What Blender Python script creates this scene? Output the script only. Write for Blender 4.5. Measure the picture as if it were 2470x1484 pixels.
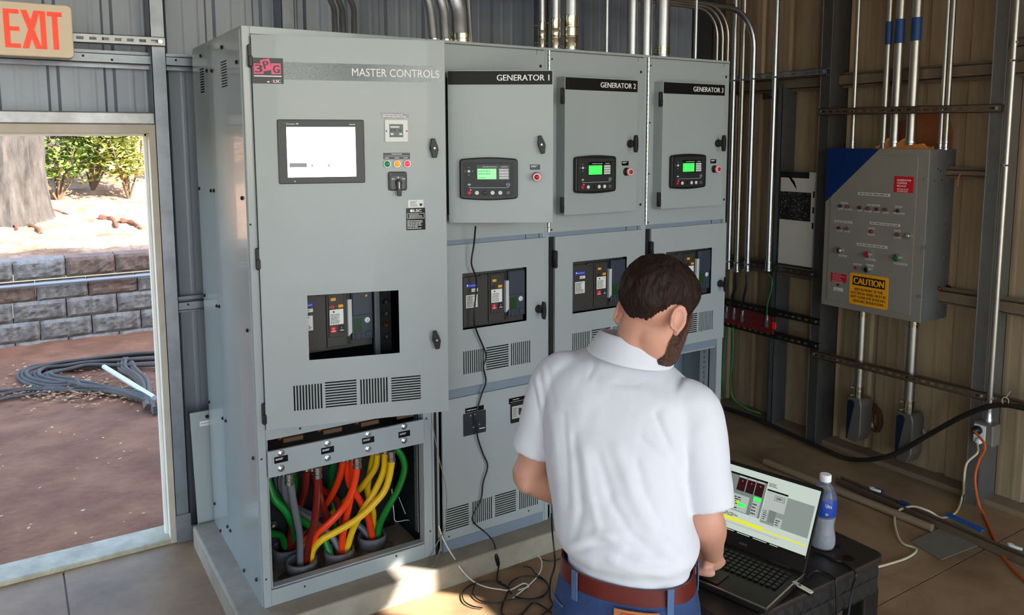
import bpy, bmesh, math, random
import numpy as np
from mathutils import Vector, Matrix, noise as mnoise
random.seed(7)
R_ = math.radians
scene = bpy.context.scene
COL = scene.collection
for o in list(bpy.data.objects):
    bpy.data.objects.remove(o)

# ------------------------------------------------------------------ camera
CAM = np.array([-0.7634, -3.0485, 1.9608])
CM = np.array([[0.84282744, -0.53817796, -0.00252972],     # right
               [0.06334846, 0.0945385, 0.99350362],        # up
               [0.53444259, 0.83751236, -0.11377239]])     # forward
FPX, PCX, PCY = 1910.08, 1235.0, 558.0
cd = bpy.data.cameras.new('camera')
cam = bpy.data.objects.new('camera', cd)
COL.objects.link(cam)
cd.sensor_fit = 'HORIZONTAL'
cd.sensor_width = 36.0
cd.lens = FPX / 2470 * 36.0
cd.shift_y = -(742.0 - PCY) / 2470
cd.clip_start = 0.02
cd.clip_end = 300
mw = Matrix(((CM[0][0], CM[1][0], -CM[2][0], CAM[0]),
             (CM[0][1], CM[1][1], -CM[2][1], CAM[1]),
             (CM[0][2], CM[1][2], -CM[2][2], CAM[2]),
             (0, 0, 0, 1)))
cam.matrix_world = mw
scene.camera = cam

# ------------------------------------------------------------------ world, sun, exposure
SUN_AZ = (0.70, -0.714)          # horizontal direction towards the sun
SUN_EL = R_(38)
world = bpy.data.worlds.new('sky')
scene.world = world
world.use_nodes = True
wn = world.node_tree
wn.nodes.clear()
wo = wn.nodes.new('ShaderNodeOutputWorld')
bg = wn.nodes.new('ShaderNodeBackground')
sky = wn.nodes.new('ShaderNodeTexSky')
sky.sky_type = 'NISHITA'
sky.sun_disc = False
sky.sun_elevation = SUN_EL
sky.sun_rotation = math.atan2(SUN_AZ[0], SUN_AZ[1])
sky.air_density = 1.1
sky.dust_density = 1.2
sky.ozone_density = 1.0
wn.links.new(sky.outputs[0], bg.inputs[0])
wn.links.new(bg.outputs[0], wo.inputs[0])
bg.inputs[1].default_value = 0.62
sd = bpy.data.lights.new('sun', 'SUN')
sd.energy = 12.0
sd.angle = R_(0.45)
sd.color = (1.0, 0.95, 0.89)
sun = bpy.data.objects.new('sun', sd)
COL.objects.link(sun)
sv = Vector((SUN_AZ[0] * math.cos(SUN_EL), SUN_AZ[1] * math.cos(SUN_EL), math.sin(SUN_EL))).normalized()
sun.rotation_euler = sv.to_track_quat('Z', 'Y').to_euler()
sun.location = (6, -10, 9)
vs = scene.view_settings
vs.view_transform = 'Standard'
vs.look = 'None'
vs.gamma = 1.0
vs.use_curve_mapping = False
vs.exposure = 0.96

# ------------------------------------------------------------------ helpers
def ray(u, v):
    d = np.array([(u - PCX) / FPX, -(v - PCY) / FPX, 1.0])
    return CM.T @ d
def hit(u, v, ax, val):
    d = ray(u, v)
    return CAM + d * ((val - CAM[ax]) / d[ax])
def onx(u, v, x): return Vector(hit(u, v, 0, x))
def ony(u, v, y): return Vector(hit(u, v, 1, y))
def onz(u, v, z): return Vector(hit(u, v, 2, z))
def atd(u, v, d): return Vector(CAM + ray(u, v) * d)

def lin(c):
    r = []
    for k in c[:3]:
        k = k / 255.0
        r.append(k / 12.92 if k <= 0.04045 else ((k + 0.055) / 1.055) ** 2.4)
    return (r[0], r[1], r[2], 1.0)

MATS = {}
def M(name, col, rough=0.5, metal=0.0, var=None, bump=None, emit=None, spec=0.5, coat=0.0, alpha=None, trans=0.0, ior=1.45, col2=None, stretch=None, sub=0.0):
    """principled material; var=(noise scale, amount 0..1) mixes towards col2 (default: darker);
    bump=(noise scale, strength)."""
    if name in MATS: return MATS[name]
    m = bpy.data.materials.new(name)
    m.use_nodes = True
    nt = m.node_tree
    b = nt.nodes['Principled BSDF']
    c = lin(col)
    b.inputs['Base Color'].default_value = c
    b.inputs['Roughness'].default_value = rough
    b.inputs['Metallic'].default_value = metal
    b.inputs['Specular IOR Level'].default_value = spec
    b.inputs['Coat Weight'].default_value = coat
    b.inputs['IOR'].default_value = ior
    b.inputs['Transmission Weight'].default_value = trans
    if sub:
        b.inputs['Subsurface Weight'].default_value = sub
        b.inputs['Subsurface Radius'].default_value = (0.012, 0.005, 0.003)
        b.inputs['Subsurface Scale'].default_value = 1.0
    if emit:
        b.inputs['Emission Color'].default_value = lin(emit[0])
        b.inputs['Emission Strength'].default_value = emit[1]
    if alpha is not None: b.inputs['Alpha'].default_value = alpha
    if var or bump:
        tc = nt.nodes.new('ShaderNodeTexCoord')
        src = tc.outputs['Object']
        if stretch:
            mp = nt.nodes.new('ShaderNodeMapping')
            mp.inputs['Scale'].default_value = stretch
            nt.links.new(src, mp.inputs[0]); src = mp.outputs[0]
    if var:
        n = nt.nodes.new('ShaderNodeTexNoise')
        n.inputs['Scale'].default_value = var[0]
        n.inputs['Detail'].default_value = 6
        n.inputs['Roughness'].default_value = 0.65
        nt.links.new(src, n.inputs['Vector'])
        rp = nt.nodes.new('ShaderNodeValToRGB')
        rp.color_ramp.elements[0].position = 0.35
        rp.color_ramp.elements[1].position = 0.7
        c2 = lin(col2) if col2 else (c[0] * .5, c[1] * .5, c[2] * .5, 1)
        a = var[1]
        rp.color_ramp.elements[0].color = tuple(c[i] * (1 - a) + c2[i] * a for i in range(3)) + (1,)
        rp.color_ramp.elements[1].color = c
        nt.links.new(n.outputs['Fac'], rp.inputs[0])
        nt.links.new(rp.outputs[0], b.inputs['Base Color'])
    if bump:
        n2 = nt.nodes.new('ShaderNodeTexNoise')
        n2.inputs['Scale'].default_value = bump[0]
        n2.inputs['Detail'].default_value = 5
        nt.links.new(src, n2.inputs['Vector'])
        bp = nt.nodes.new('ShaderNodeBump')
        bp.inputs['Strength'].default_value = bump[1]
        bp.inputs['Distance'].default_value = 0.01
        nt.links.new(n2.outputs['Fac'], bp.inputs['Height'])
        nt.links.new(bp.outputs[0], b.inputs['Normal'])
    MATS[name] = m
    return m

def wloc(o):
    v = Vector((0, 0, 0))
    while o is not None:
        v += o.location
        o = o.parent
    return v

def tag(o, label=None, cat=None, group=None, kind=None):
    if label: o['label'] = label
    if cat: o['category'] = cat
    if group: o['group'] = group
    if kind: o['kind'] = kind
    return o

def empty(name, loc, label=None, cat=None, group=None, kind=None, rz=0.0):
    o = bpy.data.objects.new(name, None)
    o.empty_display_size = 0.1
    COL.objects.link(o)
    o.location = loc
    o.rotation_euler = (0, 0, rz)
    return tag(o, label, cat, group, kind)

def link_mesh(name, me, mat, parent=None):
    o = bpy.data.objects.new(name, me)
    COL.objects.link(o)
    if mat is not None and len(me.materials) == 0: me.materials.append(mat)
    o.parent = parent
    return o

def perp(t):
    t = t.normalized()
    a = Vector((0, 0, 1)) if abs(t.z) < 0.9 else Vector((1, 0, 0))
    u = t.cross(a).normalized()
    return u, t.cross(u).normalized()

def smooth_path(pts, n=8, closed=False):
    """Catmull-Rom through pts"""
    P = [Vector(p) for p in pts]
    if len(P) < 3: return P
    out = []
    L = len(P)
    rng = range(L) if closed else range(L - 1)
    for i in rng:
        p1, p2 = P[i], P[(i + 1) % L]
        p0 = P[i - 1] if (i > 0 or closed) else p1 * 2 - p2
        p3 = P[(i + 2) % L] if (i + 2 < L or closed) else p2 * 2 - p1
        for k in range(n):
            t = k / n
            out.append(0.5 * ((2 * p1) + (p2 - p0) * t + (2 * p0 - 5 * p1 + 4 * p2 - p3) * t * t + (3 * p1 - p0 - 3 * p2 + p3) * t ** 3))
    if not closed: out.append(P[-1])
    return out

class MB:
    def __init__(s): s.v, s.f = [], []
    def add(s, verts, faces):
        b = len(s.v)
        s.v += [tuple(q) for q in verts]
        s.f += [tuple(b + i for i in f) for f in faces]
        return s
    def box(s, x0, x1, y0, y1, z0, z1):
        if x0 > x1: x0, x1 = x1, x0
        if y0 > y1: y0, y1 = y1, y0
        if z0 > z1: z0, z1 = z1, z0
        return s.add([(x0, y0, z0), (x1, y0, z0), (x1, y1, z0), (x0, y1, z0), (x0, y0, z1), (x1, y0, z1), (x1, y1, z1), (x0, y1, z1)],
                     [(0, 3, 2, 1), (4, 5, 6, 7), (0, 1, 5, 4), (1, 2, 6, 5), (2, 3, 7, 6), (3, 0, 4, 7)])
    def obox(s, o, u, v, w):
        """box from corner o with edge vectors u,v,w"""
        o, u, v, w = Vector(o), Vector(u), Vector(v), Vector(w)
        if u.cross(v).dot(w) < 0: u, v = v, u
        return s.add([o, o + u, o + u + v, o + v, o + w, o + u + w, o + u + v + w, o + v + w],
                     [(0, 3, 2, 1), (4, 5, 6, 7), (0, 1, 5, 4), (1, 2, 6, 5), (2, 3, 7, 6), (3, 0, 4, 7)])
    def prism(s, poly, o, u, v, w):
        """2D polygon (ccw in u,v) extruded along w"""
        o, u, v, w = Vector(o), Vector(u), Vector(v), Vector(w)
        n = len(poly)
        a = [o + u * p[0] + v * p[1] for p in poly]
        b = [q + w for q in a]
        if u.cross(v).dot(w) > 0:
            f = [tuple(range(n - 1, -1, -1)), tuple(range(n, 2 * n))] + [(i, (i + 1) % n, n + (i + 1) % n, n + i) for i in range(n)]
        else:
            f = [tuple(range(n)), tuple(range(2 * n - 1, n - 1, -1))] + [(i, n + i, n + (i + 1) % n, (i + 1) % n) for i in range(n)]
        return s.add(a + b, f)
    def tube(s, path, r, n=8, cap=True, closed=False):
        P = [Vector(p) for p in path]
        L = len(P)
        rs = r if isinstance(r, (list, tuple)) else [r] * L
        u = None
        vs, fs = [], []
        for i in range(L):
            if closed: t = P[(i + 1) % L] - P[i - 1]
            else: t = P[min(i + 1, L - 1)] - P[max(i - 1, 0)]
            if t.length < 1e-9: t = Vector((0, 0, 1))
            t.normalize()
            if u is None: u, _ = perp(t)
            u = (u - t * u.dot(t))
            if u.length < 1e-6: u, _ = perp(t)
            u.normalize()
            w = t.cross(u)
            for k in range(n):
                a = 2 * math.pi * k / n
                vs.append(P[i] + (u * math.cos(a) + w * math.sin(a)) * rs[i])
        for i in range(L if closed else L - 1):
            j = (i + 1) % L
            for k in range(n):
                k2 = (k + 1) % n
                fs.append((i * n + k, i * n + k2, j * n + k2, j * n + k))
        if cap and not closed:
            fs.append(tuple(range(n - 1, -1, -1)))
            fs.append(tuple((L - 1) * n + k for k in range(n)))
        return s.add(vs, fs)
    def cyl(s, p0, p1, r, n=12, r2=None, cap=True):
        return s.tube([p0, p1], [r, r if r2 is None else r2], n, cap)
    def lathe(s, prof, o, ax=(0, 0, 1), n=16):
        """prof = [(radius, height)] revolved about ax through o"""
        o, t = Vector(o), Vector(ax).normalized()
        u, w = perp(t)
        w = t.cross(u)
        vs, fs = [], []
        for (r, h) in prof:
            for k in range(n):
                a = 2 * math.pi * k / n
                vs.append(o + t * h + (u * math.cos(a) + w * math.sin(a)) * max(r, 1e-5))
        for i in range(len(prof) - 1):
            for k in range(n):
                k2 = (k + 1) % n
                fs.append((i * n + k, i * n + k2, (i + 1) * n + k2, (i + 1) * n + k))
        fs.append(tuple(range(n - 1, -1, -1)))
        fs.append(tuple((len(prof) - 1) * n + k for k in range(n)))
        return s.add(vs, fs)
    def plate(s, o, u, v, t, w, h, holes=()):
        """plate with rectangular holes; o corner, unit u,v, thickness vector t (towards the back); holes (a0,a1,b0,b1)"""
        o, u, v, t = Vector(o), Vector(u), Vector(v), Vector(t)
        xs = sorted(set([0, w] + [c for q in holes for c in q[:2]]))
        ys = sorted(set([0, h] + [c for q in holes for c in q[2:]]))
        nx, ny = len(xs) - 1, len(ys) - 1
        full = [[True] * ny for _ in range(nx)]
        for i in range(nx):
            cx = (xs[i] + xs[i + 1]) / 2
            for j in range(ny):
                cy = (ys[j] + ys[j + 1]) / 2
                for q in holes:
                    if q[0] < cx < q[1] and q[2] < cy < q[3]:
                        full[i][j] = False; break
        idx = {}
        vs, fs = [], []
        flip = u.cross(v).dot(t) > 0
        def vid(i, j, k):
            key = (i, j, k)
            if key not in idx:
                idx[key] = len(vs)
                vs.append(o + u * xs[i] + v * ys[j] + t * k)
            return idx[key]
        def quad(a, b, c, d):
            fs.append((a, d, c, b) if flip else (a, b, c, d))
        # front faces are merged along columns to keep the count low
        for i in range(nx):
            for j in range(ny):
                if not full[i][j]: continue
                quad(vid(i, j, 0), vid(i + 1, j, 0), vid(i + 1, j + 1, 0), vid(i, j + 1, 0))
                quad(vid(i, j, 1), vid(i, j + 1, 1), vid(i + 1, j + 1, 1), vid(i + 1, j, 1))
                if i == 0 or not full[i - 1][j]: quad(vid(i, j, 0), vid(i, j + 1, 0), vid(i, j + 1, 1), vid(i, j, 1))
                if i == nx - 1 or not full[i + 1][j]: quad(vid(i + 1, j, 0), vid(i + 1, j, 1), vid(i + 1, j + 1, 1), vid(i + 1, j + 1, 0))
                if j == 0 or not full[i][j - 1]: quad(vid(i, j, 0), vid(i, j, 1), vid(i + 1, j, 1), vid(i + 1, j, 0))
                if j == ny - 1 or not full[i][j + 1]: quad(vid(i, j + 1, 0), vid(i + 1, j + 1, 0), vid(i + 1, j + 1, 1), vid(i, j + 1, 1))
        return s.add(vs, fs)
    def build(s, name, mat, parent=None, local=False, smooth=False, bevel=None, label=None, kind=None, origin=None, seg=2):
        off = Vector((0, 0, 0))
        loc = None
        if parent is not None and not local: off = wloc(parent)
        if origin is not None:
            origin = Vector(origin)
            loc = origin - (off if parent is not None else Vector((0, 0, 0)))
            off = origin
        me = bpy.data.meshes.new(name)
        if off.length > 0:
            me.from_pydata([(a[0] - off[0], a[1] - off[1], a[2] - off[2]) for a in s.v], [], s.f)
        else:
            me.from_pydata(s.v, [], s.f)
        me.update()
        if smooth:
            me.polygons.foreach_set('use_smooth', [True] * len(me.polygons))
            me.set_sharp_from_angle(angle=R_(40))
        o = link_mesh(name, me, mat, parent)
        if kind is None and parent is not None and ('print' in name or 'graphic' in name) and 'board' not in name and name != 'black_print_area': kind = 'stuff'
        if loc is not None: o.location = loc
        if bevel:
            bm = o.modifiers.new('bevel', 'BEVEL')
            bm.width = bevel
            bm.segments = seg
            bm.limit_method = 'ANGLE'
            bm.harden_normals = False
        return tag(o, label=label, kind=kind)

_TXT = {}
def text_mesh(s, align='L'):
    cu = bpy.data.curves.new('t', 'FONT')
    cu.body = s
    cu.size = 1.0
    cu.resolution_u = 3
    ob = bpy.data.objects.new('t', cu)
    COL.objects.link(ob)
    dg = bpy.context.evaluated_depsgraph_get()
    me = bpy.data.meshes.new_from_object(ob.evaluated_get(dg))
    vs = [tuple(v.co) for v in me.vertices]
    fs = [tuple(p.vertices) for p in me.polygons]
    bpy.data.objects.remove(ob); bpy.data.curves.remove(cu); bpy.data.meshes.remove(me)
    return vs, fs

def add_text(mb, s, o, u, v, w=None, h=None, lift=None, bold=0.0):
    """text fitted into a w x h box whose lower-left corner is o; u,v unit axes. bold adds shifted copies."""
    if s not in _TXT: _TXT[s] = text_mesh(s)
    vs, fs = _TXT[s]
    if not vs: return mb
    x0 = min(a[0] for a in vs); x1 = max(a[0] for a in vs)
    y0 = min(a[1] for a in vs); y1 = max(a[1] for a in vs)
    o, u, v = Vector(o), Vector(u), Vector(v)
    if h is None: h = w * (y1 - y0) / (x1 - x0)
    if w is None: w = h * (x1 - x0) / (y1 - y0)
    n = u.cross(v)
    shifts = [0.0] if not bold else [-bold, -bold * .5, 0.0, bold * .5, bold]
    for k, d in enumerate(shifts):
        mb.add([o + u * ((a[0] - x0) / (x1 - x0) * w + d) + v * ((a[1] - y0) / (y1 - y0) * h) + n * (0.00001 * k) for a in vs], fs)
    return mb

def print_lines(mb, o, u, v, w, h, rows, fill=0.45, seed=1, ragged=True):
    """rows of word-like dashes: print too fine to read"""
    rr = random.Random(seed)
    o, u, v = Vector(o), Vector(u), Vector(v)
    rh = h / rows
    for i in range(rows):
        x = 0.0
        end = w * (rr.uniform(.6, 1.0) if ragged else 1.0)
        y = h - (i + 1) * rh + rh * (1 - fill) / 2
        while x < end:
            L = min(rr.uniform(.06, .2) * w, end - x)
            a = o + u * x + v * y
            mb.add([a, a + u * L, a + u * L + v * rh * fill, a + v * rh * fill], [(0, 1, 2, 3)])
            x += L + w * .03
    return mb
def rect(mb, o, u, v, w, h):
    o, u, v = Vector(o), Vector(u), Vector(v)
    return mb.add([o, o + u * w, o + u * w + v * h, o + v * h], [(0, 1, 2, 3)])
def rrect(w, h, r, n=4):
    """rounded rectangle polygon, ccw from lower left"""
    out = []
    for cx, cy, a0 in ((w - r, r, -90), (w - r, h - r, 0), (r, h - r, 90), (r, r, 180)):
        for k in range(n + 1):
            a = R_(a0 + 90 * k / n)
            out.append((cx + r * math.cos(a), cy + r * math.sin(a)))
    return out
def circle_poly(r, n=16): return [(r * math.cos(2 * math.pi * k / n), r * math.sin(2 * math.pi * k / n)) for k in range(n)]
X3, Y3, Z3 = Vector((1, 0, 0)), Vector((0, 1, 0)), Vector((0, 0, 1))

# ------------------------------------------------------------------ materials
grey = M('cabinet_grey', (160, 167, 168), 0.34, var=(1.6, .10), bump=(120, .012), coat=0.15)
grey_side = M('cabinet_grey_gloss', (154, 163, 164), 0.22, var=(2.2, .12), bump=(6, .03), coat=0.3)
grey_dark = M('cabinet_grey_inside', (120, 128, 132), 0.5)
black_plastic = M('black_plastic', (18, 18, 20), 0.42)
black_gloss = M('black_gloss', (12, 12, 14), 0.18)
white_print = M('white_print', (240, 240, 238), 0.5)
label_white = M('label_white', (225, 225, 220), 0.5)
chrome = M('chrome', (215, 217, 220), 0.18, 1.0)
zinc = M('zinc', (190, 193, 196), 0.32, 1.0, var=(30, .25))
galv = M('galvanised', (166, 170, 175), 0.42, 0.85, var=(18, .35), bump=(60, .03))
galv_post = M('galvanised_post', (142, 147, 155), 0.4, 0.7, var=(9, .5), bump=(40, .04))
dark_steel = M('dark_steel', (58, 54, 50), 0.5, 0.6, var=(14, .4))
copper = M('copper', (184, 110, 70), 0.35, 0.9, var=(20, .4))
red_p = M('red_plastic', (200, 24, 32), 0.35)
orange_p = M('orange_print', (240, 160, 30), 0.5)
# ================================================================== structure
concrete = M('concrete_floor', (170, 138, 102), 0.52, var=(2.1, .85), bump=(30, .06), col2=(108, 84, 62))
concrete_pad = M('concrete_pad', (165, 158, 142), 0.7, var=(5, .5), bump=(60, .12), col2=(112, 100, 84))
sheet_back = M('sheet_metal_grey', (142, 148, 158), 0.45, 0.25, var=(3, .3), bump=(5, .03), stretch=(1, 1, .35))  # bluish cast in the base colour stands in for reflected sky
sheet_right = M('sheet_metal_ground_tint', (178, 154, 122), 0.5, 0.15, var=(4, .6), bump=(5, .03), stretch=(1.5, 1.5, .22), col2=(112, 92, 70))  # tan base colour stands in for light reflected off the brown ground
steel_brown = M('girt_brown', (134, 114, 94), 0.45, 0.4, var=(6, .5))
post_dark = M('post_dark', (84, 82, 80), 0.42, 0.5, var=(8, .45))
YB, XR = 1.10, 3.70
YF, XL, ZR = -7.5, -6.5, 3.95        # front wall, left wall, roof

fl = empty('floor', (0, 0, 0), 'brown stained concrete floor slab of the metal building', kind='structure')
MB().box(XL, XR + .1, YF, .97, -.2, -.012).build('sub_base', concrete, fl)
g = .0035
for (x0, x1) in ((XL, -.656), (-.656, XR + .1)):
    for (y0, y1) in ((YF, -4.0), (-4.0, -1.225), (-1.225, .97)):
        MB().box(x0 + g, x1 - g, y0 + g, y1 - g, -.012, 0).build('slab', concrete, fl)
# equipment pad
pad = MB()
nx = 60
px0, px1, py0, py1 = -.105, 2.72, -.118, .885
pad.box(px0, px1, py0, py1, -.02, .1)
po = pad.build('floor_pad', concrete_pad, bevel=.012, seg=3)
tag(po, 'low raised concrete pad under the row of switchgear cabinets', kind='structure')

def corrugated(mb, o, u, n, length, z0, z1, phase, pitch=.2285, depth=.02, holes=()):
    """ribbed sheet along u from o; ribs recede along n. vertical extrusion between z0 and z1"""
    o, u, n = Vector(o), Vector(u), Vector(n)
    pts = [(0, 0)]
    k = math.ceil(-phase / pitch)
    while True:
        c = phase + k * pitch
        if c > length + .1: break
        for dx, dd in ((-.152, 0), (-.143, -.0014), (-.133, -.0014), (-.124, 0), (-.082, 0), (-.073, -.0014), (-.063, -.0014), (-.054, 0),
                       (-.026, 0), (-.014, depth), (.014, depth), (.026, 0)):
            q = c + dx
            if 0 < q < length: pts.append((q, dd))
        k += 1
    pts.append((length, 0))
    pts.sort()
    vs, fs = [], []
    for (a, d) in pts:
        p = o + u * a + n * d
        vs += [(p.x, p.y, z0), (p.x, p.y, z1)]
    for i in range(len(pts) - 1):
        fs.append((2 * i, 2 * i + 2, 2 * i + 3, 2 * i + 1))
    # thin back skin so the sheet is a solid
    b = len(vs)
    for (a, d) in pts:
        p = o + u * a + n * (d + .0012)
        vs += [(p.x, p.y, z0), (p.x, p.y, z1)]
    for i in range(len(pts) - 1):
        fs.append((b + 2 * i, b + 2 * i + 1, b + 2 * i + 3, b + 2 * i + 2))
    return mb.add(vs, fs)

DX0, DX1, DZ = -1.16, -.193, 2.0      # door opening
wb = empty('wall_back', (0, YB, 0), 'ribbed grey metal back wall with galvanised framing', kind='structure')
PH = -.327
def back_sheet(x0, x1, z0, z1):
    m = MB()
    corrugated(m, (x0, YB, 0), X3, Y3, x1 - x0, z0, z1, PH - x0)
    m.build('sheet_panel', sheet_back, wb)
xe = PH + .03
edges = [XL, -5.6, -4.7, -3.8, -2.89, -1.97]
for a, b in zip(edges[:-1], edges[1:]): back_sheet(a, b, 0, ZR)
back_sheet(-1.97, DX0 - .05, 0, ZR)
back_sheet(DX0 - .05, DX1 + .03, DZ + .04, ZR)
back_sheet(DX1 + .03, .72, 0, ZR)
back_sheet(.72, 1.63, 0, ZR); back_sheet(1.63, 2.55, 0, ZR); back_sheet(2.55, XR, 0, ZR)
def c_post(name, x0, x1, y0, y1, z0, z1, mat, parent, lip=.016, t=.003):
    """C-section post: face at y0, web on the x1 side, returns at the back"""
    m = MB()
    m.box(x0, x1, y0, y0 + t, z0, z1)
    m.box(x0, x0 + t, y0, y1, z0, z1)
    m.box(x0, x1, y1 - t, y1, z0, z1)
    m.box(x1 - t, x1, y0, y0 + lip, z0, z1)
    m.box(x1 - t, x1, y1 - lip, y1, z0, z1)
    return m.build(name, mat, parent)
c_post('post', -.166, -.104, .955, YB - .005, 0, ZR, galv_post, wb)
c_post('post', -1.24, -1.18, .955, YB - .005, 0, ZR, galv_post, wb)
c_post('post', .44, .505, .955, YB - .005, 0, ZR, galv_post, wb)
c_post('post', 2.05, 2.115, .955, YB - .005, 0, ZR, galv_post, wb)
c_post('post', 3.40, 3.52, .90, YB - .005, 0, ZR, post_dark, wb)
def girt_x(x0, x1, zc, y0=1.0, mat=galv_post, h=.07):
    m = MB()
    m.box(x0, x1, y0, y0 + .003, zc - h / 2 + .014, zc + h / 2 - .014)
    m.box(x0, x1, y0 + .0, YB - .004, zc - h / 2 + .014, zc - h / 2 + .017)
    m.box(x0, x1, y0 + .0, YB - .004, zc + h / 2 - .017, zc + h / 2 - .014)
    m.box(x0, x1, y0 + .045, y0 + .048, zc - h / 2 - .004, zc - h / 2 + .016)
    m.box(x0, x1, y0 + .045, y0 + .048, zc + h / 2 - .016, zc + h / 2 + .004)
    gg = m.build('girt', mat, wb)
    for k in range(int((x1 - x0) / .115)):
        xx = x0 + .05 + k * .115
        if -.9 < xx < .1:
            MB().lathe([(.0055, 0), (.0055, .003), (.003, .005)], (xx, y0, zc + .006 * (-1) ** k), (0, -1, 0), 6).build('screw', dark_steel, gg)
girt_x(XL, -1.24, 2.335); girt_x(-1.18, -.166, 2.335); girt_x(-.104, .44, 2.335); girt_x(.505, 2.05, 2.335); girt_x(2.115, 3.4, 2.335)
girt_x(-.104, .44, 1.165); girt_x(.505, 2.05, 1.165); girt_x(2.115, 3.4, 1.165); girt_x(XL, -1.24, 1.165)
# header over the door, an open channel
m = MB(); m.box(-1.18, -.166, .945, 1.09, 2.038, 2.094)
hdr = m.build('door_header', M('header_galv', (168, 172, 178), .38, .6, var=(7, .5), bump=(30, .04), col2=(96, 84, 74)), wb, bevel=.006)
m = MB().box(-.104, 3.4, .985, 1.06, -.001, .03); m.build('base_channel', galv_post, wb)
# anchor clip at post foot
m = MB().box(-.168, -.02, .945, .95, 0, .075); m.box(-.168, -.1, .945, .952, .075, .14)
m.build('post_clip', galv_post, wb)

# ---- right wall
wr = empty('wall_right', (XR, 0, 0), 'streaked ribbed metal right wall, tinted tan for ground bounce, with dark steel posts', kind='structure')
ph_r = onx(1912, 100, XR).y
# direction runs towards -y
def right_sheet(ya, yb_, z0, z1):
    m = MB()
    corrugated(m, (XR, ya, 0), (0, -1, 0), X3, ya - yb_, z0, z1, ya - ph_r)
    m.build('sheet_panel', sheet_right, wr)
HZ0, HZ1 = 2.6, 3.4
# small high vent opening that lets one beam of sun in
beam = [onz(952, 1446, 0), onz(1103, 1450, 0), onz(1100, 1500, 0), onz(1010, 1484, 0)]
def to_wall(p):
    k = (XR - p.x) / sv.x
    return p + sv * k
A_ = to_wall(Vector((.53, -.01, .1))); B_ = to_wall(Vector((.735, -.33, 0)))
VY0, VY1 = min(A_.y, B_.y), max(A_.y, B_.y)
VZ0, VZ1 = min(A_.z, B_.z), max(A_.z, B_.z)
VY0, VY1 = -3.45, -3.175
VZ0, VZ1 = 3.21, 3.62
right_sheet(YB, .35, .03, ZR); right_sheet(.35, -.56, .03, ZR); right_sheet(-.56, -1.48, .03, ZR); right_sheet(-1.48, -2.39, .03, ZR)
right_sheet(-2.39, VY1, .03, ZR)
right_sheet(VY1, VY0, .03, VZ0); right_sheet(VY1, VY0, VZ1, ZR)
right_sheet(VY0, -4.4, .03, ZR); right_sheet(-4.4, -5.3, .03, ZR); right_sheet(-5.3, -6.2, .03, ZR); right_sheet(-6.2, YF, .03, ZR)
def c_post_r(ya, yb_, x0, mat, z1=ZR):
    """face towards -x at x0, between ya>yb_"""
    t = .003
    m = MB()
    m.box(x0, x0 + t, yb_, ya, 0, z1)
    m.box(x0, XR - .004, ya - t, ya, 0, z1)
    m.box(x0, XR - .004, yb_, yb_ + t, 0, z1)
    m.box(XR - .01, XR - .004, yb_, ya, 0, z1)
    p = m.build('post', mat, wr)
    e = MB()
    e.box(x0 - .002, x0 + .001, ya - .004, ya, 0, z1); e.box(x0 - .002, x0 + .001, yb_, yb_ + .004, 0, z1)
    e.build('post_edge', M('post_edge', (170, 168, 164), .35, .8), p)
    return p
pA = c_post_r(.114, .040, 3.52, post_dark)
pB = c_post_r(-.902, -.972, 3.52, M('post_mid', (118, 116, 112), .4, .5, var=(8, .4)))
pC = c_post_r(-2.2, -2.27, 3.52, post_dark)
def girt_r(ya, yb_, zc, h=.062, x0=3.6):
    m = MB()
    m.box(x0, x0 + .003, yb_, ya, zc - h / 2, zc + h / 2)
    m.box(x0, XR - .003, yb_, ya, zc + h / 2 - .003, zc + h / 2)
    m.box(x0, XR - .003, yb_, ya, zc - h / 2, zc - h / 2 + .003)
    m.box(x0 + .04, x0 + .043, yb_, ya, zc + h / 2, zc + h / 2 + .016)
    m.box(x0 + .04, x0 + .043, yb_, ya, zc - h / 2 - .016, zc - h / 2)
    m.build('girt', steel_brown, wr)
for zc in (2.325, 1.09):
    girt_r(.95, .114, zc); girt_r(.04, -.902, zc); girt_r(-.972, -2.2, zc)
girt_r(-.58, -.902, 1.78, .03)
sill = MB().box(3.585, XR + .08, YF, .96, 0, .03)
sill.build('sill', M('sill_concrete', (140, 118, 94), .7, var=(5, .5)), wr)
# shorter door-side stud behind the board
m = MB().box(3.55, 3.553, .418, .456, 0, 2.32); m.box(3.55, 3.69, .418, .421, 0, 2.32); m.box(3.55, 3.69, .453, .456, 0, 2.32)
m.build('post', M('stud_grey', (104, 106, 108), .4, .6, var=(8, .4)), wr)
for zc, yy in ((2.24, .37),):
    m = MB(); m.prism([(0, 0), (.12, 0), (.12, .05)], (3.548, .46, 2.23), (0, 1, 0), (0, 0, 1), (.004, 0, 0)); m.build('brace', dark_steel, wr)

# ---- walls and roof out of view (they shade the room)
wl = empty('wall_left', (XL, 0, 0), 'ribbed grey metal left wall', kind='structure')
m = MB(); corrugated(m, (XL, YF, 0), Y3, (-1, 0, 0), 1.6, 0, ZR, .1); m.build('sheet_panel', sheet_back, wl)
m = MB(); corrugated(m, (XL, YF + 1.6, 0), Y3, (-1, 0, 0), 1.8, 2.9, ZR, .1); m.build('sheet_panel', sheet_back, wl)
m = MB(); corrugated(m, (XL, YF + 3.4, 0), Y3, (-1, 0, 0), YB - YF - 3.4, 0, ZR, .1); m.build('sheet_panel', sheet_back, wl)
wf = empty('wall_front', (0, YF, 0), 'front wall with a wide roll-up opening and added reflection-shaping piers', kind='structure')
OX0, OX1, OZ = -6.0, 3.4, 3.6
m = MB(); corrugated(m, (XL, YF, 0), X3, (0, -1, 0), OX0 - XL, 0, ZR, .1); m.build('sheet_panel', sheet_back, wf)
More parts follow.
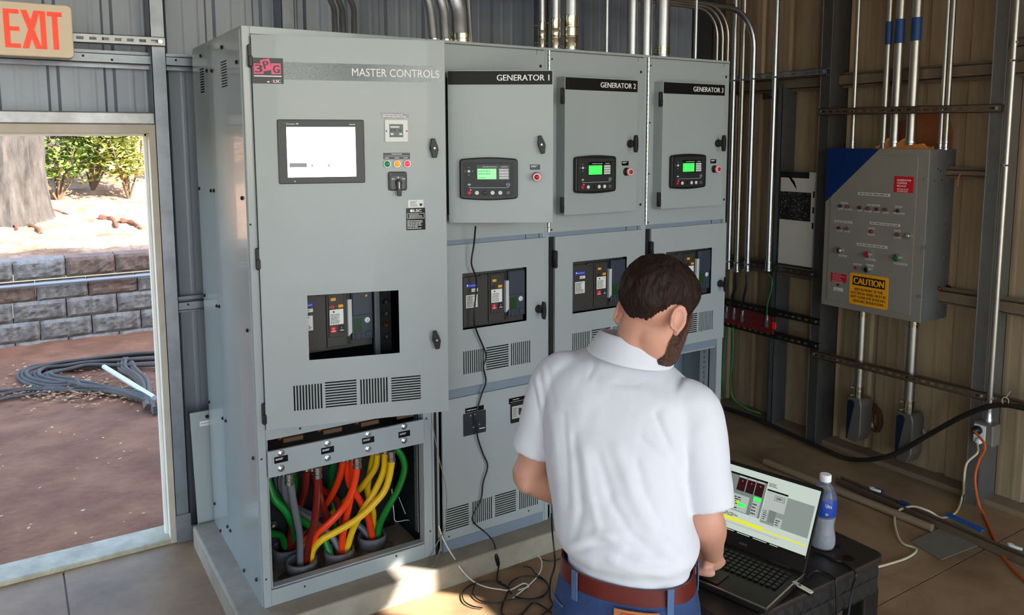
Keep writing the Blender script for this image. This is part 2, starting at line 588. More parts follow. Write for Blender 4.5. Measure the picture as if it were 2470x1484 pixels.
m = MB(); corrugated(m, (OX0, YF, 0), X3, (0, -1, 0), OX1 - OX0, OZ, ZR, .1); m.build('sheet_panel', sheet_back, wf)
m = MB(); corrugated(m, (OX1, YF, 0), X3, (0, -1, 0), XR - OX1, 0, ZR, .1); m.build('sheet_panel', sheet_back, wf)
for pa, pb in ((-2.6, -1.8), (.15, .8)):     # unseen piers added to darken the ends of the title band's reflection
    m = MB(); corrugated(m, (pa, YF, 0), X3, (0, -1, 0), pb - pa, 0, OZ, .1); m.build('sheet_panel', sheet_back, wf)
ce = MB().box(XL - .2, XR + .2, YF - .1, YB + .25, ZR, ZR + .05).build('ceiling', M('roof_liner', (196, 196, 192), .6, var=(3, .2)))
tag(ce, 'pale metal roof deck over the room', kind='structure')

# ---- door frame
fr_m = M('door_frame_beige', (196, 186, 170), .55, var=(6, .35), bump=(40, .03), col2=(138, 118, 100))
fr_w = M('door_frame_white', (232, 228, 218), .5, var=(8, .2), col2=(170, 160, 140))
d1 = empty('door_1', (DX1, .96, 0), 'open doorway in the metal wall with a beige steel frame', kind='structure')
m = MB().box(DX1, DX1 + .03, .96, .972, 0, DZ + .037); m.build('jamb_face', fr_m, d1)
m = MB().box(DX1, DX1 + .02, .972, 1.15, 0, DZ); m.build('jamb', fr_w, d1)
m = MB().box(DX1 - .014, DX1, 1.03, 1.07, 0, DZ); m.build('door_stop', fr_w, d1, bevel=.003)
m = MB().box(DX0 - .03, DX1 + .03, .958, .972, DZ, DZ + .037); m.box(DX0, DX1, .972, 1.15, DZ, DZ + .02); m.build('head_jamb', fr_m, d1)
m = MB().box(DX0, DX1, 1.03, 1.07, DZ - .014, DZ); m.build('head_stop', fr_w, d1)
m = MB().box(DX0 - .03, DX0, .96, 1.15, 0, DZ); m.build('jamb', fr_m, d1)
m = MB().box(DX0, DX1 + .01, .962, 1.14, -.03, .022); m.build('threshold', M('threshold', (190, 184, 160), .6, var=(7, .6), bump=(50, .08), col2=(112, 100, 78)), d1, bevel=.006)
hin = M('hinge_brass', (170, 162, 128), .45, .4, var=(30, .5))
for (u, v) in ((345, 423), (368, 812), (388, 1185)):
    z = onx(u, v, DX1 - .004).z
    hb = MB().box(DX1 - .003, DX1, 1.075, 1.14, z - .055, z + .055).build('hinge', hin, d1)
    for dz in (-.038, 0, .038):
        MB().lathe([(.005, 0), (.004, .002)], (DX1 - .003, 1.10 + .012 * (dz == 0), z + dz), (-1, 0, 0), 8).build('screw', dark_steel, hb)
# spring and chain at the door head
sp = MB()
pth = []
a, b = ony(120, 326, 1.145), ony(172, 330, 1.145)
for k in range(140):
    t = k / 139
    p = a.lerp(b, t)
    an = t * 2 * math.pi * 14
    pth.append(p + Vector((0, math.cos(an) * .012, math.sin(an) * .012)))
sp.tube(pth, .0022, 5)
sp.tube([ony(92, 322, 1.145), a], .002, 5)
sp.tube(smooth_path([b, ony(230, 333, 1.145), ony(285, 333, 1.145), ony(328, 322, 1.145)], 6), .002, 5)
so = sp.build('door_spring', dark_steel); tag(so, 'thin coil spring and wire strung under the door head', 'spring')

# unseen block added above and to the right to keep the yard in shade
shade_blk = MB().box(1.2, 9.5, -1.2, 1.30, ZR + .06, 7.0); shade_blk.box(XR + .25, 9.5, -1.2, 1.30, -.05, ZR + .06)
tag(shade_blk.build('yard_shade_block', sheet_back), 'added unseen block that shades the yard', kind='structure')
# ================================================================== switchgear
WM, WG, HP, TOP = .7566, .6097, .1, 2.386
D1, D2 = .559, .881
band_black = M('title_band_black', (16, 15, 16), .4, spec=.25)
band_shiny = M('title_band_gloss', (16, 16, 18), .12, bump=(300, .10), ior=1.9, spec=.5)
seam = M('seam_dark', (14, 15, 16), .7)
interior = M('cabinet_interior', (26, 28, 31), .6)
FRONT = dict(u=X3, v=Z3)
def bolt(mb, p, ax, r=.009, h=.006):
    mb.lathe([(r, 0), (r, h * .5), (r * .55, h)], p, ax, 8)

def handle_T(name, parent, x, z, y, ang, L=.075, proud=.02, mat=black_plastic):
    """wing handle lying almost flat: tapered bar on a hub, in door-local coordinates (front face at y)"""
    m = MB()
    m.lathe([(.017, 0), (.016, proud * .6), (.012, proud)], (x, y, z), (0, -1, 0), 12)
    c, s_ = math.cos(ang), math.sin(ang)
    u = Vector((c, 0, s_)); v = Vector((-s_, 0, c))
    poly = [(-.012, -L * .5), (.004, -L * .52), (.016, -L * .1), (.014, L * .1), (.008, L * .5), (-.006, L * .52), (-.016, L * .1), (-.015, -L * .1)]
    m.prism(poly, Vector((x, y - proud * .45, z)), u, v, Vector((0, -.014, 0)))
    o = m.build(name, mat, parent, local=True, bevel=.0025)
    m2 = MB().lathe([(.0055, 0), (.0055, .002), (.004, .0035)], (x, y - proud * .45 - .014, z), (0, -1, 0), 10)
    m2.build('lock', zinc, parent, local=True, smooth=True)
    return o
def knob_T(name, parent, x, z, y):
    """lever knob standing out from the panel: a stem and an upright oval wing turned edge-on"""
    m = MB()
    m.lathe([(.02, 0), (.02, .012), (.0165, .014), (.0165, .036)], (x, y, z), (0, -1, 0), 14)
    prof = []
    for k in range(16):
        a = 2 * math.pi * k / 16
        prof.append((.0085 * math.cos(a), .043 * math.sin(a)))
    m.prism(prof, Vector((x, y - .034, z)), X3, Z3, Vector((0, -.022, 0)))
    return m.build(name, black_plastic, parent, local=True, bevel=.003)
def hinge_block(parent, x, z, y, L=.075, w=.018):
    m = MB()
    m.prism(rrect(w, L, .007), Vector((x - w / 2, y, z - L / 2)), X3, Z3, Vector((0, -.016, 0)))
    m.prism(rrect(w * .7, L * .45, .005), Vector((x - w * .35 - .003, y - .016, z - L / 2 + .004)), X3, Z3, Vector((0, -.008, 0)))
    return m.build('hinge', black_plastic, parent, local=True, bevel=.002)
def slots(x0, x1, z0, z1, vert, n=10, duty=.52):
    hs = []
    if vert:
        p = (x1 - x0) / (n - 1 + duty)
        for k in range(n): hs.append((x0 + k * p, x0 + k * p + p * duty, z0, z1))
    else:
        p = (z1 - z0) / (n - 1 + duty)
        for k in range(n): hs.append((x0, x1, z0 + k * p, z0 + k * p + p * duty))
    return hs

def vents_panel(mb, o, w, h, t, groups, extra=()):
    """front plate at plane y=o.y; split into strips so the slot grid stays local. groups: slot rects in absolute x,z"""
    holes = list(groups) + list(extra)
    # horizontal bands by vertical extents
    cuts = sorted(set([o[2], o[2] + h]))
    def band(z0, z1):
        hs = [(max(q[0], o[0]) - o[0], min(q[1], o[0] + w) - o[0], max(q[2], z0) - z0, min(q[3], z1) - z0) for q in holes if q[2] < z1 - 1e-6 and q[3] > z0 + 1e-6]
        mb.plate((o[0], o[1], z0), X3, Z3, (0, t, 0), w, z1 - z0, hs)
    ez = sorted(set([o[2], o[2] + h] + [q for e in extra for q in e[2:]] + ([min(g_[2] for g_ in groups), max(g_[3] for g_ in groups)] if groups else [])))
    for a, b in zip(ez[:-1], ez[1:]): band(a, b)
    return mb

brk_body = M('breaker_charcoal', (52, 50, 50), .45)
brk_blue = M('breaker_slate', (48, 58, 70), .4)
brk_lever = M('breaker_lever', (190, 192, 190), .45)
blue_lab = M('blue_label', (28, 62, 190), .45)
green_dark = M('lcd_off', (30, 64, 30), .25)
def breaker(parent, x, z, y, w=.342, h=.256, state='gen'):
    """air breaker face: x,z lower-left, front at y, facing -y; part with sub-parts"""
    P = lambda a, b, d=0.0: Vector((x + a * w, y - d, z + b * h))
    m = MB()
    m.box(x, x + w, y + .006, y + .14, z, z + h)                         # back body
    m.box(x + .03 * w, x + .41 * w, y - .004, y + .01, z + .03 * h, z + .93 * h)
    m.box(x + .41 * w, x + .66 * w, y - .010, y + .01, z + .06 * h, z + .95 * h)
    m.box(x + .43 * w, x + .62 * w, y - .016, y, z + .22 * h, z + .93 * h)
    m.box(x + .28 * w, x + .40 * w, y - .009, y, z + .90 * h, z + .95 * h)
    b = m.build('circuit_breaker', brk_body, parent, local=True, bevel=.0025)
    MB().box(x + .72 * w, x + .99 * w, y - .014, y + .006, z + .12 * h, z + .97 * h).build('trip_unit', brk_blue, b, local=True, bevel=.004)
    MB().box(x + .73 * w, x + .98 * w, y - .020, y - .014, z + .52 * h, z + .96 * h).build('trip_cover', brk_blue, b, local=True, bevel=.006)
    MB().box(x + .655 * w, x + .715 * w, y - .002, y + .006, z + .06 * h, z + .95 * h).build('lever_slot', black_plastic, b, local=True)
    lev = MB(); lev.prism([(0, .02 * h + .012), (.028 * 1.0 * .6, 0.02 * h + .028), (.017, .66 * h), (0, .66 * h)], P(.662, .14, .002), X3, Z3, Vector((0, -.022, 0)))
    lev.build('charging_lever', brk_lever, b, local=True, bevel=.002)
    t = .0012
    def lab(nm, a0, a1, b0, b1, d, mat):
        return MB().box(x + a0 * w, x + a1 * w, y - d - t, y - d, z + b0 * h, z + b1 * h).build(nm, mat, b, local=True)
    lab('maker_label', .07, .25, .74, .80, .004, blue_lab)
    mm = MB(); add_text(mm, 'Power Break II', P(.12, .757, .0055), X3, Z3, w=.115 * w, h=.022 * h)
    mm.lathe([(.004, 0), (.004, .0003)], P(.093, .775, .0052), (0, -1, 0), 12)
    mm.build('print', white_print, b, local=True)
    lab('rating_label', .155, .25, .655, .71, .004, label_white)
    lab('data_label', .07, .245, .37, .60, .004, label_white)
    mm = MB(); print_lines(mm, P(.08, .385, .0056), X3, Z3, .155 * w, .2 * h, 9, .5, 5)
    print_lines(mm, P(.17, .672, .0056), X3, Z3, .06 * w, .02 * h, 1, .6, 8)
    lab('instruction_label', .44, .61, .42, .66, .016, label_white)
    print_lines(mm, P(.45, .435, .0176), X3, Z3, .15 * w, .16 * h, 8, .45, 7)
    mm.lathe([(.004, 0), (.004, .0003)], P(.49, .625, .0176), (0, -1, 0), 10)
    mm.build('print', M('black_print', (25, 25, 28), .6), b, local=True)
    lab('status_flag', .46, .52, .80, .845, .016, orange_p)
    lab('charge_flag', .55, .61, .685, .73, .016, orange_p)
    lab('position_flag', .445, .50, .685, .725, .016, red_p if state == 'master' else black_plastic)
    MB().box(x + .445 * w, x + .515 * w, y - .020, y - .015, z + .295 * h, z + .395 * h).build('off_button', red_p, b, local=True, bevel=.002)
    MB().box(x + .55 * w, x + .615 * w, y - .020, y - .015, z + .295 * h, z + .395 * h).build('on_button', black_plastic, b, local=True, bevel=.002)
    mm = MB(); add_text(mm, 'O', P(.468, .345, .0212), X3, Z3, w=.02 * w, h=.034 * h); print_lines(mm, P(.452, .315, .0212), X3, Z3, .055 * w, .018 * h, 1, .7, 3, False)
    add_text(mm, 'I', P(.578, .345, .0212), X3, Z3, w=.004 * w, h=.034 * h); print_lines(mm, P(.558, .315, .0212), X3, Z3, .05 * w, .018 * h, 1, .7, 4, False)
    mm.build('print', white_print, b, local=True)
    lab('lcd', .745, .845, .25, .47, .014, green_dark)
    MB().lathe([(.0115, 0), (.0115, .002), (.01, .003)], P(.915, .43, .014), (0, -1, 0), 20).build('round_badge', label_white, b, local=True)
    mm = MB(); add_text(mm, 'GE', P(.9, .405, .0175), X3, Z3, w=.03 * w, h=.045 * h); mm.build('print', brk_body, b, local=True)
    for k, (a, bb) in enumerate(((.755, .21), (.83, .21), (.755, .145), (.83, .145))):
        MB().lathe([(.006, 0), (.006, .002), (.004, .004)], P(a + .01, bb, .014), (0, -1, 0), 10).build('key', brk_blue, b, local=True)
    MB().box(x + .89 * w, x + .965 * w, y - .02, y - .014, z + .16 * h, z + .25 * h).build('rating_plug', brk_blue, b, local=True, bevel=.003)
    if state == 'master':
        MB().lathe([(.005, 0), (.004, .003)], P(.9, .83, .02), (0, -1, 0), 10).build('amber_dot', orange_p, b, local=True)
    return b

def section_frame(c, W, depth=D2, rear=True):
    """open box frame of one cabinet section in local coordinates (origin at left front bottom on the pad)"""
    H = TOP - HP
    m = MB()
    for x0 in (0, W - .042):
        m.box(x0, x0 + .042, .012, .05, 0, H - .02)
    for x0 in (0, W - .03):
        m.box(x0, x0 + .03, D1 - .03, D1, 0, H - .02)
    m.box(0, W, .012, .05, 0, .07)
    m.box(0, W, D1 - .03, D1, 0, .05)
    m.build('frame', grey, c, local=True, bevel=.002)
    MB().box(0, W, .012, depth, H - .02, H).build('roof_panel', grey, c, local=True, bevel=.002)
    MB().box(.002, W - .002, depth - .006, depth, .0, H - .02).build('back_panel', interior, c, local=True)

H0 = TOP - HP
# ------------------------------------------------------------------ master section
mc = empty('master_control_cabinet', (0, 0, HP), 'tall grey switchgear cabinet with MASTER CONTROLS door standing ajar', 'cabinet')
mc_frame_z = .645 - HP
section_frame(mc, WM)
# front posts in the front plane
MB().box(0, .031, -.004, .012, 0, H0).build('corner_post', grey, mc, local=True, bevel=.003)
MB().box(.714, WM - .001, -.002, .012, 0, H0 - .02).build('corner_post', grey, mc, local=True, bevel=.003)
MB().box(.031, .714, -.002, .012, 0, .066).build('kick_plate', grey, mc, local=True, bevel=.002)
MB().box(.03, WM - .002, -.002, .012, H0 - .03, H0).build('top_rail', grey, mc, local=True, bevel=.002)
MB().box(.031, .714, .0, .012, .69, .735).build('lower_rail', grey, mc, local=True, bevel=.002)
MB().box(.031, .715, .006, .30, .735, .738).build('shelf', grey_dark, mc, local=True)
# side panels: front half and rear half with vents
def side_panel(y0, y1, vz0, vz1, vy0, vy1, mat, n=10):
    m = MB()
    hs = slots(vy0 - y0, vy1 - y0, vz0 - HP, vz1 - HP, False, n, .5)
    m.plate((-.004, y0 + .002, 0), Y3, Z3, (.004, 0, 0), y1 - y0 - .004, H0 - .012, hs)
    return m.build('side_panel', mat, mc, local=True)
def sx(u, v): return hit(u, v, 0, -.004)
a = sx(531, 150); b = sx(549, 208)
s1 = side_panel(.012, D1, b[2], a[2] , b[1], a[1], grey_side)
a = sx(480, 168); b = sx(494, 222)
s2 = side_panel(D1, D2, b[2], a[2], b[1], a[1], grey_side)
MB().box(-.002, .0, D1 - .1, D1 + .1, 1.9 - HP, 2.25 - HP).build('vent_shade_sheet', seam, mc, local=True)  # near-black sheet painted as the shade behind the side slots
for (u, v), pr in (((536, 114), s1), ((572, 150), s1), ((512, 171), s1), ((585, 478), s1), ((517, 460), s1), ((598, 797), s1), ((530, 739), s1), ((612, 1105), s1), ((546, 1015), s1), ((557, 1280), s1), ((620, 1398), s1), ((590, 1376), s1),
                   ((485, 135), s2), ((500, 171), s2), ((482, 455), s2), ((510, 460), s2), ((495, 713), s2), ((524, 738), s2), ((506, 970), s2), ((538, 1009), s2), ((519, 1215), s2), ((550, 1270), s2), ((533, 1280), s2)):
    p = sx(u, v)
    mb = MB(); bolt(mb, (-.004, p[1], p[2] - HP), (-1, 0, 0), .008, .008); mb.build('bolt', black_plastic, pr, local=True)
# the patch behind the front vent
p0, p1 = sx(514, 160), sx(565, 215)
# inside: barriers
MB().box(.03, WM - .03, .36, .365, 0, H0 - .05).build('mid_barrier', interior, mc, local=True)
MB().box(.0, .004, .05, D1, 0, H0 - .05).build('inner_wall', interior, mc, local=True)
MB().box(WM - .006, WM - .002, .05, D1, 0, H0 - .05).build('inner_wall', interior, mc, local=True)
MB().box(.03, WM - .03, .02, .36, .95, .956).build('bus_shelf', interior, mc, local=True)
# perforated strut inside right
m = MB(); m.plate((.706, .05, .1), Y3, Z3, (.004, 0, 0), .03, .55, [(.011, .019, .02 + k * .025, .032 + k * .025) for k in range(20)])
m.build('perforated_strut', galv, mc, local=True)
for (u, v) in ((598, 590), (592, 540)): pass
# bolts in the corner posts
for (u, v) in ((604, 542), (631, 1108), (642, 1398), (735, 1415), (956, 1342), (724, 1034), (1028, 1010), (1038, 1282)):
    p = hit(u, v, 1, -.004)
    mb = MB(); bolt(mb, (p[0], -.004, p[2] - HP), (0, -1, 0), .004, .003); mb.build('screw', black_plastic, mc, local=True)
# lug landing bar
bar = MB().box(.033, .713, -.014, .0, .643 - HP, .748 - HP)
bar.box(.033, .713, -.014, .05, .641 - HP, .646 - HP)
bar_o = bar.build('landing_bar', grey, mc, local=True, bevel=.002)
lug_px = [(678, 1093, 1108, 1130), (790, 1070, 1086, 1105), (888, 1048, 1062, 1083), (975, 1029, 1047, 1063)]
lugx = []
for (u, v1, v2, v3) in lug_px:
    p1, p2, p3 = hit(u, v1, 1, -.014), hit(u, v2, 1, -.014), hit(u, v3, 1, -.014)
    lugx.append(p2[0])
    for p in (p1, p3):
        mb = MB().lathe([(.0135, 0), (.0135, .003), (.008, .003), (.008, .009), (.005, .011)], (p[0], -.014, p[2] - HP), (0, -1, 0), 6)
        mb.lathe([(.014, 0), (.014, .002)], (p[0], -.014, p[2] - HP), (0, -1, 0), 16)
        mb.build('bolt', chrome, bar_o, local=True)
    q = MB().box(p2[0] - .027, p2[0] + .027, -.0156, -.014, p2[2] - HP - .013, p2[2] - HP + .013).build('tag', black_gloss, bar_o, local=True)
    mb = MB(); print_lines(mb, (p2[0] - .022, -.016, p2[2] - HP - .002), X3, Z3, .044, .009, 2, .5, 3); mb.build('tag_print', white_print, bar_o, local=True)
# copper bus and lugs glimpsed above the bar
for k in range(4):
    xk = .10 + k * .165
    mb = MB().box(xk, xk + .10, .07, .078, .655, .95); mb.build('bus_bar', copper, mc, local=True)
    for j in range(3):
        mb = MB().lathe([(.012, 0), (.012, .012), (.006, .02)], (xk + .02 + j * .03, .07, .665), (0, -1, 0), 6); mb.build('bus_bolt', chrome, mc, local=True)
    mb = MB().box(xk + .01, xk + .09, .03, .06, .655, .672); mb.build('lug_pad', M('tin', (120, 96, 80), .35, .9), mc, local=True)

# the door, hinged at the left, standing open
DA = R_(15.3)
DW, DZ0, DZ1 = .727, .842, 2.352
door = bpy.data.objects.new('front_door', bpy.data.meshes.new('front_door'))
COL.objects.link(door); door.parent = mc
door.location = (.03, -.02, -HP); door.rotation_euler = (0, 0, -DA)
vg = slots(.107, .216, .907, 1.009, True) + slots(.228, .351, .908, 1.012, False) + slots(.366, .475, .907, 1.01, True) + slots(.490, .611, .906, 1.006, False)
m = MB()
vents_panel(m, (0, -.002, DZ0), DW, DZ1 - DZ0, .003, vg, [(.171, .527, 1.1065, 1.3645)])
m.box(0, .003, 0, .024, DZ0, DZ1); m.box(DW - .003, DW, 0, .024, DZ0, DZ1)
m.box(0, DW, 0, .024, DZ1 - .003, DZ1); m.box(0, DW, 0, .024, DZ0, DZ0 + .003)
me = bpy.data.meshes.new('front_door'); me.from_pydata(m.v, [], m.f); me.update(); me.materials.append(grey); door.data = me
YD = -.002
MB().box(.09, .63, .018, .021, .89, 1.03).build('door_vent_shade', seam, door, local=True)  # dark sheet in place of the shade seen through the door slots
handle_T('latch_handle', door, .677, 1.932, YD, R_(8)); handle_T('latch_handle', door, .676, 1.153, YD, R_(12))
def face_box(nm, x0, x1, z0, z1, d, mat, parent=door, y=YD, **k):
    return MB().box(x0, x1, y - d, y, z0, z1).build(nm, mat, parent, local=True, **k)
bnd = face_box('title_band', .111, .723, 2.190, 2.2545, .001, band_shiny)
mb = MB(); add_text(mb, 'MASTER CONTROLS', (.364, YD - .0014, 2.208), X3, Z3, w=.34, h=.030); mb.build('title_lettering', white_print, door, local=True)
face_box('logo_plate', -.001, .111, 2.174, 2.268, .001, M('logo_charcoal', (52, 50, 52), .35))
pink = M('logo_pink', (232, 92, 132), .45)
mb = MB(); y_ = YD - .0014
rect(mb, (.006, y_, 2.209), X3, Z3, .034, .038)
rect(mb, (.068, y_, 2.209), X3, Z3, .034, .040)
a_ = R_(12)
rect(mb, (.037, y_ - .0002, 2.218), Vector((math.cos(a_), 0, math.sin(a_))), Vector((-math.sin(a_), 0, math.cos(a_))), .034, .042)
mb.build('logo_blocks', pink, door, local=True)
mb = MB(); add_text(mb, '3', (.010, y_ - .0005, 2.214), X3, Z3, w=.026, h=.029, bold=.0015)
add_text(mb, 'P', (.044, y_ - .0007, 2.227), Vector((math.cos(a_), 0, math.sin(a_))), Vector((-math.sin(a_), 0, math.cos(a_))), w=.018, h=.028, bold=.0015)
add_text(mb, 'G', (.075, y_ - .0005, 2.213), X3, Z3, w=.022, h=.029, bold=.0015)
mb.build('logo_letters', M('logo_charcoal', (52, 50, 52)), door, local=True)
mb = MB(); rect(mb, (.006, y_, 2.1995), X3, Z3, .098, .004); add_text(mb, 'LSC', (.075, y_, 2.178), X3, Z3, w=.026, h=.011, bold=.0006); rect(mb, (.052, y_, 2.178), X3, Z3, .008, .005)
mb.build('logo_print', white_print, door, local=True)
mb = MB(); add_text(mb, '4', (.063, y_, 2.178), X3, Z3, w=.011, h=.011, bold=.0006); mb.build('logo_print', red_p, door, local=True)
# touch screen
hm = MB(); hm.prism(rrect(.323, .243, .006), (.081, YD, 1.799), X3, Z3, Vector((0, -.008, 0)))
hm_o = hm.build('touchscreen', M('hmi_bezel', (62, 62, 64), .4), door, local=True, bevel=.003)
scr = M('screen_white', (245, 247, 246), .25, emit=((250, 252, 250), 1.3))
face_box('screen', .114, .370, 1.824, 2.014, .0086, scr)
mb = MB(); rect(mb, (.121, YD - .0092, 1.862), X3, Z3, .064, .016); mb.build('screen_graphic', M('screen_grey', (120, 122, 126), .4, emit=((130, 132, 136), .25)), door, local=True)
mb = MB(); rect(mb, (.285, YD - .0092, 1.833), X3, Z3, .033, .013); mb.build('screen_graphic', M('screen_green', (205, 238, 208), .4, emit=((205, 240, 208), .9)), door, local=True)
mb = MB(); rect(mb, (.192, YD - .0092, 1.826), X3, Z3, .0012, .045); rect(mb, (.324, YD - .0092, 1.826), X3, Z3, .0012, .05)
for xx in (.205, .267): mb.lathe([(.004, 0), (.004, .0002)], (xx, YD - .009, 1.868), (0, -1, 0), 8)
mb.build('screen_graphic', M('screen_grey', (120, 122, 126)), door, local=True)
mb = MB(); add_text(mb, 'Schneider', (.114, YD - .0085, 2.022), X3, Z3, w=.033, h=.007); rect(mb, (.15, YD - .0085, 2.024), X3, Z3, .009, .004)
print_lines(mb, (.348, YD - .0085, 2.022), X3, Z3, .022, .004, 1, .8, 2, False); rect(mb, (.137, YD - .0085, 1.807), X3, Z3, .004, .004)
mb.build('touchscreen_print', label_white, door, local=True)
# small meter
face_box('nameplate', .472, .580, 2.0485, 2.070, .0015, M('nameplate_foil', (150, 146, 146), .25, .5, bump=(90, .6)))
mb = MB(); print_lines(mb, (.478, YD - .0019, 2.051), X3, Z3, .097, .015, 2, .35, 12); mb.build('nameplate_print', white_print, door, local=True)
face_box('meter', .484, .5755, 1.9565, 2.043, .007, label_white, bevel=.002)
face_box('meter_face', .502, .556, 1.975, 2.026, .0076, M('meter_grey', (96, 106, 104), .4))
mb = MB(); rect(mb, (.506, YD - .0081, 2.012), X3, Z3, .035, .006); rect(mb, (.506, YD - .0081, 1.984), X3, Z3, .012, .007); rect(mb, (.540, YD - .0081, 1.984), X3, Z3, .012, .007)
mb.build('meter_print', label_white, door, local=True)
mb = MB()
for xx in (.511, .523, .543): mb.lathe([(.0035, 0), (.0035, .001)], (xx, YD - .0076, 2.002), (0, -1, 0), 8)
for xx in (.490, .570): mb.lathe([(.003, 0), (.003, .001)], (xx, YD - .007, 1.999), (0, -1, 0), 8)
mb.build('meter_screws', black_plastic, door, local=True)
# pilot lights
face_box('lamp_nameplate', .477, .582, 1.889, 1.914, .0015, M('nameplate_grey', (70, 68, 70), .4))
mb = MB(); print_lines(mb, (.51, YD - .0019, 1.907), X3, Z3, .04, .004, 1, .6, 2, False); rect(mb, (.482, YD - .0019, 1.901), X3, Z3, .095, .0012)
for xx in (.482, .521, .556): print_lines(mb, (xx, YD - .0019, 1.892), X3, Z3, .018, .004, 1, .6, 3, False)
mb.build('nameplate_print', white_print, door, local=True)
for xx, c_, e_ in ((.491, (18, 120, 66), .12), (.530, (232, 140, 16), .35), (.570, (235, 40, 50), 1.2)):
    rim = MB().lathe([(.0155, 0), (.0155, .006), (.0135, .009), (.0125, .009)], (xx, YD, 1.871), (0, -1, 0), 20).build('lamp_bezel', chrome, door, local=True, smooth=True)
    MB().lathe([(.0125, 0), (.0125, .008), (.010, .013), (.004, .0155)], (xx, YD - .002, 1.871), (0, -1, 0), 20).build('pilot_light', M('lens_%d' % int(xx * 1000), c_, .2, emit=(c_, e_)), door, local=True, smooth=True)
# rotary switch
sw = MB(); sw.prism(rrect(.073, .074, .008), (.494, YD, 1.766), X3, Z3, Vector((0, -.012, 0)))
sw.build('rotary_switch', M('switch_black', (38, 38, 40), .38), door, local=True, bevel=.003)
sw = MB(); sw.prism(rrect(.055, .05, .01), (.503, YD - .012, 1.772), X3, Z3, Vector((0, -.002, 0))); sw.build('switch_plate', M('switch_grey', (84, 86, 88), .4), door, local=True)
sw = MB(); sw.lathe([(.014, 0), (.013, .016)], (.533, YD - .012, 1.797), (0, -1, 0), 16); sw.prism([(-.008, -.052), (.008, -.052), (.010, .006), (0, .016), (-.010, .006)], (.533, YD - .022, 1.797), X3, Z3, Vector((0, -.012, 0)))
sw.build('switch_handle', M('switch_black', (38, 38, 40)), door, local=True, bevel=.003)
mb = MB(); rect(mb, (.53, YD - .0143, 1.815), X3, Z3, .004, .006); rect(mb, (.531, YD - .0345, 1.775), X3, Z3, .003, .025); print_lines(mb, (.506, YD - .0143, 1.81), X3, Z3, .012, .004, 1, .7, 2, False); print_lines(mb, (.548, YD - .0143, 1.81), X3, Z3, .012, .004, 1, .7, 2, False)
mb.build('switch_print', white_print, door, local=True)
for xx in (.502, .559): face_box('switch_screw', xx - .005, xx + .005, 1.827, 1.837, .0135, black_gloss)
# stickers
face_box('listing_sticker', .572, .633, 1.696, 1.726, .0008, label_white)
mb = MB(); print_lines(mb, (.58, YD - .0012, 1.699), X3, Z3, .034, .023, 5, .4, 9); mb.lathe([(.006, 0), (.006, .0002)], (.623, YD - .001, 1.707), (0, -1, 0), 12); mb.build('sticker_print', M('black_print', (25, 25, 28)), door, local=True)
face_box('rating_plate', .563, .640, 1.606, 1.694, .0012, black_gloss)
mb = MB(); add_text(mb, 'LSC', (.593, YD - .0016, 1.678), X3, Z3, w=.032, h=.011, bold=.0006); mb.lathe([(.006, 0), (.006, .0002)], (.585, YD - .0014, 1.6835), (0, -1, 0), 12)
for (x0_, z0_, w_, h_) in ((.567, 1.652, .069, .0012), (.567, 1.672, .069, .0012), (.567, 1.652, .0012, .021), (.635, 1.652, .0012, .021)): rect(mb, (x0_, YD - .0016, z0_), X3, Z3, w_, h_)
print_lines(mb, (.575, YD - .0016, 1.655), X3, Z3, .055, .015, 3, .4, 4); print_lines(mb, (.567, YD - .0016, 1.61), X3, Z3, .068, .036, 6, .4, 6)
mb.build('plate_print', white_print, door, local=True)
for zz in (2.275, 1.515, .905):
    hinge_block(mc, .028, zz - HP, -.004, .085, .02)
bk_l, bk_r = hit(748, 760, 1, .03), hit(936, 760, 1, .03)
breaker(mc, .160, 1.105 - HP, .03, .342, .262, 'master')
# metalwork to the right of the breaker
m = MB().box(.512, .535, .03, .05, 1.06 - HP, 1.40 - HP); m.build('breaker_bracket', galv, mc, local=True)
for k in range(5):
    mb = MB().lathe([(.012, 0), (.012, .02), (.007, .03)], (.565, .06, 1.13 - HP + k * .05), (0, -1, 0), 6); mb.build('stud', [chrome, copper, zinc][k % 3], mc, local=True)
m = MB().box(.54, .60, .06, .09, 1.06 - HP, 1.40 - HP); m.build('terminal_block', interior, mc, local=True)

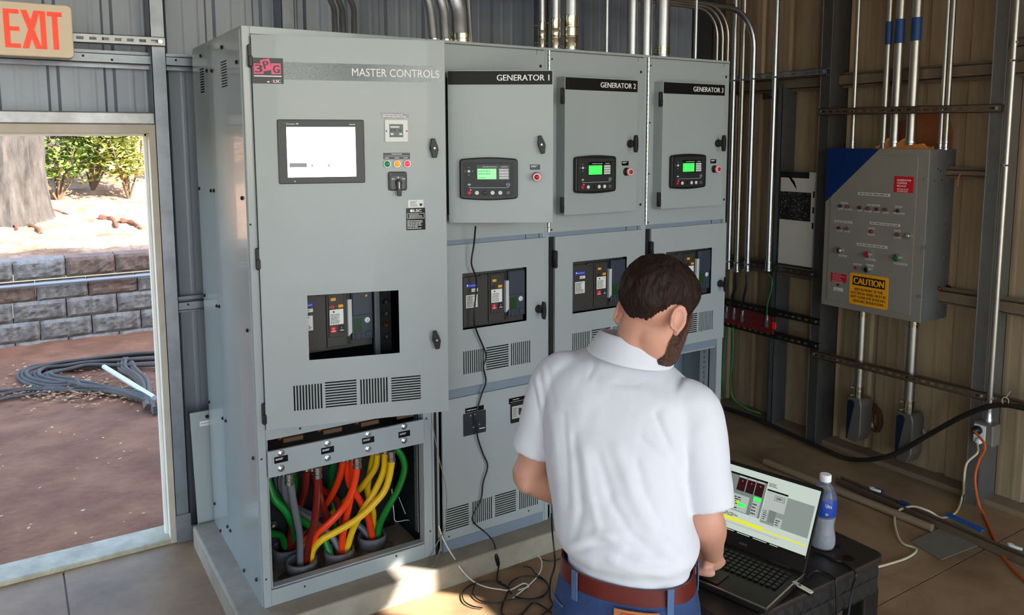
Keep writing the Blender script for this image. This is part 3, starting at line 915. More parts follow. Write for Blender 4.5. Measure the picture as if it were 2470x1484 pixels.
# ------------------------------------------------------------------ generator sections
lcd_on = M('lcd_green', (60, 235, 80), .3, emit=((50, 232, 70), .75))
lcd_light = M('lcd_green_pale', (120, 240, 130), .3, emit=((110, 236, 120), .75))
def controller(parent, x, z, y, bright):
    """genset controller in door-local coordinates; x,z lower-left"""
    W_, H_ = .246, .177
    m = MB()
    # slightly bowed outline
    out = []
    n = 10
    for k in range(n + 1):
        t = k / n; out.append((.012 + (W_ - .024) * t, -.006 * math.sin(math.pi * t) + .004))
    for k in range(5): a = R_(-90 + 90 * (k + 1) / 5.0); out.append((W_ - .014 + .014 * math.cos(a), .018 + .014 * math.sin(a)))
    for k in range(5): a = R_(90 * k / 4.0); out.append((W_ - .014 + .014 * math.cos(a), H_ - .018 + .014 * math.sin(a)))
    for k in range(1, n): t = 1 - k / n; out.append((.012 + (W_ - .024) * t, H_ - .004 + .006 * math.sin(math.pi * t)))
    for k in range(5): a = R_(90 + 90 * k / 4.0); out.append((.014 + .014 * math.cos(a), H_ - .018 + .014 * math.sin(a)))
    for k in range(4): a = R_(180 + 90 * k / 4.0); out.append((.014 + .014 * math.cos(a), .018 + .014 * math.sin(a)))
    m.prism(out, (x, y, z), X3, Z3, Vector((0, -.022, 0)))
    m.build('controller', M('controller_black', (15, 15, 17), .35), parent, local=True, bevel=.005, seg=3)
    yf = y - .022
    m = MB(); m.prism(rrect(W_ - .03, H_ - .03, .008), (x + .015, yf, z + .014), X3, Z3, Vector((0, -.001, 0))); m.build('controller_face', M('controller_face', (34, 36, 40), .45), parent, local=True)
    yf -= .0013
    m = MB(); m.prism(rrect(W_ - .028, H_ - .028, .008), (x + .014, yf + .0006, z + .013), X3, Z3, Vector((0, -.0002, 0))); m.build('controller_line', M('controller_line', (70, 72, 76), .4), parent, local=True)
    m = MB(); rect(m, (x + .073, yf - .0002, z + .084), X3, Z3, .139, .064); m.build('screen_bezel', black_gloss, parent, local=True)
    m = MB().box(x + .076, x + .155, yf - .0012, yf, z + .088, z + .131); m.build('screen', lcd_light if bright else lcd_on, parent, local=True)
    m = MB()
    rect(m, (x + .167, yf - .0006, z + .088), X3, Z3, .040, .0095); rect(m, (x + .167, yf - .0006, z + .0995), X3, Z3, .040, .0095)
    rect(m, (x + .167, yf - .0006, z + .111), X3, Z3, .040, .0095); rect(m, (x + .167, yf - .0006, z + .1225), X3, Z3, .040, .0085)
    print_lines(m, (x + .097, yf - .0005, z + .137), X3, Z3, .06, .004, 1, .7, 2, False); print_lines(m, (x + .175, yf - .0005, z + .137), X3, Z3, .028, .004, 1, .7, 3, False)
    rect(m, (x + .040, yf - .0005, z + .051), X3, Z3, .165, .0013)
    rect(m, (x + .040, yf - .0005, z + .051), X3, Z3, .0013, .006); rect(m, (x + .204, yf - .0005, z + .051), X3, Z3, .0013, .006)
    for k in range(4):
        a = k * math.pi / 2
        cx, cz = x + .040 + .0155 * math.cos(a), z + .121 + .0155 * math.sin(a)
        m.lathe([(.0028, 0), (.0028, .0004)], (cx, yf - .0003, cz), (0, -1, 0), 3)
    rect(m, (x + .034, yf - .0005, z + .062), X3, Z3, .014, .004); rect(m, (x + .038, yf - .0005, z + .066), X3, Z3, .006, .003)
    m.build('controller_print', M('controller_white', (205, 208, 208), .5), parent, local=True)
    m = MB(); m.tube([Vector((x + .205 + .0075 * math.cos(2 * math.pi * k / 16), yf - .0006, z + .064 + .0075 * math.sin(2 * math.pi * k / 16))) for k in range(16)], .0008, 4, closed=True)
    add_text(m, '~', (x + .2005, yf - .0006, z + .062), X3, Z3, w=.009, h=.004); m.build('controller_print', M('controller_white', (205, 208, 208)), parent, local=True)
    if bright:
        m = MB(); print_lines(m, (x + .08, yf - .0015, z + .118), X3, Z3, .07, .007, 1, .5, 4); print_lines(m, (x + .08, yf - .0015, z + .107), X3, Z3, .055, .007, 1, .5, 6); print_lines(m, (x + .08, yf - .0015, z + .091), X3, Z3, .03, .006, 1, .5, 2)
        m.build('screen_print', M('lcd_ink', (30, 130, 50), .4), parent, local=True)
    cols = [red_p, label_white, M('controller_black', (15, 15, 17)), label_white, label_white, M('button_dim', (90, 96, 94), .4)]
    for k in range(6):
        m = MB().lathe([(.0085, 0), (.0085, .002), (.006, .003)], (x + .040 + k * .0329, yf, z + .030), (0, -1, 0), 14); m.build('button', cols[k], parent, local=True)
    m = MB().lathe([(.0055, 0), (.0055, .002)], (x + .040, yf, z + .121), (0, -1, 0), 12); m.build('button', label_white, parent, local=True)
    m = MB().lathe([(.003, 0), (.003, .001)], (x + .047, yf, z + .042), (0, -1, 0), 8); m.build('indicator', M('led_red', (255, 60, 70), .3, emit=((255, 50, 60), 1.5)), parent, local=True)

def gen_section(i, label):
    c = empty('generator_cabinet', (WM + (i - 1) * WG, 0, HP), label, 'cabinet', 'generator sections of the switchgear row')
    z_ = lambda z: z - HP
    section_frame(c, WG)
    MB().box(.0005, .022, -.001, .012, 0, H0 - .012).build('corner_post', grey, c, local=True, bevel=.002)
    MB().box(WG - .012, WG - .0005, -.001, .012, 0, H0 - .012).build('corner_post', grey, c, local=True, bevel=.002)
    MB().box(.0, WG, -.003, .012, z_(2.374), z_(2.386)).build('top_rail', grey, c, local=True, bevel=.002)
    # side walls
    MB().box(.0005, .003, .05, D2, 0, H0 - .02).build('side_panel', interior if i < 3 else grey, c, local=True)
    MB().box(WG - .003, WG - .0005, .05, D2, 0, H0 - .02).build('side_panel', interior if i < 3 else grey_dark, c, local=True)
    if i == 3:
        MB().box(WG - .03, WG - .001, D1 - .03, D2, 0, z_(.86)).build('side_panel', grey_dark, c, local=True)
    MB().box(.02, WG - .02, .3, .304, z_(.2 if i < 3 else .86), H0 - .05).build('barrier', interior, c, local=True)
    # upper panel with opening behind the control door when it stands open
    m = MB()
    holes = [(.09, .48, 1.64, 2.23)] if i == 1 else []
    vents_panel(m, (.026, -.004, z_(1.527)), .578, 2.370 - 1.527, .004, [], [(a_, b_, z_(c_), z_(d_)) for a_, b_, c_, d_ in holes])
    m.build('upper_panel', grey, c, local=True, bevel=.0015)
    MB().box(.02, WG - .012, .0, .012, z_(1.506), z_(1.527)).build('mid_rail', M('rail_blue_grey', (122, 134, 148), .4), c, local=True)
    for xx in (.50, .575): MB().box(xx - .001, xx + .001, -.002, .0, z_(1.506), z_(1.527)).build('rail_seam', seam, c, local=True)
    for xx in (.024, WG - .05): MB().box(xx - .0008, xx + .0008, -.0046, -.003, z_(2.350), z_(2.372)).build('rail_seam', seam, c, local=True)
    # piano hinge
    m = MB()
    zz = z_(1.53)
    pin = MB()
    while zz < z_(2.36):
        m.cyl((.017, -.008, zz), (.017, -.008, zz + .021), .0055, 8); zz += .0235
    m.build('piano_hinge', chrome, c, local=True, smooth=True)
    MB().box(.0145, .0195, -.006, -.002, z_(1.53), z_(2.36)).build('hinge_leaf', seam, c, local=True)
    for (xx, zz) in ((.035, 2.335), (.58, 2.30), (.035, 1.54), (.59, 1.635), (.035, 1.79), (.035, 2.05)):
        mb = MB(); bolt(mb, (xx, -.004, z_(zz)), (0, -1, 0), .0045 if xx < .5 else .007, .004); mb.build('screw', black_plastic, c, local=True)
    # control door: a shallow pan with the title band
    x0, x1, z0, z1 = .062, .505, 1.612, 2.254
    dr = bpy.data.objects.new('control_door', bpy.data.meshes.new('d')); COL.objects.link(dr); dr.parent = c
    W_ = x1 - x0
    m = MB().box(0, W_, 0, .003, z0, z1); m.box(0, .003, .003, .066, z0, z1); m.box(W_ - .003, W_, .003, .066, z0, z1)
    m.box(.003, W_ - .003, .003, .066, z1 - .003, z1); m.box(.003, W_ - .003, .003, .066, z0, z0 + .003)
    if i != 1: m.box(.003, W_ - .003, .06, .0655, z0 + .003, z1 - .003)
    me = bpy.data.meshes.new('control_door'); me.from_pydata(m.v, [], m.f); me.update(); me.materials.append(grey); dr.data = me
    dr.location = (x0, -.07, -HP)
    if i == 1: dr.rotation_euler = (0, 0, -R_(32.5))
    bv = dr.modifiers.new('bevel', 'BEVEL'); bv.width = .003; bv.segments = 2; bv.limit_method = 'ANGLE'
    zb0, zb1 = (2.197, 2.250)
    face_box('title_band', .002, W_ - .004, zb0 - .003, zb1, .0008, band_black, dr, 0)
    mb = MB(); add_text(mb, 'GENERATOR %d' % i, (W_ - .236 if i == 1 else W_ - .235, -.0013, 2.210), X3, Z3, w=.219, h=.0245, bold=.0006); mb.build('title_lettering', white_print, dr, local=True)
    controller(dr, .048, 1.712, 0, i == 1)
    hx = .394
    if i == 1: handle_T('latch_handle', dr, hx, 1.944, 0, R_(14))
    else: knob_T('latch_knob', dr, hx, 1.944, 0)
    face_box('stop_label', .345, .388, 1.838, 1.860, .0012, black_gloss, dr, 0)
    mb = MB(); print_lines(mb, (.350, -.0016, 1.848), X3, Z3, .034, .009, 2, .5, 5); mb.build('label_print', white_print, dr, local=True)
    ex, ez = .374, 1.808
    m = MB().lathe([(.020, 0), (.020, .004), (.016, .006), (.016, .014)], (ex, 0, ez), (0, -1, 0), 20); m.build('stop_base', black_plastic, dr, local=True, smooth=True)
    m = MB().lathe([(.0115, .010), (.013, .016), (.0175, .022), (.0185, .030), (.0165, .034), (.011, .0345)], (ex, 0, ez), (0, -1, 0), 24)
    m.build('stop_button', M('stop_rim', (222, 196, 196), .3), dr, local=True, smooth=True)
    m = MB().lathe([(.0175, .020), (.019, .022), (.0192, .027), (.0175, .029)], (ex, 0, ez), (0, -1, 0), 24); m.build('stop_skirt', red_p, dr, local=True, smooth=True)
    m = MB().lathe([(.011, .0345), (.0105, .0375), (.007, .0395), (.002, .040)], (ex, 0, ez), (0, -1, 0), 20); m.build('stop_centre', M('stop_red', (176, 16, 30), .25), dr, local=True, smooth=True)
    if i != 1:
        for zz in (2.165, 1.66): hinge_block(c, .056, z_(zz), -.05, .075, .016)
    # breaker door
    m = MB()
    vg_ = slots(.156, .262, .917, 1.022, True) + slots(.275, .396, .918, 1.024, False) + slots(.41, .517, .917, 1.024, True)
    xl = .05
    m.box(xl, xl + .003, -.011, 0, z_(.857), z_(1.5065)); m.box(.603, .606, -.011, 0, z_(.857), z_(1.5065)); m.box(xl + .003, .603, -.011, 0, z_(.857), z_(.860)); m.box(xl + .003, .603, -.011, 0, z_(1.5035), z_(1.5065))
    vents_panel(m, (xl, -.014, z_(.857)), .612 - xl - .006, 1.5065 - .857, .003, [(a_, b_, z_(c_), z_(d_)) for a_, b_, c_, d_ in vg_], [(.155, .497, z_(1.121), z_(1.376))])
    bd = m.build('breaker_door', grey, c, local=True)
    MB().box(.024, .048, -.003, .002, z_(.857), z_(1.506)).build('hinge_gap', seam, c, local=True)
    for zz in (1.40, .90): hinge_block(c, .046, z_(zz), -.014, .085, .017)
    knob_T('latch_knob', c, .563, z_(1.17), -.014)
    breaker(c, .158, z_(1.121), .006, .337, .252)
    MB().box(.06, .59, .004, .008, z_(.87), z_(1.10)).build('vent_shade_sheet', seam, c, local=True)  # near-black colour imitates the unlit inside behind these slots
    # lower part
    MB().box(.02, WG - .012, -.001, .012, z_(.812), z_(.852)).build('lower_rail', M('rail_blue_grey', (122, 134, 148)), c, local=True, bevel=.002)
    if i < 3:
        m = MB(); b4 = slots(.058, .179, .2, .304, False) + slots(.199, .304, .197, .305, True) + slots(.32, .438, .2, .305, False) + slots(.457, .565, .2, .308, True)
        m.box(.048, .051, -.007, 0, z_(.155), z_(.812)); m.box(.048, WG - .014, -.007, 0, z_(.809), z_(.812))
        vents_panel(m, (.048, -.010, z_(.155)), WG - .062, .812 - .155, .003, [(a_, b_, z_(c_), z_(d_)) for a_, b_, c_, d_ in b4])
        m.build('lower_panel', grey, c, local=True)
        for xx in (.055, WG - .08):
            mb = MB(); bolt(mb, (xx, -.001, z_(.825)), (0, -1, 0), .009, .006); mb.build('bolt', black_plastic, c, local=True)
        MB().box(.048, WG - .012, -.006, .012, 0, .052).build('kick_plate', M('rail_blue_grey', (122, 134, 148)), c, local=True, bevel=.002)
        for xx in (.075, .51):
            mb = MB(); bolt(mb, (xx, -.010, z_(.172 if xx < .2 else .18)), (0, -1, 0), .004, .003); mb.build('screw', black_plastic, c, local=True)
        MB().box(.052, .59, .004, .008, .06, .3).build('vent_shade_sheet', seam, c, local=True)  # same dark sheet, shade put into colour behind the lower slots
    if i == 1:
        # relay plate and small breaker
        face_box('relay_plate', .154, .271, z_(.628), z_(.733), .006, M('relay_dark', (40, 44, 50), .4), c, -.010, bevel=.002)
        face_box('relay_label', .165, .262, z_(.735), z_(.756), .002, black_gloss, c, -.010)
        mb = MB(); print_lines(mb, (.172, -.0125, z_(.741)), X3, Z3, .08, .008, 1, .5, 4); rect(mb, (.235, -.0165, z_(.648)), X3, Z3, .03, .004); mb.build('label_print', label_white, c, local=True)
        for xx, zz in ((.19, .72), (.212, .722), (.205, .662), (.235, .67)):
            mb = MB(); bolt(mb, (xx, -.016, z_(zz)), (0, -1, 0), .004, .003); mb.build('relay_screw', zinc, c, local=True)
        face_box('breaker_label', .399, .498, z_(.733), z_(.760), .002, black_gloss, c, -.010)
        mb = MB(); print_lines(mb, (.42, -.0125, z_(.748)), X3, Z3, .05, .006, 1, .5, 4); rect(mb, (.405, -.0125, z_(.74)), X3, Z3, .085, .0015); mb.build('label_print', label_white, c, local=True)
        face_box('small_breaker', .407, .496, z_(.640), z_(.732), .010, M('small_breaker_black', (22, 22, 24), .4), c, -.010, bevel=.002)
        face_box('small_breaker_face', .410, .494, z_(.662), z_(.722), .012, M('small_breaker_grey', (176, 178, 172), .45), c, -.010)
        face_box('toggle', .446, .458, z_(.678), z_(.71), .020, M('toggle_brown', (60, 44, 40), .4), c, -.010, bevel=.002)
        mb = MB(); print_lines(mb, (.416, -.0225, z_(.67)), X3, Z3, .026, .045, 6, .4, 5); print_lines(mb, (.464, -.0225, z_(.67)), X3, Z3, .026, .045, 6, .4, 6); mb.build('label_print', M('grey_print', (90, 92, 92), .5), c, local=True)
        m = MB().box(.010, .022, -.004, -.001, 0, H0 * .31).build('seam_strip', seam, c, local=True)
    if i == 3:
        # open bay below: perforated upright, blue grey inner sheets
        m = MB(); m.plate((WG - .045, .06, .02), Y3, Z3, (.003, 0, 0), .06, .70, [(.024, .034, .03 + k * .03, .043 + k * .03) for k in range(22)])
        m.build('perforated_upright', grey, c, local=True)
        MB().box(.004, WG - .004, .30, .303, .0, .72).build('bay_back', M('interior_blue', (118, 132, 146), .5), c, local=True)
        MB().box(.03, WG - .03, .012, .05, .70, .72).build('bay_rail', grey, c, local=True)
        MB().box(WG - .042, WG, -.004, .012, 0, .76).build('bay_post', grey, c, local=True, bevel=.002)
    return c
g1 = gen_section(1, 'grey switchgear section with the GENERATOR 1 control door swung open')
g2 = gen_section(2, 'grey switchgear section titled GENERATOR 2 with closed control door')
g3 = gen_section(3, 'rightmost grey switchgear section titled GENERATOR 3 with open bay below')
# ================================================================== outdoors
dirt = M('red_dirt', (150, 100, 70), .95, var=(2.6, .8), bump=(22, .9), col2=(98, 60, 40))
dirt_hill = M('dry_hill_dirt', (186, 156, 128), .9, var=(3.2, .85), bump=(14, .6), col2=(112, 72, 50))
block_m = M('split_block', (150, 146, 138), .9, var=(14, .75), bump=(60, .6), col2=(86, 74, 64))
block_red = M('split_block_muddy', (136, 118, 104), .9, var=(9, .7), bump=(60, .6), col2=(92, 58, 44))
def nz(x, y, s, seed=0.0): return mnoise.noise(Vector((x * s + seed, y * s - seed, seed * .37)))
def height_grid(name, x0, x1, nx, y0, y1, ny, fz, mat, label):
    vs, fs = [], []
    for j in range(ny + 1):
        for i in range(nx + 1):
            x = x0 + (x1 - x0) * i / nx; y = y0 + (y1 - y0) * j / ny
            vs.append((x, y, fz(x, y)))
    for j in range(ny):
        for i in range(nx):
            a = j * (nx + 1) + i
            fs.append((a, a + 1, a + nx + 2, a + nx + 1))
    m = MB().add(vs, fs)
    o = m.build(name, mat, smooth=True)
    return tag(o, label, kind='structure')
height_grid('ground_yard', -9, 7, 200, 1.16, 6.3, 80, lambda x, y: -.035 + .012 * nz(x, y, 1.3) + .012 * nz(x, y, 5, 3) + .006 * nz(x, y, 14, 6), dirt, 'packed red dirt yard outside the open door')
height_grid('ground_front', -40, 40, 8, -60, YF - .02, 8, lambda x, y: -.03, M('apron_concrete', (170, 168, 162), .85, var=(.8, .3)), 'pale concrete apron in front of the building')
def hill_z(x, y):
    t = y - 6.3
    z = .70 + .10 * t + .03 * t * max(0, t - 2) * .55
    z += .09 * math.floor(t / .8) * .5
    return z + .05 * nz(x, y, 1.1, 2) + .035 * nz(x, y, 3.5, 5) + .02 * nz(x, y, 9, 7)
height_grid('ground_hillside', -9, 9, 150, 6.22, 16, 100, hill_z, dirt_hill, 'sunlit dry dirt hillside above the block wall')
rw = empty('retaining_wall', (0, 6, -.03), 'grey split-face block retaining wall across the yard', kind='structure')
def block_mesh(seed, w, h=.197, d=.28):
    rr = random.Random(seed)
    nx_, nz_ = 12, 6
    vs, fs = [], []
    for j in range(nz_ + 1):
        for i in range(nx_ + 1):
            a, b = i / nx_, j / nz_
            edge = min(a, 1 - a, b * .6, (1 - b) * .6)
            k = min(1, edge / .08)
            y = -.028 * k + (.020 * nz(a * 4.6 + seed * 3.1, b * 2, 2.2, seed) + .010 * nz(a * 4.6, b * 2 + seed, 6, seed)) * k
            vs.append((a * w, y, b * h))
    for j in range(nz_):
        for i in range(nx_):
            q = j * (nx_ + 1) + i
            fs.append((q, q + 1, q + nx_ + 2, q + nx_ + 1))
    b0 = len(vs)
    vs += [(0, d, 0), (w, d, 0), (w, d, h), (0, d, h)]
    n1 = nx_ + 1
    fs.append(tuple([i for i in range(nx_, -1, -1)] + [b0, b0 + 1]))
    fs.append(tuple([nz_ * n1 + i for i in range(n1)] + [b0 + 2, b0 + 3]))
    fs.append(tuple([j * n1 for j in range(nz_ + 1)] + [b0 + 3, b0]))
    fs.append(tuple([j * n1 + nx_ for j in range(nz_, -1, -1)] + [b0 + 1, b0 + 2]))
    fs.append((b0, b0 + 3, b0 + 2, b0 + 1))
    me = bpy.data.meshes.new('block'); me.from_pydata(vs, [], fs); me.update()
    return me
BL = [(block_mesh(k, .452), block_mesh(k + 20, .452)) for k in range(6)]
for k, (a, b) in enumerate(BL):
    a.materials.append(block_m); b.materials.append(block_red)
rr = random.Random(4)
for r_, (zz, x_ref, yy) in enumerate(((-.205, -.325, 5.99), (-.008, -.107, 6.0), (.191, -.325, 6.015), (.385, -.119, 6.03), (.575, -.30, 6.22))):
    k = -10
    while k < 10:
        xx = x_ref + .46 * k
        q = rr.randrange(6)
        muddy = (r_ >= 3 and rr.random() < .45) or rr.random() < .12
        o = bpy.data.objects.new('block', BL[q][1 if muddy else 0]); COL.objects.link(o); o.parent = rw
        o.location = (xx, yy - 6, zz + .03 - 0 if r_ != 3 else zz + .03)
        if r_ == 3: o.scale = (1, 1, .83)
        k += 1
m = MB().tube([(-7, 5.985, .553), (-3, 5.985, .560), (1, 5.985, .556), (5, 5.985, .565)], .017, 10)
tag(m.build('conduit_pipe', M('grey_pvc', (152, 158, 164), .45), smooth=True), 'long thin grey pipe lying along the block wall top', 'pipe')

# tree
bark = M('bark', (88, 82, 76), .95, var=(9, .85), bump=(22, 1.0), stretch=(1, 1, .25), col2=(40, 34, 28))
tb = ony(20, 470, 8.6)
tr = empty('tree', (tb.x, 8.6, .85), 'thick tree trunk with ridged grey bark beyond the wall', 'tree')
vs, fs = [], []
nA, nH = 64, 60
for j in range(nH + 1):
    z = .5 + 4.6 * j / nH
    t = (z - .5) / 4.6
    r = .36 + .28 * math.exp(-((z - .5) / .5)) - .05 * t
    for i in range(nA):
        a = 2 * math.pi * i / nA
        ridg = .050 * mnoise.noise(Vector((math.cos(a) * 5, math.sin(a) * 5, z * 1.1))) + .022 * mnoise.noise(Vector((math.cos(a) * 13, math.sin(a) * 13, z * 2.5)))
        rad = r + ridg + .03 * math.sin(3 * a + z)
        vs.append((tb.x + rad * math.cos(a) + .05 * t, 8.6 + rad * math.sin(a), z))
for j in range(nH):
    for i in range(nA):
        fs.append((j * nA + i, j * nA + (i + 1) % nA, (j + 1) * nA + (i + 1) % nA, (j + 1) * nA + i))
MB().add(vs, fs).build('trunk', bark, tr, smooth=True)
leaf_mats = [M('leaf_%d' % k, c, .5, sub=0, var=(3, .4)) for k, c in enumerate(((112, 138, 52), (146, 162, 66), (84, 112, 44), (172, 176, 84)))]
def leaves(name, centres, n, size, parent, mat, seed):
    rr = random.Random(seed)
    m = MB()
    for _ in range(n):
        c, rad = rr.choice(centres)
        while True:
            d = Vector((rr.uniform(-1, 1), rr.uniform(-1, 1), rr.uniform(-1, 1)))
            if d.length < 1: break
        p = Vector(c) + Vector((d.x * rad[0], d.y * rad[1], d.z * rad[2]))
        a = rr.uniform(0, 6.28); el = rr.uniform(-.7, .7)
        u = Vector((math.cos(a) * math.cos(el), math.sin(a) * math.cos(el), math.sin(el)))
        w, _q = perp(u)
        w = (Matrix.Rotation(rr.uniform(-1, 1), 3, u) @ w)
        nn = u.cross(w)
        L = size * rr.uniform(.6, 1.25); B = L * .27
        m.add([p, p + u * L * .35 + w * B + nn * .12 * L, p + u * L * .75 + w * B * .7 + nn * .1 * L, p + u * L, p + u * L * .75 - w * B * .7 + nn * .1 * L, p + u * L * .35 - w * B + nn * .12 * L, p + u * L * .5],
              [(0, 1, 6), (1, 2, 6), (2, 3, 6), (3, 4, 6), (4, 5, 6), (5, 0, 6)])
    o = m.build(name, mat, parent, kind='stuff')
    return o
leaves('foliage', [((tb.x + rr.uniform(-1.6, 1.6), 8.6 + rr.uniform(-1.3, 1.3), 5.2 + rr.uniform(-.5, 1)), (.9, .9, .6)) for _ in range(10)], 2600, .13, tr, leaf_mats[2], 3)
shr = [((140, 470), 9.2, 1.35, 0), ((225, 480), 9.6, 1.7, 1), ((310, 470), 9.3, 1.5, 3), ((60, 420), 10.4, 1.9, 2), ((190, 430), 10.8, 2.4, 0), ((300, 430), 11.0, 2.6, 2), ((400, 440), 10.0, 2.2, 1)]
shl = ['broad-leaved yellow green shrub just right of the trunk', 'tall leafy shrub in the middle of the doorway view', 'pale green shrub nearest the right door jamb', 'dark green shrub growing behind the tree trunk', 'tall shrub at the back behind the middle shrub', 'tallest dark shrub at the back right of the doorway view', 'shrub beyond the right jamb, mostly hidden by the wall']
for k, ((u, v), yy, hh, mi) in enumerate(shr):
    b = ony(u, v, yy)
    zb = hill_z(b.x, yy) - .03
    so = empty('shrub', (b.x, yy, zb), shl[k], 'shrub', 'shrubs on the hillside')
    rs = random.Random(40 + k)
    cl = []
    m = MB()
    for q in range(9):
        a = rs.uniform(0, 6.28); sp_ = rs.uniform(.1, .6)
        tip = Vector((b.x + math.cos(a) * sp_, yy + math.sin(a) * sp_ * .8, zb + hh * rs.uniform(.55, 1.0)))
        mid = Vector((b.x, yy, zb)).lerp(tip, .5) + Vector((rs.uniform(-.08, .08), rs.uniform(-.08, .08), .05))
        m.tube(smooth_path([(b.x, yy, zb), mid, tip], 4), [.016, .016, .014, .013, .012, .010, .008, .007, .005], 5)
        cl.append((tip, (.30, .28, .28))); cl.append((mid, (.28, .26, .25)))
    m.build('stem', M('stem_brown', (110, 88, 66), .8), so, kind='stuff')
    leaves('foliage', cl, 1500, .085 if mi != 2 else .075, so, leaf_mats[mi], 60 + k)
# roots and rocks on the slope
root_m = M('root_brown', (104, 66, 48), .9, var=(8, .5), bump=(25, .5))
rdefs = [([(0, 500), (40, 498), (70, 510), (90, 513)], .028, 'curved exposed root at the left edge of the slope'), ([(98, 520), (75, 530), (72, 545), (92, 555), (98, 565)], .035, 'bent exposed root below the tree trunk'),
         ([(110, 503), (140, 512), (165, 520)], .02, 'short exposed root right of the trunk'), ([(240, 528), (270, 532), (282, 552)], .04, 'dark exposed root in the middle of the slope'), ([(290, 535), (320, 540), (340, 555)], .036, 'exposed root near the right door jamb'), ([(30, 520), (38, 535), (40, 555)], .03, 'upright root stub at far left of the slope')]
def on_hill(u, v):
    d = ray(u, v)
    t = 6.0
    for _ in range(600):
        p = CAM + d * t
        if p[1] > 6.25 and p[2] < hill_z(p[0], p[1]): break
        t += .02
    return Vector(p)
for pts, r, lb in rdefs:
    P = [on_hill(u, v) + Vector((0, 0, .01)) for u, v in pts]
    sp_ = smooth_path(P, 5)
    n_ = len(sp_)
    m = MB().tube(sp_, [r * (1.1 - .5 * k / n_) * (1 + .2 * math.sin(k * 1.7)) for k in range(n_)], 7)
    tag(m.build('tree_root', root_m, smooth=True), lb, 'root', 'exposed roots on the slope')
# dry grass and litter on the slope
m = MB(); rs = random.Random(9)
for _ in range(1500):
    x, y = rs.uniform(-1.6, 1.6), rs.uniform(6.56, 9.0)
    z = hill_z(x, y); a = rs.uniform(0, 6.28); L = rs.uniform(.04, .14)
    m.add([(x, y, z), (x + .006, y, z), (x + math.cos(a) * L, y + math.sin(a) * L, z + L * rs.uniform(.1, .6))], [(0, 1, 2)])
tag(m.build('dry_grass', M('straw', (176, 140, 92), .8)), 'dry straw and grass scattered over the sunlit slope', 'grass', kind='stuff')
# leaf litter
lf = [M('dead_leaf_a', (178, 140, 96), .8), M('dead_leaf_b', (190, 166, 130), .8), M('dead_leaf_c', (132, 84, 52), .8)]
rs = random.Random(11)
for mi, (lb, n) in enumerate((('tan fallen leaves piled around the black cable coil', 420), ('pale fallen leaves scattered over the dirt yard', 105), ('brown fallen leaves mixed in around the cable coil', 300))):
    m = MB()
    for q in range(n):
        if mi != 1 or q < 60:
            p = onz(rs.gauss(190, 110), rs.choice([rs.gauss(950, 14), rs.uniform(880, 960), rs.gauss(945, 10)]), -.02)
        else:
            p = onz(rs.uniform(-20, 400), rs.uniform(850, 1330), -.02)
            if p.y < 1.2: continue
        if p.y > 5.8 or p.y < 1.2: continue
        a = rs.uniform(0, 6.28); L = rs.uniform(.022, .055) * (1.0 if mi != 1 else .6)
        u = Vector((math.cos(a), math.sin(a), rs.uniform(-.15, .3))) * L; w = Vector((-math.sin(a), math.cos(a), rs.uniform(-.2, .2))) * L * .3
        z0 = Vector((p.x, p.y, -.02 + rs.uniform(0, .012)))
        m.add([z0, z0 + u * .5 + w, z0 + u, z0 + u * .5 - w], [(0, 1, 2), (0, 2, 3)])
    tag(m.build('fallen_leaves', lf[mi]), lb, 'leaves', kind='stuff')
# coil of black cable
cab_m = M('weathered_cable', (74, 70, 66), .85, var=(6, .4), col2=(110, 100, 90))
cc = empty('cable_coil', onz(200, 920, -.03), 'flattened coil of weathered black cable lying on the dirt', 'cable')
for k in range(9):
    d_ = k * 1.0
    rr_ = random.Random(70 + k); jt = lambda: rr_.uniform(-3, 3)
    pts = [(470, 846 + 5 * d_), (330, 856 + 4.2 * d_ + jt()), (220, 868 + 3 * d_ + jt()), (130 + 5 * d_, 880 + 2.4 * d_), (62 + 9 * d_, 893 + 1.5 * d_ + jt()), (44 + 10 * d_, 911 + jt() * .3), (66 + 9 * d_, 927 - d_), (120 + 8 * d_, 936 - 1.0 * d_ + jt()), (200, 936 + 1.5 * d_ + jt() - 6), (280, 945 + 1.2 * d_ + jt()), (345, 965 + 2 * d_ - 8), (375, 1000 - 1.5 * d_)]
    P = []
    for q, (u, v) in enumerate(pts):
        p = onz(u, v, -.02); P.append(p + Vector((0, 0, .004 + .016 * (k % 3))))
    MB().tube(smooth_path(P, 6), .0155, 8).build('cable_loop', cab_m, cc, smooth=True)
for k in range(7):
    pts = [(300 + 4 * k, 868 + 3 * k), (286 + 8 * k, 880 + 3 * k), (290 + 9 * k, 896 + 2 * k), (318 + 7 * k, 912 + 2 * k), (338 + 4 * k, 935), (345 + 3 * k, 960), (352 + 3 * k, 990)]
    P = [onz(u, v, -.02) + Vector((0, 0, .012 + .012 * (k % 3))) for u, v in pts]
    MB().tube(smooth_path(P, 5), .0145, 8).build('cable_loop', M('weathered_cable_brown', (98, 84, 70), .65, var=(6, .4)), cc, smooth=True)
for pts in ([(-60, 972), (0, 956), (60, 944), (140, 942), (230, 936)], [(-60, 985), (5, 966), (70, 955), (140, 946), (250, 945)], [(-60, 950), (20, 944), (110, 938), (180, 941)]):
    P = [onz(u, v, -.02) + Vector((0, 0, .008)) for u, v in pts]
    MB().tube(smooth_path(P, 5), .014, 8).build('cable_tail', cab_m, cc, smooth=True)
p0, p1 = onz(251, 885, .05), onz(372, 960, .02)
m = MB().tube([p0, p1], .020, 12); tag(m.build('pvc_offcut', M('white_pvc', (208, 212, 216), .4), smooth=True), 'straight pale grey plastic tube lying across the cable coil', 'pipe')
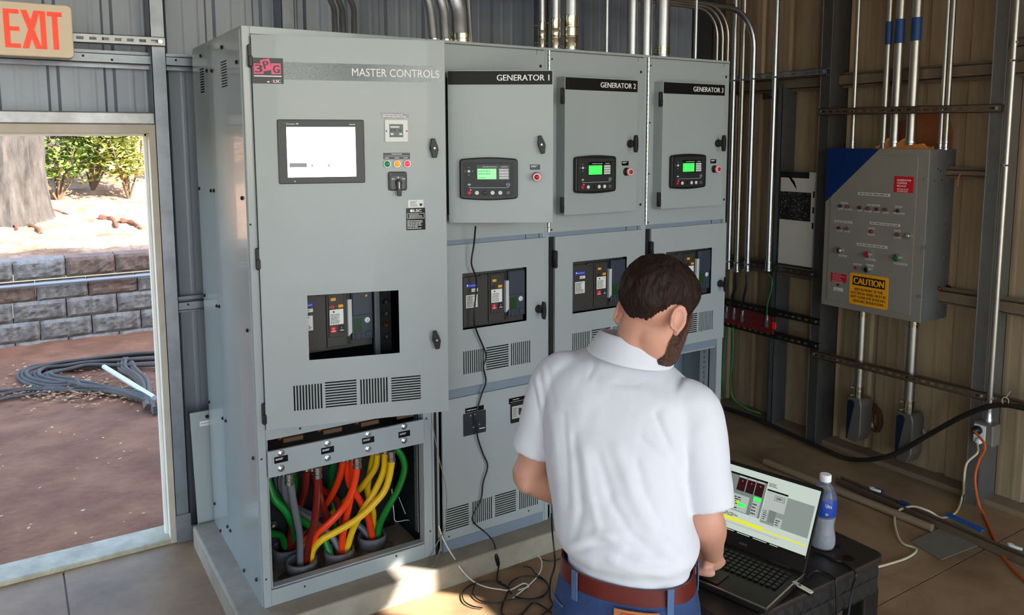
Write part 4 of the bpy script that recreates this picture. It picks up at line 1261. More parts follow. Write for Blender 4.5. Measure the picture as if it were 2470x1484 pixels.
# ================================================================== conduits, struts and wall equipment
cond_m = M('conduit_steel', (196, 198, 200), .34, 1.0, var=(14, .35), bump=(30, .02))
cond_w = M('conduit_steel_warm', (190, 184, 174), .38, 1.0, var=(10, .35), bump=(30, .02))
coup_m = M('coupling_zinc', (205, 200, 176), .16, 1.0)
def arc_path(p, d0, d1, r, n=8):
    """quarter bend starting at p heading d0 turning to d1"""
    p, d0, d1 = Vector(p), Vector(d0), Vector(d1)
    c = p + d1 * r
    out = []
    for k in range(n + 1):
        a = math.pi / 2 * k / n
        out.append(c - d1 * r * math.cos(a) + d0 * r * math.sin(a))
    return out
def conduit(label, path, r, mat=cond_m, sleeves=(), group=None, name='conduit', cat='conduit', n=14, bands=()):
    base = Vector(path[0])
    e = empty(name, base, label, cat, group)
    MB().tube(path, r, n).build('tube', mat, e, smooth=True)
    for (p0, p1, k) in sleeves:
        p0, p1 = Vector(p0), Vector(p1)
        ax = p1 - p0; L = ax.length
        q = r * k
        MB().lathe([(r, 0), (q, .001), (q, L * .30), (q * .96, L * .32), (q * .96, L * .36), (q * 1.03, L * .38), (q * 1.03, L * .62), (q * .96, L * .64), (q * .96, L * .68), (q, L * .70), (q, L - .001), (r, L)], p0, ax, n).build('coupling', coup_m, e, smooth=True)
        sd_ = ax.cross(Vector((CM[2]))).normalized()
        for t in (.15, .85):
            c0 = p0 + ax * t + sd_ * q
            MB().lathe([(.0035, 0), (.0035, .012), (.006, .012), (.006, .017)], c0, sd_, 6).build('set_screw', zinc, e)
    for (p0, p1, mt) in bands:
        MB().cyl(p0, p1, r * 1.04, n).build('colour_band', mt, e, smooth=True)
    return e
def clamp(e, c, ax, r, wall_dir):
    """pipe clamp: a ring plus ears"""
    ax = Vector(ax); w = Vector(wall_dir)
    m = MB(); m.tube([Vector(c) + (w * math.cos(a) + ax.cross(w) * math.sin(a)) * (r + .002) for a in [2 * math.pi * k / 14 for k in range(14)]], .0045, 5, closed=True)
    m.obox(Vector(c) - w * (r + .014) - ax * .006 - ax.cross(w) * .003, w * .014, ax * .012, ax.cross(w) * .006)
    m.build('clamp', zinc, e)
def vert(u, v, y): return ony(u, v, y)
ZT = 3.9
# three thin pipes above the master cabinet
for k, (u0, v0, u1) in enumerate(((807, 78, 797), (826, 79, 816), (852, 80, 845))):
    b = ony(u0, v0, .40); b.z = 2.387
    t = ony(u1, 0, .52)
    P = smooth_path([b, b.lerp(t, .5) + Vector((.006, -.01, 0)), t, t + Vector((-.10, .12, .25)), t + Vector((-.14, .16, .6))], 6)
    conduit(['leftmost', 'middle', 'right-hand'][k] + ' of three thin bent conduits above the master cabinet', P, .013, M('conduit_dull', (150, 150, 150), .4, .9, var=(14, .4)), group='thin conduits above the master cabinet')
# three elbows
for k, (u0, v0, u1, r, lb) in enumerate(((1047, 92, 1033, .023, 'left slim'), (1076, 97, 1064, .027, 'middle'), (1113, 99, 1100, .043, 'fat right-hand'))):
    b = ony(u0, v0, .30); b.z = 2.387
    t = ony(u1, 0, .34)
    hk = .13 * k
    P = smooth_path([b, b.lerp(t, .4) + Vector((.004, 0, 0)), t, t + Vector((-.06 - hk * .3, .02, .12 + hk * .6)), t + Vector((-.22 - hk * .5, .03, .25 + hk)), t + Vector((-.7, .03, .30 + hk))], 6)
    conduit(lb + ' galvanised elbow conduit entering the first cabinet top', P, r, cond_m, [(b, b + Vector((0, 0, .075 if k == 2 else .045)), 1.08)], group='elbow conduits beside the master cabinet')
b = ony(1138, 100, .25); b.z = 2.387; t = ony(1130, 0, .3)
conduit('very thin conduit hugging the fat elbow conduit', [b, b.lerp(t, .5), t, t + Vector((-.04, .02, .5))], .009)
def riser(u, v, y, r, label, up=(), sl=(), group=None, mat=cond_m):
    b = ony(u, v, y); b.z = 2.387
    P = [b, Vector((b.x, b.y, ZT))]
    S = []
    for (va, vb, k) in sl:
        za, zb = ony(u, va, y).z, ony(u, vb, y).z
        S.append(((b.x, b.y, max(za, 2.388)), (b.x, b.y, zb), k))
    return conduit(label, P, r, mat, S, group)
gA, gB = 'risers above generator 1 and 2', 'risers above generator 3'
riser(1307, 115, .22, .016, 'thinnest of three risers above the first generator seam', sl=((113, 53, 1.1),), group=gA)
riser(1339, 118, .22, .025, 'middle of three risers above the first generator seam', sl=((115, 45, 1.08),), group=gA)
riser(1376, 120, .22, .040, 'widest riser with zinc coupling above the first generator seam', sl=((118, 38, 1.06),), group=gA)
riser(1463, 125, .25, .011, 'thin lone conduit riser just right of the zinc-coupled trio')
riser(1524, 130, .22, .029, 'left of three risers above the second generator seam', sl=((48, -60, .78),), group=gB)
riser(1558, 131, .22, .032, 'middle of three risers above the second generator seam', sl=((44, -70, .74),), group=gB)
riser(1597, 132, .22, .041, 'widest riser above the second generator seam', sl=((37, -60, .96), (132, 112, 1.05)), group=gB)
riser(1677, 138, .25, .0105, 'thin lone conduit riser between the wide risers and the slim bends')
for k, u in enumerate((1729, 1742, 1755)):
    b = ony(u, 146, .35); b.z = 2.387
    zt = ony(u, 92, .35).z
    P = [b, Vector((b.x, b.y, zt))] + arc_path((b.x, b.y, zt), Z3, -X3, .16 + .012 * k)[1:] + [Vector((.9, b.y, zt + .16 + .012 * k + .02))]
    conduit(['left', 'middle', 'right'][k] + ' of three slim conduits bending left over the last cabinet', P, .0085, cond_w, group='slim bent conduits over generator 3')
# cable tray bar and rack high on the back
m = MB().box(1.3, 3.3, .62, .66, 2.800, 2.835); m.box(1.9, 2.75, .3, .34, 2.84, 2.88)
tag(m.build('hanger_bar', dark_steel), 'dark steel hanger bars high above the cabinets', 'bar')
# --- conduits in front of the right wall
XC = 3.43
gR = 'conduits between the last cabinet and the right wall'
def rwall(u0, v0, u1, v1, r, label, top=None, mat=cond_m, group=gR, extra=None, x=XC):
    a = onx(u0, v0, x); b = onx(u1, v1, x)
    P = [Vector((x, b.y, b.z)), Vector((x, b.y, a.z if top is None else top))]
    if extra: P += extra(P[-1])
    return conduit(label, P, r, mat, group=group), P
e1, P1 = rwall(1765, 60, 1757, 645, .019, 'leftmost conduit beside the last cabinet, nearest its edge', ZT)
e2, P2 = rwall(1790, 90, 1777, 652, .0165, 'second conduit from the last cabinet with a clamp midway', ZT, cond_w)
e3, P3 = rwall(1812, 125, 1802, 650, .0185, 'conduit right of the last cabinet that curves left at its top', onx(1814, 118, XC).z, cond_m, gR,
               lambda p: arc_path(p, Z3, -X3, .24)[1:] + [Vector((1.6, p.y, p.z + .26))])
e4, P4 = rwall(1868, 0, 1853, 650, .0155, 'conduit standing apart in front of the grey stud', ZT)
for e, P in ((e1, P1), (e2, P2), (e3, P3), (e4, P4)):
    b = P[0]
    r = .019
    MB().lathe([(r * 1.25, 0), (r * 1.25, .012), (r * 1.05, .014), (r * 1.05, .05), (r * 1.2, .052), (r * 1.2, .066)], b + Vector((0, 0, -.01)), Z3, 12).build('connector', zinc, e, smooth=True)
    for zz in (2.36, 1.125):
        if zz > b.z + .02: clamp(e, Vector((b.x, b.y, zz)), Z3, r, X3)
# relay panel feed conduits
PXF = 3.43
blue_band = M('blue_tape', (24, 66, 120), .5)
gP = 'conduits rising from the relay panel'
def pfeed(u0, u1, v1, r, label, band=None, x=3.56, coup=True):
    b = onx(u1, v1, x)
    a = onx(u0, 0, x)
    P = [Vector((x, b.y, 1.905)), Vector((x, b.y, ZT))]
    bands = []
    if band:
        z1, z0 = onx(u0, band[0], x).z, onx(u0, band[1], x).z
        bands.append(((x, b.y, z0), (x, b.y, z1), blue_band))
    e = conduit(label, P, r, cond_w, group=gP, bands=bands)
    if coup:
        MB().lathe([(r * 1.3, 0), (r * 1.3, .01), (r * 1.1, .012), (r * 1.1, .035), (r * 1.25, .037), (r * 1.25, .047)], (x, b.y, 1.905), Z3, 12).build('connector', zinc, e, smooth=True)
    clamp(e, Vector((x, b.y, 2.13)), Z3, r, X3)
    return e
pfeed(2067, 2056, 350, .012, 'slim conduit dropping to the left end of the relay panel top')
pfeed(2141, 2131, 340, .0175, 'left of three blue banded conduits above the relay panel', (53, 108))
pfeed(2168, 2157, 340, .025, 'middle of three blue banded conduits above the relay panel', (47, 105))
pfeed(2208, 2196, 340, .026, 'right of three blue banded conduits above the relay panel', (43, 99))
pfeed(2283, 2268, 350, .0125, 'first of two slim conduits at the right of the relay panel top')
pfeed(2298, 2281, 350, .0125, 'second of two slim conduits at the right of the relay panel top')
# conduit at far right with outlet box
b0 = onx(2395, 1035, 3.50)
yR = onx(2440, 200, 3.5).y
e = conduit('tall conduit running down the right post to the outlet box', [Vector((3.5, yR, .50)), Vector((3.5, yR, ZT))], .0145, cond_w)
for zz in (1.83, .57, 2.35): clamp(e, Vector((3.5, yR, zz)), Z3, .0145, X3)

# --- slotted struts
strut_dark = M('strut_dark', (92, 88, 82), .42, .8, var=(10, .4))
strut_light = M('strut_galv', (150, 152, 154), .4, .8, var=(10, .4))
def strut(label, p0, p1, face, h=.041, d=.041, mat=strut_light, pitch=.05, slot=(.028, .013), group='slotted strut channels', name='strut_channel'):
    """channel from p0 to p1 (centre line of the slotted web), web facing `face`"""
    p0, p1, f = Vector(p0), Vector(p1), Vector(face).normalized()
    u = (p1 - p0).normalized(); L = (p1 - p0).length
    v = f.cross(u).normalized()
    if v.z < 0: v = -v
    e = empty(name, p0, label, 'strut', group)
    m = MB()
    n_ = int(L / pitch)
    o_ = (L - n_ * pitch) / 2
    hs = [(o_ + k * pitch + (pitch - slot[0]) / 2, o_ + k * pitch + (pitch + slot[0]) / 2, h / 2 - slot[1] / 2, h / 2 + slot[1] / 2) for k in range(n_)]
    m.plate(p0 - v * h / 2, u, v, -f * .0027, L, h, hs)
    m.build('web', mat, e)
    m = MB()
    m.obox(p0 - v * h / 2, u * L, v * .0027, -f * d); m.obox(p0 + v * (h / 2 - .0027), u * L, v * .0027, -f * d)
    m.build('flanges', mat, e)
    for k, t in enumerate((.02, L - .02)):
        c = p0 + u * t + f * .0005
        mb = MB().lathe([(.010, 0), (.010, .003), (.0065, .003), (.0065, .009)], c, f, 6); mb.build('bolt', zinc, e)
    return e
ya, yb2 = onx(1820, 183, 3.48).y, .045
strut('slotted strut behind the conduits just above the grey stud', (3.48, .93, 2.375), (3.48, .045, 2.375), (-1, 0, 0), mat=strut_light)
strut('long slotted strut on two posts above the relay panel', (3.495, .105, 2.133), (3.495, -.97, 2.118), (-1, 0, 0), mat=M('strut_brown', (120, 102, 84), .42, .7, var=(10, .4)), h=.041)
strut('slotted strut holding the lower conduit ends beside the last cabinet', (3.48, .93, 1.118), (3.48, .068, 1.118), (-1, 0, 0), mat=strut_dark)
strut('dark slotted strut above the red ground bar', (3.50, .93, .815), (3.50, .04, .815), (-1, 0, 0), mat=M('strut_black', (48, 45, 42), .45, .7))
strut('dark slotted strut below the red ground bar', (3.50, .93, .66), (3.50, .035, .66), (-1, 0, 0), mat=M('strut_black', (48, 45, 42)))
strut('slotted strut behind the two conduits under the relay panel', (3.50, .085, .605), (3.50, -.985, .615), (-1, 0, 0), mat=M('strut_brown', (120, 102, 84)))
strut('slotted strut stub at the right edge past the far post', (3.50, -1.0, .617), (3.50, -1.7, .617), (-1, 0, 0), mat=M('strut_brown', (120, 102, 84)))
strut('slotted strut between the EXIT sign and the door post', ony(100, 86, .93) , ony(398, 101, .93), (0, -1, 0), mat=strut_light)
strut('upper strut at the top right corner by the far post', (3.5, -1.0, 2.44), (3.5, -1.7, 2.44), (-1, 0, 0), mat=M('strut_brown', (120, 102, 84)))

# --- exit sign
ex = empty('exit_sign', (-.62, .82, 2.3), 'beige EXIT sign with red letters above the open door', 'sign')
tl, br = ony(-30, 8, .80), ony(180, 142, .80)
SWi, SHi = .345, .215
sx0, sz0 = br.x - SWi, br.z + .002
m = MB(); m.prism(rrect(SWi, SHi, .018), (sx0, .80, sz0), X3, Z3, Vector((0, .09, 0))); m.build('housing', M('exit_beige', (222, 204, 176), .5, var=(6, .15)), ex, bevel=.004)
red_l = M('exit_red', (236, 66, 30), .45, emit=((236, 60, 24), .18))
h_ = ony(60, 25, .8).z - ony(60, 117, .8).z; z_b = ony(75, 117, .8).z; th = .0195
cells = [(ony(9, 60, .8).x, 'E'), (ony(51, 60, .8).x, 'X'), (ony(97, 60, .8).x, 'I'), (ony(115, 60, .8).x, 'T')]
for (xx, L_) in cells:
    m = MB()
    def bx(a, b, c, d): m.box(xx + a, xx + b, .796, .80, z_b + c, z_b + d)
    if L_ == 'E':
        bx(0, th, 0, h_); bx(th, .054, h_ - .017, h_); bx(th, .052, h_ / 2 - .009, h_ / 2 + .008); bx(th, .054, 0, .017)
    elif L_ == 'X':
        for s_ in (1, -1):
            c_ = .034
            poly = [(c_ - s_ * .034, 0), (c_ - s_ * .034 + th * 1.1 * (1 if s_ > 0 else -1), 0), (c_ + s_ * .034, h_), (c_ + s_ * .034 - th * 1.1 * (1 if s_ > 0 else -1), h_)]
            if s_ < 0: poly = poly[::-1]
            m.prism(poly, (xx, .80 - .0004 * (s_ + 1), z_b), X3, Z3, Vector((0, -.004, 0)))
    elif L_ == 'I': bx(0, th, 0, h_)
    else: bx(0, .052, h_ - .018, h_); bx(.026 - th / 2, .026 + th / 2, 0, h_ - .018)
    m.build('letter', red_l, ex)

# --- leaning spare cover
a = onz(512, 1258, .0)
sp = empty('cover_panel', (-.06, .93, .1), 'loose grey cabinet cover leaning between wall and cabinet', 'panel')
tl = ony(456, 996, .955); bl = ony(479, 1262, .90)
m = MB(); m.obox((bl.x, .905, .03), Vector((.34, 0, 0)), Vector((tl.x - bl.x, .035, tl.z - .03)), Vector((0, .012, 0)))
m.build('sheet', grey, sp, bevel=.002)
k_ = ony(499, 1005, .935)
MB().lathe([(.008, 0), (.008, .01), (.005, .013)], (k_.x, .938, k_.z), (0, -1, 0), 10).build('knob', black_plastic, sp)
c_ = ony(496, 1020, .935)
m = MB().box(c_.x - .028, c_.x + .06, .934, .936, c_.z - .014, c_.z + .012); m.build('sticker', label_white, sp)
m = MB(); print_lines(m, (c_.x - .02, .9335, c_.z - .003), X3, Z3, .06, .004, 1, .6, 3); m.build('sticker_print', M('black_print', (25, 25, 28)), sp)

# --- relay panel
rp = empty('relay_panel', (3.5, 0.0, .93), 'grey wall-mounted relay panel with blue corner and CAUTION sign', 'panel')
py0, py1, pz0, pz1 = -.653, -.024, .955, 1.909
pg = M('panel_grey', (134, 128, 118), .42, var=(4, .2)); pgs = M('panel_side_grey', (112, 112, 110), .4, .3, var=(5, .4))
PB = XR - .005
m = MB().box(PXF + .004, PB, py0, py1, pz0, pz1); m.build('enclosure', pgs, rp, bevel=.003)
m = MB().box(PXF, PXF + .006, py0, py1, pz0, pz1); m.build('front_flange', pg, rp, bevel=.002)
DY0, DY1, DZ0_, DZ1_ = onx(2215, 400, PXF).y, onx(2008, 400, PXF).y, onx(2010, 725, PXF).z, onx(2100, 374, PXF).z
m = MB().box(PXF - .004, PXF, DY0, DY1, DZ0_, DZ1_); m.build('door', pg, rp, bevel=.0015)
U_, V_ = Vector((0, -1, 0)), Z3
def pp(u, v, lift=.0045): q = onx(u, v, PXF); return Vector((PXF - lift, q.y, q.z))
# blue painted corner over flange and door
m = MB()
c1 = onx(2123, 358, PXF); c2 = onx(1991, 488, PXF)
poly = [(0, 0), (0, 1)]
m.add([(PXF - .0048, py1 + .0005, pz1 + .0005), (PXF - .0048, py1 + .0005, c2.z), (PXF - .0048, c1.y, pz1 + .0005)], [(0, 1, 2)])
m.build('blue_corner', M('panel_blue', (12, 40, 92), .4), rp)
m = MB(); m.add([(PXF - .0051, DY1, DZ1_), (PXF - .0051, DY1, DZ1_ - .17), (PXF - .0051, DY1 - .0015, DZ1_ - .17), (PXF - .0051, DY1 - .0015, DZ1_)], [(0, 1, 2, 3)])
m.add([(PXF - .0051, DY1, DZ1_), (PXF - .0051, DY1 - .2, DZ1_), (PXF - .0051, DY1 - .2, DZ1_ + .0015), (PXF - .0051, DY1, DZ1_ + .0015)], [(3, 2, 1, 0)])
m.build('door_edge', seam, rp)
def pl(nm, u0, v0, u1, v1, mat, d=.002, flat=True):
    a, b = pp(u0, v0), pp(u1, v1)
    z0, z1 = min(a.z, b.z), max(a.z, b.z)
    return MB().box(PXF - .004 - d, PXF - .004, min(a.y, b.y), max(a.y, b.y), z0, z1).build(nm, mat, rp)
lab_w = M('engraved_white', (200, 198, 190), .5)
def strip(uc, vc, wpx, h=.012, d=.002):
    c = pp(uc, vc); w = wpx / 2 * .00262
    o = MB().box(PXF - .004 - d, PXF - .004, c.y - w, c.y + w, c.z - h / 2, c.z + h / 2).build('engraved_label', lab_w, rp)
    mb = MB(); print_lines(mb, (PXF - .0045 - d, c.y + w * .92, c.z - h * .3), U_, V_, w * 1.84, h * .6, 1, .6, int(uc), False); mb.build('label_print', M('grey_print', (90, 92, 92)), rp)
for (u, v, w, h) in ((2109, 469, 76, .016), (2138, 490, 0, 0), (2037, 490, 18, .009), (2108, 495, 29, .009), (2168, 499, 15, .009), (2029, 504, 12, .009), (2047, 505, 17, .009), (2075, 508, 12, .009), (2095, 510, 17, .009), (2116, 511, 13, .009), (2137, 513, 14, .009), (2169, 515, 25, .009),
                   (2035, 535, 45, .012), (2135, 541, 70, .013), (2026, 556, 14, .009), (2044, 558, 14, .009), (2103, 551, 16, .009), (2102, 566, 15, .009), (2166, 557, 14, .009), (2165, 573, 16, .009),
                   (2104, 593, 73, .015), (2033, 617, 22, .010), (2100, 626, 24, .010), (2173, 637, 30, .010), (2069, 638, 20, .010), (2099, 640, 17, .010)):
    if w: strip(u, v, w, h)
dark_lens = M('lens_dark', (36, 22, 20), .2); red_lens = M('lens_dull_red', (120, 26, 22), .25)
for (u, v, c_) in ((2028, 497, 0), (2046, 499, 1), (2075, 501, 0), (2095, 503, 1), (2116, 505, 0), (2137, 506, 1), (2167, 509, 0), (2025, 550, 0), (2044, 552, 1), (2103, 559, 1), (2165, 566, 1)):
    c = pp(u, v, .004)
    MB().lathe([(.0105, 0), (.0105, .005), (.0085, .007)], c, (-1, 0, 0), 12).build('lamp_bezel', dark_steel, rp)
    MB().lathe([(.0085, .006), (.008, .012), (.004, .016)], c, (-1, 0, 0), 12).build('indicator_lamp', (dark_lens, red_lens)[c_], rp, smooth=True)
def button(u, v, mat, r=.018, key=False):
    c = pp(u, v, .004)
    MB().lathe([(r * 1.1, 0), (r * 1.1, .008), (r, .011), (r, .022), (r * .8, .024)], c, (-1, 0, 0), 18).build('button_ring', chrome, rp, smooth=True)
    MB().lathe([(r * .78, .02), (r * .76, .03), (r * .5, .032)], c, (-1, 0, 0), 16).build('push_button', mat, rp, smooth=True)
button(2029, 604, chrome, .018); button(2098, 614, M('button_red', (170, 20, 28), .35), .018); button(2168, 622, M('button_green', (24, 92, 34), .35), .0195)
button(2194, 569, chrome, .014); button(2096, 650, black_plastic, .017)
c = pp(2067, 646, .004); MB().lathe([(.009, 0), (.009, .008), (.006, .012)], c, (-1, 0, 0), 12).build('indicator_lamp', M('lens_red', (150, 30, 24), .25), rp)
# red relay sign
rs1 = pl('relay_sign', 2159, 425, 2204, 466, M('sign_red', (196, 16, 34), .4))
mb = MB()
def ptext(s, u, v, w, h, bold=0): add_text(mb, s, pp(u, v, .0068), U_, V_, w=w, h=h, bold=bold)
for s, v, w, h in (('GENERATOR', 436.5, .082, .0105), ('CONTROL', 443.5, .06, .0105), ('RELAYS', 450.5, .052, .0105), ('120 VOLTS AC', 457.5, .066, .0075), ('24 VOLTS DC', 462.5, .062, .0075)):
    ptext(s, 2165.5, v, w, h, .0004)
mb.build('sign_lettering', M('sign_white', (236, 226, 222), .5), rp)
rs2 = pl('notice_plate', 2006, 657, 2042, 683, M('sign_red_dark', (176, 18, 34), .4))
mb = MB(); q = pp(2009, 681, .0068); print_lines(mb, q, U_, V_, .085, .058, 6, .4, 8); mb.build('label_print', M('sign_pink', (226, 150, 150), .5), rp)
pl('small_plate', 2012, 692, 2034, 705, lab_w); mb = MB(); q = pp(2015, 702, .0068); print_lines(mb, q, U_, V_, .045, .016, 2, .4, 8); mb.build('label_print', M('grey_print', (90, 92, 92)), rp)
c = pp(2023, 687, .004); MB().lathe([(.006, 0), (.006, .006)], c, (-1, 0, 0), 10).build('keyhole', black_plastic, rp)
# caution sign
ca, cb = pp(2048, 746), pp(2146, 655)
CW, CH = ca.y - cb.y, 0.0
zb_, zt_ = onx(2048, 731, PXF).z, onx(2048, 656, PXF).z
CH = zt_ - zb_
m = MB(); m.prism(rrect(CW, CH, .012), (PXF - .004, ca.y, zb_), U_, V_, Vector((-.002, 0, 0))); m.build('caution_sign', M('caution_yellow', (236, 160, 22), .45, var=(10, .12)), rp)
mb = MB(); mb.box(PXF - .0068, PXF - .006, ca.y - CW * .92, ca.y - CW * .08, zb_ + CH * .62, zb_ + CH * .91); mb.build('caution_header', M('caution_black', (24, 18, 14), .5), rp)
mb = MB(); add_text(mb, 'CAUTION', (PXF - .0072, ca.y - CW * .11, zb_ + CH * .665), U_, V_, w=CW * .78, h=CH * .20, bold=.0025); mb.build('caution_title', M('caution_yellow', (236, 160, 22)), rp)
mb = MB()
for k, s in enumerate(('AREA IN FRONT OF THIS', 'ELECTRICAL PANEL MUST BE', 'KEPT CLEAR FOR 36 INCHES.', 'OSHA-NEC REGULATIONS')):
    w_ = (.74, .90, .90, .80)[k] * CW
    add_text(mb, s, (PXF - .0064, ca.y - (CW - w_) / 2, zb_ + CH * (.46 - .125 * k)), U_, V_, w=w_, h=CH * .082, bold=.0006)
mb.build('caution_lettering', M('caution_black', (24, 18, 14)), rp)
# knockouts on the side
for k in range(11):
    q = ony(2288 - k * 1.35, 388 + k * 23.2, py0)
    MB().lathe([(.011, 0), (.011, .0015), (.006, .002)], (q.x, py0, q.z), (0, -1, 0), 10).build('knockout', M('knockout', (128, 126, 122), .35, .5), rp)
for (u, v) in ((2268, 412), (2262, 408), (2272, 434), (2254, 437), (2303, 412)):
    q = ony(u, v, py0); MB().lathe([(.004, 0), (.004, .003)], (q.x, py0, q.z), (0, -1, 0), 8).build('rivet', dark_steel, rp)
q = ony(2284, 694, py0); MB().lathe([(.014, 0), (.014, .012), (.009, .02)], (q.x, py0, q.z), (0, -1, 0), 12).build('side_knob', black_plastic, rp)
q = ony(2264, 696, py0); MB().lathe([(.012, 0), (.012, .008), (.008, .014)], (q.x, py0, q.z), (0, -1, 0), 12).build('side_lamp', red_lens, rp)
for v, u in ((433, 2234), (597, 2230), (715, 2220)):
    q = onx(u, v, PXF); MB().box(PXF - .010, PXF, q.y - .005, q.y + .004, q.z - .008, q.z + .008).build('door_clamp', zinc, rp)
# rust coloured board and torn cardboard above the panel
bd = onx(2212, 285, 3.66); bd2 = onx(2262, 355, 3.66)
m = MB(); m.prism([(0, 0), (.30, 0), (.30, .10), (.265, .21), (.20, .235), (.10, .23), (0, .16)], (3.672, onx(2170, 355, 3.66).y, 1.905), U_, V_, Vector((-.006, 0, 0)))
tag(m.build('fibre_board', M('rust_board', (150, 84, 46), .8, var=(14, .5))), 'rust brown fibre board stuck behind the conduits above the panel', 'board')
m = MB(); rs = random.Random(5)
y0_ = onx(2108, 352, 3.53).y; y1_ = onx(2248, 352, 3.53).y
top = []
n_ = 22
for k in range(n_ + 1):
    t = k / n_
    hgt = .012 + .05 * math.exp(-((t - .25) / .12) ** 2) + .055 * math.exp(-((t - .55) / .13) ** 2) + rs.uniform(-.004, .004)
    if abs(t - .36) < .04: hgt = .012
    top.append((t * (y0_ - y1_), hgt))
poly = [(0, 0), (y0_ - y1_, 0)] + top[::-1]
m.prism(poly, (3.545, y0_, 1.909), U_, V_, Vector((.006, 0, 0)))
m.prism([(0.05, 0), (y0_ - y1_ - .02, 0), (.3, .03)], (3.535, y0_, 1.909), U_, V_, Vector((-.02, 0, 0)))
tag(m.build('torn_cardboard', M('orange_cardboard', (214, 132, 62), .85, var=(8, .3))), 'torn orange cardboard lying on top of the relay panel', 'cardboard')

# --- board with black graphic
bo = empty('printed_board', (3.56, .30, 1.13), 'white board with black speckled print standing behind the stud', 'board')
by0, by1 = onx(1965, 500, 3.555).y, onx(1881, 500, 3.555).y
bz0, bz1 = 1.145, 1.755
m = MB().box(3.556, 3.566, by0, by1, bz0, bz1); m.build('backing', M('board_white', (200, 194, 184), .5, var=(4, .15)), bo)
m = MB(); w_ = by1 - by0
z1 = onx(1900, 530, 3.555).z; z2 = onx(1900, 462, 3.555).z
m.box(3.5548, 3.556, by0 + .03, by1, z1, z2); m.box(3.5548, 3.556, by0 + .05, by1, bz1 - .04, bz1)
m.prism([(0, 0), (.05, -.03), (.07, -.085), (.045, -.03), (.02, 0.0)], (3.556, by1 - .06, bz1 - .035), U_, V_, Vector((-.0012, 0, 0)))
for zz in (0, 1, 2): m.box(3.5548, 3.556, by0 + .004, by0 + .016, bz0 + .25 + zz * .1, bz0 + .29 + zz * .1)
m.build('black_print_area', M('board_black', (18, 17, 17), .4), bo)
m = MB(); rs = random.Random(8)
for _ in range(170):
    yy, zz, s_ = rs.uniform(by0 + .035, by1 - .005), rs.uniform(z1 + .005, z2 - .005), rs.uniform(.0015, .0045)
    m.add([(3.5544, yy, zz), (3.5544, yy - s_, zz + s_ * .3), (3.5544, yy - s_ * .6, zz + s_), (3.5544, yy + s_ * .3, zz + s_ * .8)], [(0, 1, 2, 3)])
m.build('speckles', M('board_speck', (220, 214, 204), .5), bo, kind='stuff')

# --- red ground bar with lugs and wires
gb = empty('ground_bar', (3.48, .6, .7), 'dark red ground bus bar with bolted lugs low on the right wall', 'bus bar')
m = MB().box(3.468, 3.478, .36, .93, .675, .79); m.build('bar', M('ground_bar_red', (106, 26, 20), .4, var=(6, .3)), gb, bevel=.002)
for k in range(14):
    for j in range(2):
        if k in (4, 9): continue
        MB().lathe([(.006, 0), (.006, .003), (.003, .003)], (3.468, .42 + k * .036, .715 + j * .035), (-1, 0, 0), 8).build('bolt_hole', dark_steel, gb)
q = onx(1868, 786, 3.465)
MB().box(3.46, 3.470, q.y - .012, q.y + .02, q.z - .022, q.z + .022).build('insulator', M('insulator_red', (232, 30, 30), .4), gb, bevel=.004)
lugp = []
for (u, v) in ((1770, 760), (1790, 765), (1849, 778), (1752, 757)):
    q = onx(u, v, 3.46)
    m = MB().box(3.458, 3.466, q.y - .011, q.y + .011, q.z - .035, q.z + .015); m.lathe([(.008, 0), (.008, .006)], (3.458, q.y, q.z - .02), (-1, 0, 0), 6); m.lathe([(.008, 0), (.008, .006)], (3.458, q.y, q.z + .002), (-1, 0, 0), 6)
    m.cyl((3.462, q.y, q.z + .015), (3.462, q.y, q.z + .05), .0075, 8)
    m.build('lug', zinc, gb); lugp.append(q)
blk_w = M('cable_black', (22, 21, 22), .45); grn_w = M('wire_green', (22, 104, 48), .45)
def wire(label, pts, r, mat, name='cable', cat='cable', group=None, n=8, sub=6):
    m = MB().tube(smooth_path(pts, sub), r, n)
    o = m.build(name, mat, smooth=True, origin=pts[0])
    return tag(o, label, cat, group)
def rx(u, v, x): q = onx(u, v, x); return Vector((x, q.y, q.z))
wire('black cable from the second conduit to the red ground bar', [rx(1777, 660, 3.43), rx(1775, 690, 3.425), rx(1766, 715, 3.43), rx(1763, 740, 3.455)], .0085, blk_w)
wire('black cable from the curved conduit to the red ground bar', [rx(1801, 660, 3.43), rx(1800, 690, 3.425), rx(1793, 720, 3.43), rx(1790, 748, 3.455)], .0085, blk_w)
wire('green wire looping from the lone conduit to the ground bar', [rx(1853, 662, 3.43), rx(1862, 675, 3.425), rx(1860, 700, 3.42), rx(1851, 735, 3.43), rx(1849, 765, 3.455)], .0045, grn_w)
wire('green ground wire running down from the red bar to the floor', [rx(1768, 790, 3.455), rx(1767, 850, 3.45), rx(1762, 920, 3.45), rx(1768, 960, 3.46), rx(1800, 985, 3.5), rx(1835, 998, 3.56)], .006, grn_w)
wire('second green ground wire hidden behind the cabinet edge', [rx(1752, 790, 3.455), rx(1746, 850, 3.45), rx(1742, 920, 3.45), rx(1745, 960, 3.5)], .006, grn_w)
